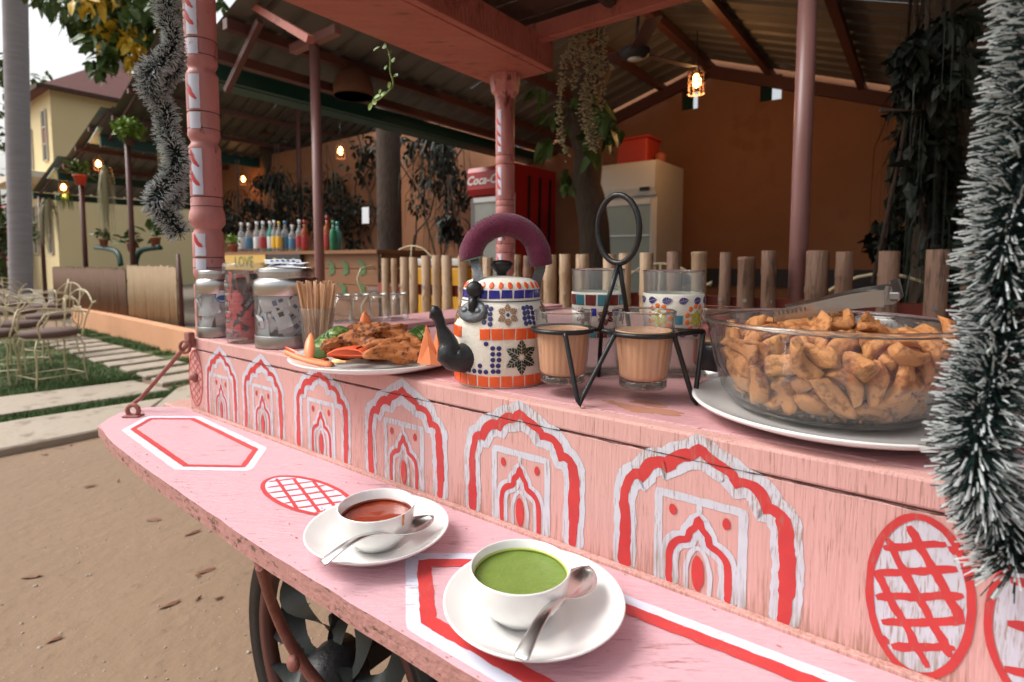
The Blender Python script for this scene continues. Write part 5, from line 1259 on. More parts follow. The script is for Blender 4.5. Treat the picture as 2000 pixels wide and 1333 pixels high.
# handle
HX = .0545
def hd_pt(t):    # t in radians from left (pi) to right (0)
    return Vector((math.cos(t) * HX, math.cos(t) * .006, .150 + math.sin(t) * .052))
m = MB(); V0 = spline([(-.0375, -.010, .157), (-.0385, -.010, .166), (-.0310, -.008, .182), (-.0165, -.005, .194), (.0030, -.001, .2000), (.0240, .002, .1960), (.0400, .004, .1830), (.0485, .005, .1650), (.0515, .006, .1480)], .003)
rs = [.0148 + .0016 * math.sin(i * .37) * .3 + .0008 * noise.noise((i * .3, 0, 0)) for i in range(len(V0))]
m.tube(V0, rs, 20); grip = m.build('grip_cover', M['maroon'], kt, world=False)
# fuzz on the velvet
fz = MB()
for i in range(3800):
    k = random.randrange(len(V0) - 1); p = V0[k]; t = (V0[k + 1] - p).normalized(); q = Vector((random.gauss(0, 1), random.gauss(0, 1), random.gauss(0, 1))); q = (q - t * q.dot(t)).normalized()
    b0_ = p + q * .0142; e_ = b0_ + q * random.uniform(.0012, .0026) + t * random.uniform(-.0012, .0012); s_ = t * .00018
    fz.add([b0_ - s_, b0_ + s_, e_], [(0, 1, 2)])
fz.build('velvet_pile', M['maroon'], grip, world=False)['kind'] = 'stuff'
d0 = (V0[0] - V0[2]).normalized()
def disc(mb, c, d, r0, r1, l, n=24):
    X = Matrix.Translation(c) @ d.to_track_quat('Z', 'Y').to_matrix().to_4x4(); mb.lathe([(r0, 0), (r1, 0), (r1, l), (r0, l)], n, X, closed=True)
m = MB(); disc(m, V0[0] + d0 * -.001, d0, .0108, .0140, .0026); m.build('liner', M['teal'], grip, world=False)
m = MB(); X = Matrix.Translation(V0[0] + d0 * .0002) @ d0.to_track_quat('Z', 'Y').to_matrix().to_4x4(); m.lathe([(.0001, -.0), (.0107, .0)], 20, X); m.build('hollow', M['crack'], grip, world=False)
m = MB()   # left strap going down to the shoulder
def strap(mb, pts, wd, th):
    P_ = spline(pts, .004); V = []
    for i, p in enumerate(P_):
        t = (P_[min(i + 1, len(P_) - 1)] - P_[max(0, i - 1)]).normalized(); s = Vector((0, -1, 0)).cross(t).normalized(); u = t.cross(s)
        ww = wd[0] + (wd[1] - wd[0]) * i / (len(P_) - 1)
        V += [p + s * ww / 2 - u * th / 2, p - s * ww / 2 - u * th / 2, p - s * ww / 2 + u * th / 2, p + s * ww / 2 + u * th / 2]
    n = len(P_); mb.add(V, [(4 * i + j, 4 * i + (j + 1) % 4, 4 * i + 4 + (j + 1) % 4, 4 * i + 4 + j) for i in range(n - 1) for j in range(4)] + [(0, 1, 2, 3), (4 * n - 1, 4 * n - 2, 4 * n - 3, 4 * n - 4)], 0, False)
strap(m, [(-.036, -.012, .164), (-.0325, -.016, .150), (-.0285, -.024, .136), (-.0300, -.036, .120), (-.0335, -.044, .106)], (.011, .013), .004); m.build('handle_strap', M['grey_iron'], kt, world=False)
m = MB(); strap(m, [(.0515, .006, .156), (.0500, .008, .142), (.0460, .010, .128), (.0450, .012, .112)], (.014, .012), .004); m.build('handle_strap', M['grey_iron'], kt, world=False)
m = MB(); m.lathe([(.001, 0), (.0095, .0), (.0105, .004), (.008, .009), (.001, .010)], 16, Matrix.Translation((-.0320, -.041, .119)) @ Matrix.Rotation(R(90), 4, 'X')); m.build('rivet', M['black_matte'], kt, world=False)
th_ = -.66
m = MB(); c_ = Vector((math.sin(th_) * .0555, -math.cos(th_) * .0555, .092)); nrm = Vector((math.sin(th_), -math.cos(th_), .55)).normalized()
X = Matrix.Translation(c_) @ nrm.to_track_quat('Z', 'Y').to_matrix().to_4x4() @ Matrix.Diagonal((1.25, .85, 1, 1)); m.lathe([(.0165, -.003), (.017, .002), (.014, .0045), (.001, .005)], 22, X); ear = m.build('handle_plate', M['grey_iron'], kt, world=False)
m = MB(); m.tube([(-.0335, -.046, .110), (-.0345, -.049, .102), (-.0345, -.050, .093)], .0050, 8); m.build('pivot', M['black_matte'], ear, world=False)
for s_ in (-1, 1):
    m = MB(); m.lathe([(.0042, .003), (.004, .0062), (.001, .0068)], 12, X @ Matrix.Translation((s_ * .0085, 0, 0))); m.build('rivet', M['grey_iron'], ear, world=False)
# spout
sd_ = Vector((math.sin(-.86), -math.cos(-.86), 0))
m = MB(); c0 = Vector((0, 0, .036)) + sd_ * .048
sp = spline([c0, c0 + sd_ * .016 + Vector((-.003, 0, -.002)), c0 + sd_ * .026 + Vector((-.008, 0, .003)), Vector((-.063, -.046, .050)), Vector((-.0705, -.047, .068)), Vector((-.0755, -.048, .084)), Vector((-.0805, -.049, .0915)), Vector((-.0850, -.050, .0925))], .004)
n = len(sp); m.tube(sp, [0.0068 + .0140 * max(0, 1 - (i / (n - 1)) / .70) ** .85 + (.0016 if i > n - 4 else 0) for i in range(n)], 20); m.build('spout', M['black_matte'], kt, world=False)

# ================================================================== CHAI RACK AND GLASSES
def flute_glass(label, c, rt, rb, h, fill, name='chai_glass', group=None, cat='glass', thick=.0016, liquid=True, foot=.007):
    t = thing(name, label, cat, c, 0, group); n = 144; fn = 12
    m = MB(); hh = h * .70
    out = [(rb * .97, 0), (rb, .001), (rb * 1.0, foot, 0), (rb + (rt - rb) * .15, h * .16, .028), (rb + (rt - rb) * .5, h * .5, .028), (rb + (rt - rb) * .66, hh, .022), (rb + (rt - rb) * .72, hh + .004, .0), (rt, h - .001), (rt - .0004, h)]
    inn = [(rt - thick, h - .0002), (rb + (rt - rb) * .72 - thick, hh + .003), (rb + (rt - rb) * .5 - thick * 1.2, h * .5), (rb - thick, foot + .003), (rb * .8, foot + .0015), (.0005, foot + .001)]
    m.lathe([(.0005, .0008)] + out + inn, n, flute=fn); m.build('glass_wall', M['glass'], t, world=False)
    m = MB(); m.tube([(math.cos(q * .1309) * (rt - thick / 2), math.sin(q * .1309) * (rt - thick / 2), h) for q in range(48)], thick * .62, 8, closed=True); m.build('rim', M['glass_solid'], t, world=False)
    m = MB(); m.lathe([(.0005, .0003), (rb * .93, .0002), (rb * .985, .0012), (rb * .985, foot - .0004), (rb * .94, foot + .0004), (.0005, foot + .0004)], 48); m.build('glass_foot', M['glass_solid'], t, world=False)
    if liquid:
        m = MB(); e = .00015; zf = fill
        def ri(z): 
            tt = z / h; return rb + (rt - rb) * tt - thick * 1.15
        m.lathe([(.0005, foot + .0010), (rb * .8, foot + .0014), (rb - thick + e, foot + .0029), (ri(h * .16) + e, h * .16, .03), (ri(h * .3) + e, h * .3, .03), (ri(h * .5) + e, h * .5, .03), (ri(zf * .93) + e, zf * .93, .01), (ri(zf) + e, zf)], 144, flute=fn); m.build('chai', M['chai'], t, world=False)
        m = MB(); m.lathe([(ri(zf) - .0006, zf - .0012), (ri(zf) + .0003, zf - .001), (ri(zf) + .0003, zf + .0006), (ri(zf) - .0006, zf + .0009)], 64, closed=True); m.build('foam_ring', M['chai_foam'], t, world=False)
    return t
gR = PD(1256, 700, .592); gL = PD(1099, 690, .622)
GZR = ZT + .0165; GZL = ZT + .0155
flute_glass('full glass of milky chai in the right ring of the wire rack', (gR.x, gR.y, GZR), .0345, .0258, .083, .0615, group=None)
flute_glass('full glass of milky chai in the left ring of the wire rack, touching the kettle', (gL.x, gL.y, GZL), .0335, .0262, .081, .060, group=None)
rk = thing('chai_rack', 'black wire rack with an oval ring handle carrying two glasses of chai', 'rack', PZ(1230, 795, ZT))
ZR = 1.0355; r_ = .0027
def ring(c, r): return [Vector((c.x + r * math.cos(q * .1963), c.y + r * math.sin(q * .1963), ZR)) for q in range(32)]
rR = .0258 + (.0345 - .0258) * ((ZR - GZR) / .083) + .0035; rL = .0262 + (.0335 - .0262) * ((ZR - GZL) / .081) + .0035
for c, r in ((gR, rR), (gL, rL)):
    m = MB(); m.tube(ring(c, r), r_, 10, closed=True); m.build('ring', M['black_iron'], rk)
mid = (Vector((gL.x + rL, gL.y, 0)) + Vector((gR.x - rR, gR.y, 0))) / 2
m = MB(); m.tube([Vector((gL.x + rL, gL.y, ZR)), Vector((gR.x - rR, gR.y, ZR))], r_, 8); m.build('cross_bar', M['black_iron'], rk); e_ = PD(1374, 655, .60); m = MB()
m.tube([Vector((gR.x + rR * .6, gR.y - rR * .8, ZR)), Vector((gR.x + rR, gR.y - rR * .3, ZR)), Vector((e_.x, e_.y, ZR))], r_, 8); m.tube([Vector((gR.x + rR * .7, gR.y + rR * .7, ZR)), Vector((e_.x, e_.y, ZR))], r_, 8); m.build('cross_bar', M['black_iron'], rk)
def rodm(name, pts, r=r_): m = MB(); m.tube(pts, r, 10); return m.build(name, M['black_iron'], rk)
f1 = PZ(1130, 792, ZT + r_); f2 = PZ(1356, 788, ZT + r_)
t1 = Vector((gL.x - .001, gL.y - rL, ZR)); t2 = Vector((gR.x - rR + .002, gR.y - .012, ZR))
def vleg(f, ta, tb):
    rodm('leg', spline([ta, ta.lerp(f, .5), ta.lerp(f, .93), f + Vector((.002, 0, 0)), tb.lerp(f, .93), tb.lerp(f, .5), tb], .006))
vleg(f1, t1, t2); vleg(f2, Vector((gR.x + rR * .75, gR.y - rR * .66, ZR)), Vector((e_.x, e_.y, ZR)))
bk = Vector((mid.x + .012, mid.y + .075, ZR)); f3 = bk + Vector((.0, .02, ZT + r_ - ZR))
rodm('leg', [Vector((mid.x, mid.y, ZR)), bk, f3])
sb = PD(1208, 517, .605)
rodm('stem', [sb + Vector((0, 0, .001)), Vector((mid.x - .003, mid.y, ZR))]); rodm('stem', [sb + Vector((.001, 0, 0)), Vector((gR.x - .008, gR.y + rR - .0, ZR))])
ch = PD(1207, 448, .605); hh_ = []
for q in range(40):
    a_ = q * 2 * math.pi / 40; hh_.append(ch + Vector((.0195 * math.cos(a_) - .001 * math.sin(a_), -.018 * math.cos(a_), .0375 * math.sin(a_))))
m = MB(); m.tube(hh_, .0033, 10, closed=True); m.build('ring_handle', M['black_iron'], rk)
# tall mosaic tumblers behind
def tumbler(label, c, r, h, style):
    t = thing('mosaic_tumbler', label, 'tumbler', c)
    m = MB(); m.lathe([(.001, .001), (r * .86, 0), (r * .88, .002), (r, h - .001), (r - .0005, h), (r - .002, h - .0005), (r * .88 - .002, .008), (.001, .007)], 48); gl = m.build('glass_wall', M['oldglass'], t, world=False)
    m = MB(); m.tube([(math.cos(q * .1309) * (r - .001), math.sin(q * .1309) * (r - .001), h) for q in range(48)], .0013, 8, closed=True); m.build('rim', M['glass_solid'], t, world=False)
    pf = [(r * .88 + (r * .12) * z / h + .0012, z) for z in (.052, h * .78)]
    m = MB(); z0, z1 = pf[0][1], pf[1][1]; m.lathe([(pf[0][0] - .001, z0), (pf[0][0], z0), (pf[1][0], z1), (pf[1][0] - .001, z1 + .0015)], 48, closed=True); bd = m.build('mosaic_band', M['grout'], t, world=False)
    f = kmap(0, pf); R0 = r * .95
    if style == 0:
        for row, (a_, b_) in enumerate(((z1 - .0155, z1 - .0015), (z0 + .001, z0 + .013))):
            for i in range(14):
                t0 = i * 2 * math.pi / 14 - .2; tile_quad(bd, M['t_maroon'] if (i + row) % 2 else M['t_teal'], f, t0 + .03, t0 + .42, a_, b_)
        zc = (z0 + z1) / 2 - .001
        for th in (-.75, .15, 1.1, 2.2, 3.3): flower(bd, f, th, zc, .0025, .0095, .0068, M['t_maroon'], R0, nv=4)
        for th in (-.3, .62, 1.6): tile_quad(bd, M['t_blue'], f, th - .09, th + .09, z1 - .029, z1 - .019)
    else:
        for i in range(12):
            leaf_tile(bd, M['t_violet'], f, i * .5236 - .12, z1 - .0085, .25, .013, .0095, R0); leaf_tile(bd, M['t_violet'], f, i * .5236 - .12, z0 + .006, .25, .013, .0095, R0)
        zc = (z0 + z1) / 2 - .0015
        for th in (.55, 1.9, 3.2, -.75):
            for k in range(11): q = k * 2 * math.pi / 11; tile_blob(bd, M['t_orange'], f, th + .0145 * math.cos(q) / R0, zc + .0165 * math.sin(q), .0031, .0034, R0)
            flower(bd, f, th, zc, .001, .0105, .0072, M['t_yellow'], R0, nv=4)
        for th in (-.1, 1.25): tile_quad(bd, M['t_teal'], f, th - .12, th + .12, zc - .008, zc + .004)
p = PD(1166, 730, .742); tumbler('mosaic tumbler with maroon and teal squares behind the kettle and chai', (p.x, p.y, ZT), .0355, .142, 0)
p = PD(1312, 730, .735); tumbler('mosaic tumbler with indigo leaves and orange dots behind the right chai glass', (p.x, p.y, ZT), .0400, .140, 1)
p = PD(1396, 700, .715); flute_glass('glass of chai half hidden between the rack and the snack bowl', (p.x, p.y, ZT), .031, .022, .092, .05)
# small steel tin with black lid
p = PZ(1402, 752, ZT); t = thing('steel_tin', 'small steel tin with a black latch lid beside the snack bowl', 'tin', (p.x + .006, p.y + .018, ZT)); 
m = MB(); m.lathe([(.0215, 0), (.0225, .001), (.0225, .016), (.021, .017), (.001, .017)], 32); m.build('base', M['steel'], t, world=False)
m = MB(); m.lathe([(.0218, .0172), (.0230, .018), (.0215, .046), (.0200, .049), (.001, .050)], 32); m.build('lid', M['black_iron'], t, world=False)
m = MB(); m.box((0, -.0225, .031), (.012, .003, .012), bev=.001); m.build('latch', M['black_matte'], t, world=False)
p = PD(1391, 700, .80); t = thing('red_canister', 'red plastic canister standing behind the chai rack', 'canister', (p.x, p.y, ZT)); m = MB(); m.lathe([(.026, 0), (.027, .002), (.027, .055), (.022, .062), (.001, .062)], 28); m.build('body', M['red_plastic'], t, world=False)
m = MB(); m.lathe([(.023, .0622), (.0235, .072), (.001, .073)], 28); m.build('cap', M['red_plastic'], t, world=False)

# ================================================================== SNACK BOWL
BX, BY = .3120, .5360
m = MB(); z0 = ZT
m.lathe([(r * .945, z) for r, z in [(.001, .004), (.060, .004), (.072, .0045), (.100, .0085), (.122, .0145), (.1305, .0175), (.1345, .0182), (.1350, .0165), (.132, .0135), (.105, .0045), (.085, .0015), (.080, .0), (.074, .0), (.073, .002), (.001, .002)]], 96)
pl = m.build('plate', M['ceramic']); pl.location = (BX - .003, BY - .017, z0); tag(pl, 'white plate under the big glass bowl', 'plate')
BZ = ZT + .0050
m = MB(); bp_o = [(.001, .0), (.066, .0), (.073, .0010), (.086, .0065), (.0955, .019), (.1035, .045), (.1105, .080), (.1135, .0870), (.1150, .0890), (.1145, .0912), (.1125, .0915)]
bp_i = [(.1115, .0895), (.1070, .080), (.1000, .045), (.0925, .0205), (.083, .0095), (.070, .0045), (.001, .0040)]
m.lathe(bp_o + bp_i, 128); bo = thing('glass_bowl', 'large clear glass bowl full of fried snack sticks', 'bowl', (BX, BY, BZ)); m.build('glass_wall', M['glass'], bo, world=False)
m = MB(); m.lathe([(.1110, .0875), (.1140, .0872), (.1160, .0882), (.1166, .0902), (.1152, .0920), (.1128, .0924), (.1110, .0912), (.1103, .0890)], 128, closed=True); m.build('rim', M['glass_solid'], bo, world=False)
m = MB(); m.lathe([(.001, .0006), (.064, .0006), (.0705, .0016), (.083, .0068), (.081, .0076), (.069, .0036), (.001, .0034)], 96); m.build('glass_base', M['glass_solid'], bo, world=False)
SN = [[1,29,-473,105,554,0,0,832],[4,-326,357,105,0,-969,-247,0],[3,-13,-119,112,0,-996,85,0],[1,472,-67,105,952,0,0,-307],[4,-265,200,148,126,-126,696,-696],[3,-52,527,117,291,-7,22,-957],[1,285,-440,106,978,-2,8,210],[3,580,308,138,98,-810,576,-39],[4,389,-107,209,459,-9,-4,-889],[2,514,-230,252,334,-21,-915,-225],[4,-195,74,105,984,0,0,178],[2,-466,-92,107,788,0,0,-616],[0,-250,-315,140,704,-704,-61,61],[0,-45,686,365,738,-89,622,-247],[2,109,369,110,476,-17,21,-879],[0,357,426,125,601,43,28,-798],[2,117,730,196,858,399,11,-324],[4,-270,572,266,673,484,-516,216],[4,-598,254,187,585,218,-278,-730],[2,189,-140,108,645,0,0,-765],[0,344,80,248,675,378,632,-54],[2,257,-341,215,21,-304,-952,3],[0,546,-477,176,266,792,547,45],[4,-170,-554,281,172,-921,298,-185],[2,685,-14,190,374,772,-504,-95],[1,-434,-611,202,252,905,271,-212],[3,-144,-529,176,913,21,-253,320],[1,-16,458,271,145,-157,706,-676],[4,-368,-770,331,212,-366,-390,-818],[4,-631,-184,165,431,-639,516,-374],[2,504,79,307,849,-4,9,528],[3,-332,366,212,587,0,0,810],[3,490,505,246,956,116,168,212],[1,-227,84,255,80,80,-703,-703],[4,-433,-457,275,748,322,-472,-339],[1,-342,405,320,983,0,0,-182],[3,288,-718,227,360,709,578,-183],[0,262,-249,357,466,537,528,465],[2,519,26,412,565,1,10,825],[0,52,323,324,163,237,-96,-953],[1,762,-356,292,646,101,-502,-566],[2,207,373,236,519,603,446,409],[0,306,211,241,103,492,-462,-731],[0,-14,-735,181,140,-86,-254,-953],[2,258,-529,312,341,-83,764,-541],[3,-265,185,343,80,-80,703,-703],[1,-807,324,342,497,-300,487,-653],[0,632,-428,424,377,-459,804,20],[3,562,-328,327,386,-98,475,-785],[4,-915,-45,508,361,660,-460,-472],[2,779,264,324,622,134,492,-595],[4,583,660,387,287,-207,-546,759],[4,159,66,316,810,153,-241,512],[4,-363,375,420,1000,0,0,-22],[0,-647,-499,280,449,224,-843,191],[2,511,-550,406,502,378,-1,-778],[0,-228,-24,249,100,-59,696,-708],[1,646,110,470,332,220,-916,49],[3,-525,226,475,226,111,-491,834],[3,-35,480,498,703,-447,-153,532],[4,156,327,499,41,-902,348,-251],[1,-547,-96,278,175,126,-976,27],[4,-56,-222,305,544,-258,-760,243],[2,601,369,343,202,205,-914,285],[3,782,-17,277,677,-385,31,-626],[2,-465,-190,384,342,-874,171,300],[1,-183,708,232,796,288,434,-308],[4,-657,390,243,490,251,-248,-797],[0,-255,-820,433,68,-903,5,423],[1,-44,-863,453,728,87,-669,-121],[0,795,-42,493,260,-41,-840,-475],[0,-553,-503,365,89,-579,-653,480],[2,-777,106,477,760,136,76,-631],[4,601,382,468,345,799,-489,53],[0,204,-673,377,40,-68,940,332],[2,248,24,454,943,138,-203,225],[2,296,755,266,30,-308,-831,-463],[3,-156,-848,577,342,625,544,443],[1,-854,-29,317,434,-459,-688,357],[1,257,452,421,594,722,-226,-273],[1,-53,119,428,294,705,-498,-411],[4,-44,593,587,256,881,-18,397],[1,-596,-303,422,860,-376,334,91],[2,433,-244,514,937,6,-34,348],[0,-700,85,281,911,168,-375,36],[0,-297,-308,377,144,-377,456,-793],[1,98,-441,346,263,426,-364,-785],[4,-610,634,399,824,441,343,94],[3,175,710,471,689,268,89,667],[3,870,148,391,759,-108,-559,318],[4,-804,-280,328,550,214,-807,25],[1,-277,-105,447,163,731,-647,141],[4,-32,902,473,203,-253,-731,-600],[1,-289,854,625,946,-102,-247,182],[1,-270,134,501,25,722,692,-15],[1,-169,-626,380,117,-967,41,-224],[1,-692,-513,548,349,-842,321,-259],[1,-278,780,389,206,192,-169,-944],[4,-411,-118,584,273,649,629,330],[0,93,904,605,217,242,-640,696],[2,-366,536,513,359,-802,209,-429],[0,29,-228,383,543,399,-696,-247],[4,690,438,541,897,-337,1,-285],[0,782,461,632,70,469,817,-329],[4,310,581,580,243,834,-429,-247],[4,-130,-476,488,38,139,-302,-942],[3,-500,428,607,579,401,-394,590],[0,-114,-298,550,306,174,-291,-890],[2,129,-882,418,426,-389,428,696],[4,-290,718,519,900,19,-232,-369],[0,-599,-686,612,781,367,417,-285],[3,421,648,474,244,28,924,293],[0,-556,652,565,553,-145,411,-711],[0,370,-119,545,656,-663,-277,231],[0,451,224,615,255,-748,564,-240],[4,-231,-656,509,658,707,-111,232],[4,102,326,633,741,605,-43,289],[4,128,-621,522,91,-865,-483,-104],[0,-341,613,680,106,-104,-151,977],[0,-194,340,693,246,-683,-659,-199],[2,728,258,791,863,389,217,-239],[2,415,-749,452,7,-235,912,337],[1,496,513,669,9,-320,-885,337],[2,247,-388,611,276,-209,-154,926],[2,-341,-468,583,896,-147,-377,184],[3,464,-469,584,869,-34,-280,407],[3,-428,326,662,423,277,487,-713],[0,224,-889,684,283,936,188,-93],[4,-683,-208,642,573,266,596,496],[1,858,-323,713,808,124,121,563],[2,-337,751,775,214,850,-461,136],[2,-924,-195,645,471,-395,-657,437],[2,-573,50,477,107,376,2,921],[4,-458,-674,666,357,-519,-684,368],[0,181,522,708,35,-430,511,743],[3,81,-60,566,60,557,-345,753],[1,-88,-15,598,410,-10,706,-578],[1,-465,-366,637,896,131,-424,22],[4,-485,-84,707,389,276,879,-3],[1,-37,757,728,326,179,401,-837],[3,-195,-172,666,618,-71,-289,727],[4,106,223,647,289,44,605,-740],[4,901,-174,509,186,544,-237,-783],[4,-194,-171,797,274,-211,931,117],[2,-304,122,629,686,-725,39,-50],[2,219,-730,593,141,212,-918,-303],[1,630,-621,581,837,170,416,312],[0,330,807,692,473,-60,-375,795],[2,145,-456,691,158,-562,809,70],[3,16,372,768,181,718,644,192],[3,252,143,694,791,390,413,-229],[2,808,-554,769,26,-529,302,792],[4,-598,304,709,49,522,-188,-830],[2,145,-152,659,93,-488,392,-775],[1,329,686,877,3,-533,497,-685],[0,-393,115,759,957,-25,-14,-288],[2,-207,-551,708,819,469,43,328],[4,623,-239,640,66,952,-298,-34],[2,130,-724,748,180,112,917,-338],[2,507,-4,761,118,944,91,-294],[2,412,-695,656,129,-815,474,307],[3,-796,-221,614,25,623,166,764],[0,643,393,742,481,639,43,599],[2,342,-142,713,516,401,522,548],[4,-85,170,810,356,-909,219,0],[2,668,-278,743,795,-11,73,602],[2,670,168,650,210,359,-541,731],[0,501,551,771,814,-210,264,474],[2,179,21,862,205,263,-342,-879],[4,-750,518,652,162,751,245,592],[4,460,-712,770,357,-473,-805,-28],[0,-620,-16,777,963,-150,-218,-58],[4,964,33,714,322,-542,-242,738],[3,571,701,777,233,853,397,-244]]
dims = [(.034, .0170, .0105), (.029, .0200, .010), (.041, .0155, .0105), (.025, .0205, .0115), (.038, .0185, .010)]
def snack_mesh(v, k):
    d = [q * 1.03 for q in dims[v]]; nx_ = 9; ring_ = 12; V = []; Fs = []
    random.seed(v * 10 + k); bend = random.uniform(-.8, .8); tw = random.uniform(-.7, .7); sl = random.uniform(-.55, .55); tp_ = random.uniform(-.25, .25)
    for i in range(nx_ + 1):
        t = i / nx_ * 2 - 1; e = (1 - abs(t) ** 7) ** .5 if abs(t) < 1 else 0
        e = max(e, .84)
        for j in range(ring_):
            q = 2 * math.pi * (j + .5) / ring_; c, s = math.cos(q), math.sin(q)
            y = math.copysign(abs(c) ** .5, c) * d[1] * .92 / 2 * e * (1 + tp_ * t); z = math.copysign(abs(s) ** .5, s) * d[2] / 2 * e
            nn = 1 + .16 * noise.noise((t * 2.2 + v * 7, c * 1.5 + k * 5, s * 1.5)) + .05 * noise.noise((t * 7 + v, c * 4 + k, s * 4)); y *= nn; z *= nn * (1 + .12 * math.sin(t * 3 + k))
            x = t * d[0] * 1.0 / 2 + sl * y
            y2 = y * math.cos(tw * t) - z * math.sin(tw * t); z2 = y * math.sin(tw * t) + z * math.cos(tw * t)
            V.append((x, y2, z2 + bend * (t * t - .4) * d[2] * 1.2))
    for i in range(nx_):
        for j in range(ring_): Fs.append((i * ring_ + j, i * ring_ + (j + 1) % ring_, (i + 1) * ring_ + (j + 1) % ring_, (i + 1) * ring_ + j))
    o = len(V); V += [(-d[0] / 2 * 1.03, 0, 0), (d[0] / 2 * 1.03, 0, 0)]
    for j in range(ring_): Fs.append(((j + 1) % ring_, j, o)); Fs.append((nx_ * ring_ + j, nx_ * ring_ + (j + 1) % ring_, o + 1))
    m = MB(); m.add(V, Fs, 0, True); return m
protos = {}
smats = [M['snack']]
for k in range(4):
    for v in range(5):
        me = snack_mesh(v, k).build('snack_stick', M['snack']); protos[v, k] = me.data; bpy.data.objects.remove(me)
random.seed(5)
for i, s_ in enumerate(SN):
    o = bpy.data.objects.new('snack_stick', protos[s_[0], i % 4]); C.objects.link(o); o.rotation_mode = 'QUATERNION'
    kk_ = .965 if math.hypot(s_[1], s_[2]) > 700 else 1
    o.location = (BX + s_[1] * kk_ / 1e4, BY + s_[2] * kk_ / 1e4, BZ + s_[3] / 1e4); o.rotation_quaternion = [x / 1000 for x in s_[4:8]]
    tag(o, 'golden brown fried dough stick piled in the glass bowl', 'snack', 'fried snack sticks in the glass bowl')
# crumbs at the bottom
cr = MB()
for i in range(260):
    q = random.uniform(0, 6.28); rr = .074 * random.random() ** .5; bm = bmesh.new(); bmesh.ops.create_icosphere(bm, subdivisions=1, radius=random.uniform(.0008, .0024))
    zz = .0062 + max(0, rr - .064) * .3; cr.bm(bm, 0, True, Matrix.Translation((BX + rr * math.cos(q), BY + rr * math.sin(q), BZ + zz))); bm.free()
tag(cr.build('crumbs', M['snack']), 'fine crumbs lying at the bottom of the glass bowl', 'crumbs', kind='stuff')
# tongs
tg = thing('tongs', 'steel serving tongs resting in the bowl with the bent end up', 'tongs', PD(1600, 600, .59))
e0 = PD(1742, 570, .605); e1 = PD(1725, 583, .588)
for k, (tip, dz) in enumerate(((PD(1510, 618, .565), .0), (PD(1535, 606, .61), .004))):
    m = MB(); top_ = (e0 if k else e1); strap(m, [top_, top_.lerp(tip, .3) + Vector((0, 0, .002)), top_.lerp(tip, .7), tip], (.018, .013), .0016)
    for j in range(8): m.box((0, 0, 0), (.0018, .003, .004), Matrix.Translation(tip + (top_ - tip).normalized() * j * .005 + Vector((0, -.006, .003))))
    m.build('arm', M['steel'], tg)
m = MB(); strap(m, [e1 + Vector((.0, .0, .004)), e1 + Vector((.010, .002, .003)), e0 + Vector((.009, 0, .005)), e0 + Vector((0, 0, .002))], (.020, .020), .0016); m.box((0, 0, 0), (.016, .022, .010), Matrix.Translation(e0.lerp(e1, .5) + Vector((.004, 0, -.001))) @ Matrix.Rotation(-.6, 4, 'Z'), bev=.002); m.build('spring_end', M['steel_dull'], tg)

# ================================================================== PLATTER OF FRIED CHICKEN
PX, PY = -.196, .803
m = MB(); m.lathe([(.001, .005), (.060, .005), (.088, .0058), (.108, .0115), (.123, .0155), (.1285, .0168), (.130, .0160), (.127, .0125), (.104, .0045), (.080, .0), (.070, .0), (.069, .002), (.001, .002)], 96)
pp = m.build('platter', M['ceramic']); pp.location = (PX, PY, ZT); tag(pp, 'white round plate of fried chicken strips and vegetables', 'plate')
PZ0 = ZT + .0055
def fritter(c, L, wd, yaw, pitch, label, seed):
    m = MB(); bm = bmesh.new(); bmesh.ops.create_icosphere(bm, subdivisions=4, radius=1)
    for v in bm.verts:
        p = v.co.copy(); r = 1 + .42 * noise.noise(p * 1.6 + Vector((seed, 0, 0))) + .42 * abs(noise.noise(p * 4 + Vector((0, seed, 0)))) + .26 * abs(noise.noise(p * 9 + Vector((0, 0, seed)))) + .10 * noise.noise(p * 20)
        x = p.x * L / 2 * (1 + .1 * noise.noise(p * 2)); y = p.y * wd / 2 * r + .22 * wd * math.sin(p.x * 2.8 + seed); z = p.z * wd / 2 * r * .82 + .12 * wd * math.sin(p.x * 3.5 + seed * 2)
        v.co = Vector((x, y, z))
    X = Matrix.Translation(c) @ Matrix.Rotation(yaw, 4, 'Z') @ Matrix.Rotation(pitch, 4, 'Y'); m.bm(bm, 0, True, X); bm.free()
    tag(m.build('chicken_strip', M['chicken']), label, 'fried chicken')
def pp_(px, py, d): return PD(px, py, d)
for i, (px, py, d, L, wd, yaw, pt, lb) in enumerate((
    (690, 672, .80, .085, .030, -.35, -.15, 'fried chicken strip at the left, leaning over the tomato slice'), (735, 655, .83, .105, .030, .5, -.22, 'upper fried chicken strip sloping from the top of the pile'),
    (770, 690, .745, .085, .025, .12, .02, 'long fried chicken strip lying in front on the plate'), (722, 690, .80, .070, .026, .9, .1, 'fried chicken piece in the middle of the pile'),
    (778, 665, .82, .085, .030, -.3, .12, 'fried chicken strip at the right end of the pile'), (755, 676, .785, .075, .028, .45, -.1, 'knobbly fried chicken strip in the centre'),
    (665, 680, .79, .060, .028, .7, .1, 'small fried chicken strip at the far left'), (805, 682, .79, .060, .024, .2, .05, 'thin fried chicken strip beside the carrot triangle'), (720, 645, .86, .075, .028, -.1, -.1, 'fried chicken piece at the back of the pile'))):
    fritter(pp_(px, py, d), L, wd, yaw, pt, lb, i * 3.3 + 1)
hb = MB()
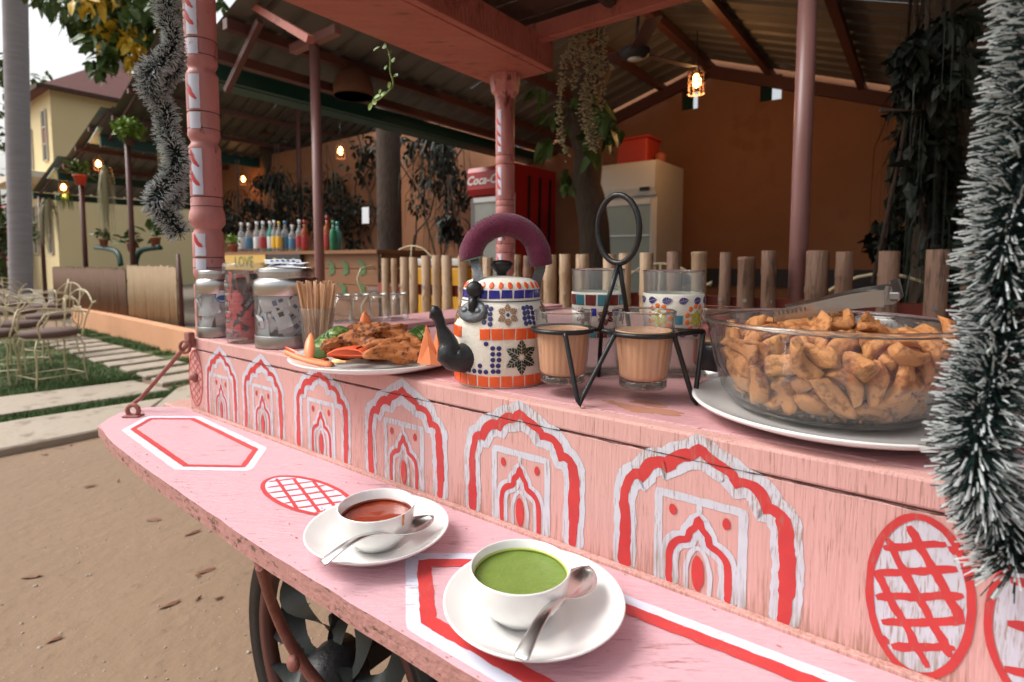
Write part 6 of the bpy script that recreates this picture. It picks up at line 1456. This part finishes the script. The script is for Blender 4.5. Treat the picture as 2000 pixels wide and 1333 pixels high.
for i in range(60):
    q = random.uniform(0, 6.28); rr = random.uniform(.07, .118); p_ = Vector((PX + rr * math.cos(q), PY + rr * math.sin(q), ZT + .0075 + max(0, rr - .088) * .28)); s_ = random.uniform(.0008, .0024)
    hb.add([(-s_, 0, 0), (0, s_ * .5, .0004), (s_, 0, 0), (0, -s_ * .5, .0006)], [(0, 1, 2, 3)], 0, False, Matrix.Translation(p_) @ Matrix.Rotation(random.uniform(0, 3), 4, 'Z'))
tag(hb.build('chopped_herbs', M['cuke_skin']), 'tiny chopped green herbs strewn over the plate of fried chicken', 'herbs', kind='stuff')
def fan_slices(c, label, mt, n, r, tilt, spread, yaw, th=.0022, skin=None, name='cucumber_slices'):
    nq = Vector((.25, -.75, .62)).normalized().to_track_quat('Z', 'Y').to_matrix().to_4x4()
    t = thing(name, label, 'garnish', c)
    for i in range(n):
        X = Matrix.Translation(c + Vector((math.cos(yaw) * i * spread, math.sin(yaw) * i * spread + .004 * i, .0030 * i))) @ Matrix.Rotation((i - 2) * .12, 4, 'Z') @ nq
        m = MB(); m.lathe([(.001, -th / 2), (r * .93, -th / 2), (r * .93, th / 2), (.001, th / 2)], 28, X, mi=0)
        m.lathe([(r * .93, -th / 2), (r, -th / 2 * .8), (r, th / 2 * .8), (r * .93, th / 2)], 28, X, mi=1); m.build('slice', [mt, skin or mt], t)
fan_slices(pp_(628, 683, .785) + Vector((0, 0, .002)), 'fanned cucumber slices at the left of the fried chicken', M['cuke'], 6, .0175, .95, .0042, .2, skin=M['cuke_skin'])
fan_slices(pp_(800, 664, .86), 'cucumber slices at the back right of the plate', M['cuke'], 4, .014, .8, .006, .5, skin=M['cuke_skin'])
def petal(c, L, wd, yaw, lean, mt, name, label, curl=.4, th=.002):
    V = []; n = 12; k = 5
    for i in range(n + 1):
        t = i / n; ww = wd / 2 * math.sin(math.pi * (.22 + .78 * t)) ** .7 if t < .98 else wd * .04
        for j in range(k):
            u = j / (k - 1) * 2 - 1; ang = curl * t * 1.5
            V.append((u * ww, .25 * wd * u * u - L * math.sin(ang) * t * .5, L * t * math.cos(ang * .5)))
    N0 = len(V); V += [(x, y + th, z) for x, y, z in V]
    Fs = [(i * k + j, i * k + j + 1, (i + 1) * k + j + 1, (i + 1) * k + j) for i in range(n) for j in range(k - 1)]
    Fs += [tuple(N0 + q for q in f[::-1]) for f in Fs]
    for i in range(n): Fs += [(i * k, (i + 1) * k, N0 + (i + 1) * k, N0 + i * k), (i * k + k - 1, N0 + i * k + k - 1, N0 + (i + 1) * k + k - 1, (i + 1) * k + k - 1)]
    for i in (0, n):
        for j in range(k - 1): Fs.append((i * k + j, i * k + j + 1, N0 + i * k + j + 1, N0 + i * k + j))
    X = Matrix.Translation(c) @ Matrix.Rotation(yaw, 4, 'Z') @ Matrix.Rotation(lean, 4, 'X')
    m = MB(); m.add(V, Fs, 0, True, X); tag(m.build(name, mt), label, 'garnish')
petal(pp_(606, 702, .770), .050, .017, .3, -.45, M['carrot'], 'carrot_peel', 'upright curl of orange carrot peel at the left of the plate', -.5)
petal(pp_(650, 708, .755), .078, .017, 1.35, -1.45, M['carrot'], 'carrot_peel', 'carrot peel lying over the left rim of the plate', .1)
petal(pp_(640, 700, .80), .085, .010, 1.15, -1.5, M['tomato_s'], 'tomato_peel', 'thin red tomato peel lying at the far left of the plate', .1)
petal(pp_(713, 652, .87), .036, .020, .0, .05, M['carrot'], 'carrot_tip', 'orange carrot tip standing behind the fried chicken', .05)
# carrot triangles (folded)
t = thing('carrot_fan', 'two standing orange carrot triangles at the right of the plate, beside the kettle spout', 'garnish', pp_(845, 700, .74))
for k, (px, py, w_, h_, yaw, d) in enumerate(((838, 709, .031, .052, .25, .722), (860, 706, .032, .048, -.3, .735), (842, 712, .030, .024, .1, .708), (864, 708, .026, .022, -.1, .716))):
    b_ = pp_(px, py, d); X = Matrix.Translation(b_) @ Matrix.Rotation(yaw, 4, 'Z') @ Matrix.Rotation(.12, 4, 'X')
    m = MB(); m.add([(-w_ / 2, 0, 0), (w_ / 2, 0, 0), (-.1 * w_, .004, h_), (-w_ / 2, .003, 0), (w_ / 2, .003, 0), (-.1 * w_, .006, h_), (0, -.006, h_ * .05)], [(0, 6, 2), (6, 1, 2), (5, 4, 3), (0, 2, 5, 3), (1, 4, 5, 2), (0, 3, 4, 1, 6)], 0, False, X); m.build('triangle', M['carrot'], t)
# tomato rose at the front
t = thing('tomato_slices', 'bright red orange tomato slices in front of the fried chicken', 'garnish', pp_(680, 700, .735))
for i in range(4):
    X = Matrix.Translation(pp_(676 + i * 5, 699 - i * 3, .742 + i * .006)) @ Matrix.Rotation(.1 * i - .1, 4, 'Z') @ Matrix.Rotation(-.30 + .16 * i, 4, 'X')
    m = MB(); V = []
    for z in (0, .0024):
        for j in range(15): q = math.pi * (j / 14) ; r = .0270 - .0018 * i + .0008 * math.sin(j * 2.1); V.append((r * math.cos(q), -.003 + z * .2 + .006 * math.sin(q) * (0.3), r * .42 * math.sin(q) + z))
        V.append((0, .012, .001 + z))
    n = 16; m.add(V, [tuple(range(n)), tuple(range(2 * n - 1, n - 1, -1))] + [(j, (j + 1) % n, n + (j + 1) % n, n + j) for j in range(n)], 0, True, X); m.build('slice', M['tomato_s'], t)

# ================================================================== JARS AND STICKS
def sachet(mb, c, L, wd, R3, mi=0, puff=.002):
    n, k = 6, 4; V = []
    for s_ in (1, -1):
        for i in range(n + 1):
            for j in range(k + 1):
                u, v = i / n * 2 - 1, j / k * 2 - 1; V.append((u * L / 2, v * wd / 2, s_ * puff * (1 - u * u) * (1 - v * v) + .0006 * math.sin(u * 7 + v * 3) + s_ * .0001))
    o = (n + 1) * (k + 1); Fs = [(i * (k + 1) + j, i * (k + 1) + j + 1, (i + 1) * (k + 1) + j + 1, (i + 1) * (k + 1) + j) for i in range(n) for j in range(k)]
    Fs += [tuple(o + q for q in f[::-1]) for f in Fs[:]]
    mb.add(V, Fs, mi, True, Matrix.Translation(c) @ R3)
def jar(label, px, d, r, h, kind):
    p = PD(px, 680, d); t = thing('storage_jar', label, 'jar', (p.x, p.y, ZT)); c = Vector((p.x, p.y, ZT)); v0 = Vector((-p.x, -p.y, 0)).normalized(); ang0 = math.atan2(v0.y, v0.x)
    if kind != 'plastic':
        m = MB(); m.lathe([(.001, .001), (r * .96, 0), (r, .003), (r, h * .70), (r * .99, h * .72), (r * .975, h * .72), (r * .97, .006), (.001, .006)], 48); m.build('glass_wall', M['oldglass'], t, world=False)
        m = MB(); m.lathe([(r * 1.006, .001), (r * 1.012, .0015), (r * 1.012, h * .155), (r * 1.006, h * .16)], 48, closed=True); m.build('steel_base', M['steel_dull'], t, world=False)
        m = MB(); m.lathe([(r * 1.0, h * .655), (r * 1.018, h * .66), (r * 1.022, h * .78), (r * 1.005, h * .825), (r * .96, h * .855), (r * .875, h * .87), (r * .865, h * .875), (r * .885, h * .885), (r * .865, h * .90), (r * .885, h * .915), (r * .865, h * .93), (r * .885, h * .945), (r * .865, h * .96), (r * .875, h * .985), (r * .86, h), (r * .83, h), (r * .83, h * .88), (r * .95, h * .82), (r * .97, h * .66)], 56, closed=True); m.build('steel_collar', M['steel'], t, world=False)
    else:
        m = MB(); pf = [(.001, .001), (r * .93, 0), (r * 1.0, .006)]
        for i in range(6):
            z = .012 + i * (h * .74 - .012) / 6; pf += [(r, z), (r * 1.0, z + h * .10), (r * .955, z + h * .112), (r * .955, z + h * .116)]
        pf += [(r * .98, h * .78), (r * .90, h * .84), (r * .90, h * .86), (r * .87, h * .86), (r * .93, h * .77), (r * .93, .008), (.001, .006)]
        m.lathe(pf, 40); m.build('plastic_wall', M['plastic_clear'], t, world=False)
        m = MB(); m.lathe([(r * .94, h * .855), (r * 1.06, h * .86), (r * 1.07, h * .975), (r * 1.0, h), (.001, h), (.001, h * .985), (r * .98, h * .985), (r * 1.03, h * .96), (r * 1.02, h * .87), (r * .94, h * .865)], 40); m.build('plastic_lid', M['plastic_clear'], t, world=False)
    return c, r, h, ang0, t
def orient(ang, roll, tiltt=.15):
    # sachet facing outward at angle ang, long side rolled
    return Matrix.Rotation(ang, 4, 'Z') @ Matrix.Rotation(R(90) + random.gauss(0, tiltt), 4, 'Y') @ Matrix.Rotation(roll, 4, 'Z')
random.seed(11)
c, r, h, a0_, jt = jar('big steel and glass jar stuffed with white sachets, open on top', 564, .985, .0555, .141, 'steel')
for i in range(34):
    q = a0_ + random.uniform(-1.9, 1.9); rr = r * random.choice((.86, .82, .66)); z = random.uniform(.028, h * .64)
    m = MB(); X = orient(q, random.uniform(-1.3, 1.3), .12); cc = c + Vector((math.cos(q) * rr, math.sin(q) * rr, z)); sachet(m, cc, .052, .024, X)
    o = m.build('sugar_sachet', M['paper']); tag(o, 'white printed sachet packed inside the big steel and glass jar', 'sachet', 'white sachets in the big jar')
    k = MB()
    for e_ in (-1, 1):
        for dz in range(2):
            V = [Matrix.Translation(cc) @ X @ Vector((x, y, e_ * (.0022 if abs(y) < .006 else .0016))) for x, y in ((-.016 + dz * .012, -.004), (-.008 + dz * .012, -.004), (-.008 + dz * .012, .002 + dz * .003), (-.016 + dz * .012, .002 + dz * .003))]
            k.add(V, [(0, 1, 2, 3)])
    k.build('print', M['ink_blue'] if i % 3 else M['ink_black'], o)
for i, (dx, dy, yaw, tl) in enumerate(((0, 0, .1, .25), (.006, .01, -.3, .1), (-.008, .006, .5, .3))):
    m = MB(); cc = c + Vector((dx, dy, h + .004 + .0035 * i)); X = Matrix.Rotation(yaw, 4, 'Z') @ Matrix.Rotation(tl, 4, 'X'); sachet(m, cc, .062, .028, X, puff=.003)
    o = m.build('sugar_sachet', M['paper']); tag(o, ['lowest white sachet lying across the mouth of the big jar', 'white sachet in the middle on the mouth of the big jar', 'topmost printed sachet poking out of the big jar'][i], 'sachet')
    k = MB()
    for s_ in range(5): V = [Matrix.Translation(cc) @ X @ Vector((x, y, .0035 * max(.2, (1 - (x / .031) ** 2) * (1 - (y / .014) ** 2)) + .0004)) for x, y in ((-.022 + s_ * .009, -.007), (-.017 + s_ * .009, -.007), (-.017 + s_ * .009, -.001), (-.022 + s_ * .009, -.001))]; k.add(V, [(0, 1, 2, 3)])
    k.build('print', M['ink_blue'], o)
c, r, h, a0_, jt = jar('smaller steel and glass jar with white bags beside the pink post', 428, 1.105, .0375, .134, 'steel')
for i in range(12):
    q = a0_ + random.uniform(-1.7, 1.7); rr = r * .72; z = random.uniform(.03, h * .6)
    m = MB(); sachet(m, c + Vector((math.cos(q) * rr, math.sin(q) * rr, z)), .045, .030, orient(q, random.uniform(-.6, .6), .15), puff=.004)
    tag(m.build('tea_bag', M['paper']), 'white tea bag packed inside the smaller steel and glass jar', 'tea bag', 'white tea bags in the small jar')
lm_ = MB(); mf = on_post(c.x * 0, 0, 1, 0)
fc = lambda u, v, hh_: c + Vector((math.cos(a0_ + .25 + u / r), math.sin(a0_ + .25 + u / r), 0)) * (r * 1.004 + hh_) + Vector((0, 0, v))
blob(lm_, (0, .083), .0135, .0135, fc, .0004, 0, 24, .02); blob(lm_, (0, .083), .0115, .0115, fc, .0006, 1, 24, .02); blob(lm_, (0, .0795), .010, .0055, fc, .0008, 0, 20, .02)
lm_.build('round_label', [M['ink_blue'], M['paper']], jt)
c, r, h, a0_, jt = jar('clear plastic jar full of red and black coffee sachets', 482, 1.025, .0345, .150, 'plastic')
for i in range(56):
    q = a0_ + random.uniform(-2.0, 2.0); rr = r * random.choice((.78, .74, .5)); z = random.uniform(.018, h * .76); roll = random.choice((0, 0, 0, 1.57)) + random.gauss(0, .35)
    cc = c + Vector((math.cos(q) * rr, math.sin(q) * rr, z)); X = orient(q, roll, .12); m = MB(); sachet(m, cc, .040, .0165, X, puff=.0028)
    o = m.build('coffee_sachet', M['sachet_red'] if i % 5 else M['sachet_brown']); tag(o, 'slim red and dark coffee sachet packed in the plastic jar', 'sachet', 'coffee sachets in the plastic jar')
    if i % 4 == 1:
        k = MB(); V = [Matrix.Translation(cc) @ X @ Vector((x, y, .0032)) for x, y in ((-.002, -.005), (.012, -.005), (.012, .005), (-.002, .005))]; k.add(V, [(0, 1, 2, 3)]); k.build('dark_panel', M['sachet_brown'], o)
q = a0_ + .35; cc = c + Vector((math.cos(q), math.sin(q), 0)) * r * .86 + Vector((0, 0, .083)); X = Matrix.Rotation(q + math.pi / 2, 4, 'Z') @ Matrix.Rotation(R(90), 4, 'X') @ Matrix.Rotation(.9, 4, 'Z')
m = MB(); sachet(m, cc, .042, .016, X, puff=.002); o = m.build('coffee_sachet', M['sachet_brown']); tag(o, 'dark coffee sachet with white lettering in the middle of the plastic jar', 'sachet')
text_mb('NESCAFE', .0085, lambda u, v, hh: Matrix.Translation(cc) @ X @ Vector((u, v, .0026))).build('lettering', M['ink_white'], o)
# glass of wooden stirrers
p = PD(621, 680, .905); c = Vector((p.x, p.y, ZT))
gt_ = thing('stirrer_glass', 'clear glass holding a bunch of wooden stirring sticks', 'glass', c)
m = MB(); m.lathe([(.001, .001), (.021, 0), (.022, .002), (.0285, .074), (.0280, .075), (.0272, .0745), (.0208, .005), (.001, .005)], 40); m.build('glass_wall', M['oldglass'], gt_, world=False)
for i in range(52):
    q = random.uniform(0, 6.28); rb_ = .016 * random.random() ** .5; q2 = q + random.gauss(0, .35); rt_ = min(.031, rb_ * 1.3 + random.uniform(0, .016))
    b_ = c + Vector((math.cos(q) * rb_, math.sin(q) * rb_, .0062)); t_ = c + Vector((math.cos(q2) * rt_, math.sin(q2) * rt_, random.uniform(.114, .121)))
    dv = (t_ - b_).normalized(); X = Matrix.Translation(b_.lerp(t_, .5)) @ dv.to_track_quat('Z', 'Y').to_matrix().to_4x4() @ Matrix.Rotation(random.uniform(0, 3.14), 4, 'Z')
    m = MB(); m.box((0, 0, 0), (.0046, .0013, (t_ - b_).length), X, bev=.0005); tag(m.build('wooden_stirrer', M['stick']), 'thin wooden stirring stick standing in the clear glass', 'stick', 'wooden stirrers in the glass')
# upside down glasses on the end ledge
for i, px in enumerate((670, 706, 740, 779)):
    d = 1.215 + i * .022; p = PD(px, 640, d); z0 = ZT + .0143
    t = thing('small_glass', ['leftmost of the four upturned glasses, next to the stirring sticks', 'second upturned glass from the left behind the fried chicken', 'third upturned glass from the left behind the fried chicken', 'rightmost of the four upturned glasses'][i], 'glass', (p.x, p.y, z0))
    m = MB(); m.lathe([(.0232, 0), (.0250, .0005), (.0245, .004), (.0195, .062), (.0185, .0645), (.001, .0650), (.001, .058), (.0175, .058), (.0228, .004)], 36, closed=False, flute=5); m.build('glass_wall', M['glass'], t, world=False)
    m = MB(); m.tube([(math.cos(q * .1745) * .0240, math.sin(q * .1745) * .0240, .0012) for q in range(36)], .0011, 6, closed=True); m.build('rim', M['glass_solid'], t, world=False)
    m = MB(); m.lathe([(.001, .0585), (.0170, .0585), (.0182, .0625), (.0172, .0648), (.001, .0650)], 36); m.build('glass_foot', M['glass_solid'], t, world=False)

# ================================================================== HANGING GREENERY AT THE CANOPY
def succulent(label, pts, wid, n):
    t = thing('hanging_succulent', label, 'plant', pts[0]); P_ = spline(pts, .01)
    m = MB(); m.tube(P_, .0022, 5); m.build('stem', M['bark'], t)
    m = MB()
    for i in range(n):
        p = random.choice(P_) + Vector((random.gauss(0, wid), random.gauss(0, wid), random.gauss(0, .008))); s_ = random.uniform(.005, .010)
        X = Matrix.Translation(p) @ Matrix.Rotation(random.uniform(0, 6.28), 4, 'Z') @ Matrix.Rotation(random.uniform(-1, 1), 4, 'X') @ Matrix.Diagonal((s_, s_ * .6, s_ * .5, 1))
        m.add([(1, 0, 0), (-1, 0, 0), (0, 1, 0), (0, -1, 0), (0, 0, 1), (0, 0, -1)], [(0, 2, 4), (2, 1, 4), (1, 3, 4), (3, 0, 4), (2, 0, 5), (1, 2, 5), (3, 1, 5), (0, 3, 5)], 0, True, X)
    m.build('leaves', M['succ'], t)
for lb, ps, wd, n in (('leftmost long succulent string, curling at its lower end', [(1120, 75), (1103, 120), (1098, 160), (1092, 210), (1096, 265), (1108, 304)], .0055, 260),
                      ('short succulent string second from the left', [(1130, 60), (1118, 100), (1125, 140), (1118, 170)], .005, 90),
                      ('thick succulent string in the middle of the bunch', [(1148, 45), (1140, 90), (1150, 140), (1140, 190), (1146, 250), (1156, 285)], .0085, 480),
                      ('long succulent string right of the middle one', [(1168, 40), (1165, 90), (1168, 150), (1150, 200), (1160, 255), (1166, 290)], .0075, 330),
                      ('short succulent string at the right of the bunch', [(1175, 42), (1183, 80), (1178, 110), (1196, 136)], .0045, 80),
                      ('succulent string hanging just right of the thick one', [(1172, 45), (1175, 120), (1178, 170), (1172, 215)], .005, 110)):
    succulent(lb, [PD(x, y, 1.78) for x, y in ps], wd, n)
t = thing('leafy_vine', 'single bright green vine shoot hanging from the canopy plank', 'vine', PB(745, 88, 1.05)); P_ = spline([PB(x, y, 1.05) for x, y in ((752, 84), (762, 110), (762, 140), (768, 165), (752, 185), (732, 200))], .01)
m = MB(); m.tube(P_, .0022, 6); m.build('stem', M['leaf_bright'], t)
for i, (x, y, s_) in enumerate(((742, 92, .022), (754, 94, .02), (766, 98, .018), (768, 122, .02), (756, 128, .015), (768, 150, .02), (762, 160, .018), (750, 180, .02), (742, 188, .024), (732, 192, .026), (728, 202, .024), (745, 176, .014))):
    m = MB(); L = s_; X = Matrix.Translation(PB(x, y, 1.05 + random.uniform(-.01, .01))) @ Matrix.Rotation(-AZ, 4, 'Z') @ Matrix.Rotation(R(70) + random.uniform(-.5, .3), 4, 'X') @ Matrix.Rotation(random.uniform(0, 6.28), 4, 'Z')
    V = [(0, 0, 0)] + [(L * .5 + L * .5 * math.cos(q * .524), L * .36 * math.sin(q * .524), .1 * L * abs(math.sin(q * .524))) for q in range(12)]
    m.add(V, [(0, 1 + j, 1 + (j + 1) % 12) for j in range(12)], 0, True, X); m.build('leaf', M['leaf_bright'], t)

# ================================================================== TINSEL GARLANDS
def tinsel(label, pts, rad, n, nl, wd, dark, strands_=1):
    t = thing('tinsel_garland', label, 'garland', pts[0]); P_ = spline(pts, .004)
    m = MB(); m.tube(P_, rad * .10, 8); m.build('core', M['tinsel_g'], t)
    m = MB(); K_ = len(P_) - 1
    for i in range(n):
        k = random.randrange(K_); p = P_[k]; tt = (P_[k + 1] - p).normalized()
        q = Vector((random.gauss(0, 1), random.gauss(0, 1), random.gauss(0, 1))); q = (q - tt * q.dot(tt)).normalized()
        q = (q + tt * random.gauss(.0, .30)).normalized(); L = nl * random.uniform(.62, 1.08)
        lump = 1 + .28 * noise.noise(p * (9 / rad * .03)); L *= lump
        s_ = q.cross(Vector((random.gauss(0, 1), random.gauss(0, 1), random.gauss(0, 1)))).normalized() * wd
        bx = q * L + Vector((0, 0, -L * .10)) + tt * random.gauss(0, L * .10)
        white = random.random() > dark; f_ = random.uniform(.52, .80) if white else 1
        V = [p - s_ * .6, p + s_ * .6, p + bx * f_ + s_, p + bx * f_ - s_]
        m.add(V, [(0, 1, 2, 3)], 0)
        if white:
            s2 = s_ * 1.5; s3 = s2.cross(q).normalized() * s2.length
            V = [p + bx * f_ - s2, p + bx * f_ + s2, p + bx + s2 * .8, p + bx - s2 * .8, p + bx * f_ - s3, p + bx * f_ + s3, p + bx + s3 * .8, p + bx - s3 * .8]; m.add(V, [(0, 1, 2, 3), (4, 5, 6, 7)], 1)
    o = m.build('needles', [M['tinsel_g'], M['tinsel_w']], t); return o
random.seed(21)
dL = 1.02
tinsel('frosted green tinsel garland hanging left of the pink post', [PD(x + 8, y, dL + dz) for x, y, dz in ((328, -60, 0), (322, -10, 0), (318, 30, .01), (330, 75, 0), (318, 110, -.01), (290, 132, -.02), (282, 160, -.01), (300, 195, .01), (318, 225, .01), (316, 265, 0), (335, 300, -.01), (328, 345, 0), (300, 378, -.02), (296, 400, -.01), (322, 425, 0), (345, 455, .01))], .024, 7500, .0235, .00050, .30)
tinsel('loop of frosted tinsel twisted round the left garland', [PD(x, y, dL + .02) for x, y in ((335, 70), (345, 105), (338, 140), (322, 160), (312, 185))], .018, 2000, .020, .00046, .32)
tinsel('lower loop of frosted tinsel at the left garland', [PD(x + 4, y, dL + .02) for x, y in ((335, 265), (345, 305), (346, 345), (338, 385), (325, 415))], .018, 1700, .020, .00050, .3)
tinsel('large frosted green tinsel garland at the right edge, in front of the bowl', [PD(x, y, .318 + dz) for x, y, dz in ((2075, -160, .0), (2062, -20, 0), (2045, 90, .0), (2030, 200, .0), (2012, 300, 0), (1985, 400, -.004), (1960, 500, 0), (1968, 600, .004), (1950, 700, 0), (1925, 790, -.004), (1905, 870, -.004), (1918, 940, 0), (1952, 1000, .004), (1975, 1060, .002), (1985, 1100, 0), (1988, 1115, 0))], .034, 9500, .0270, .00038, .60)
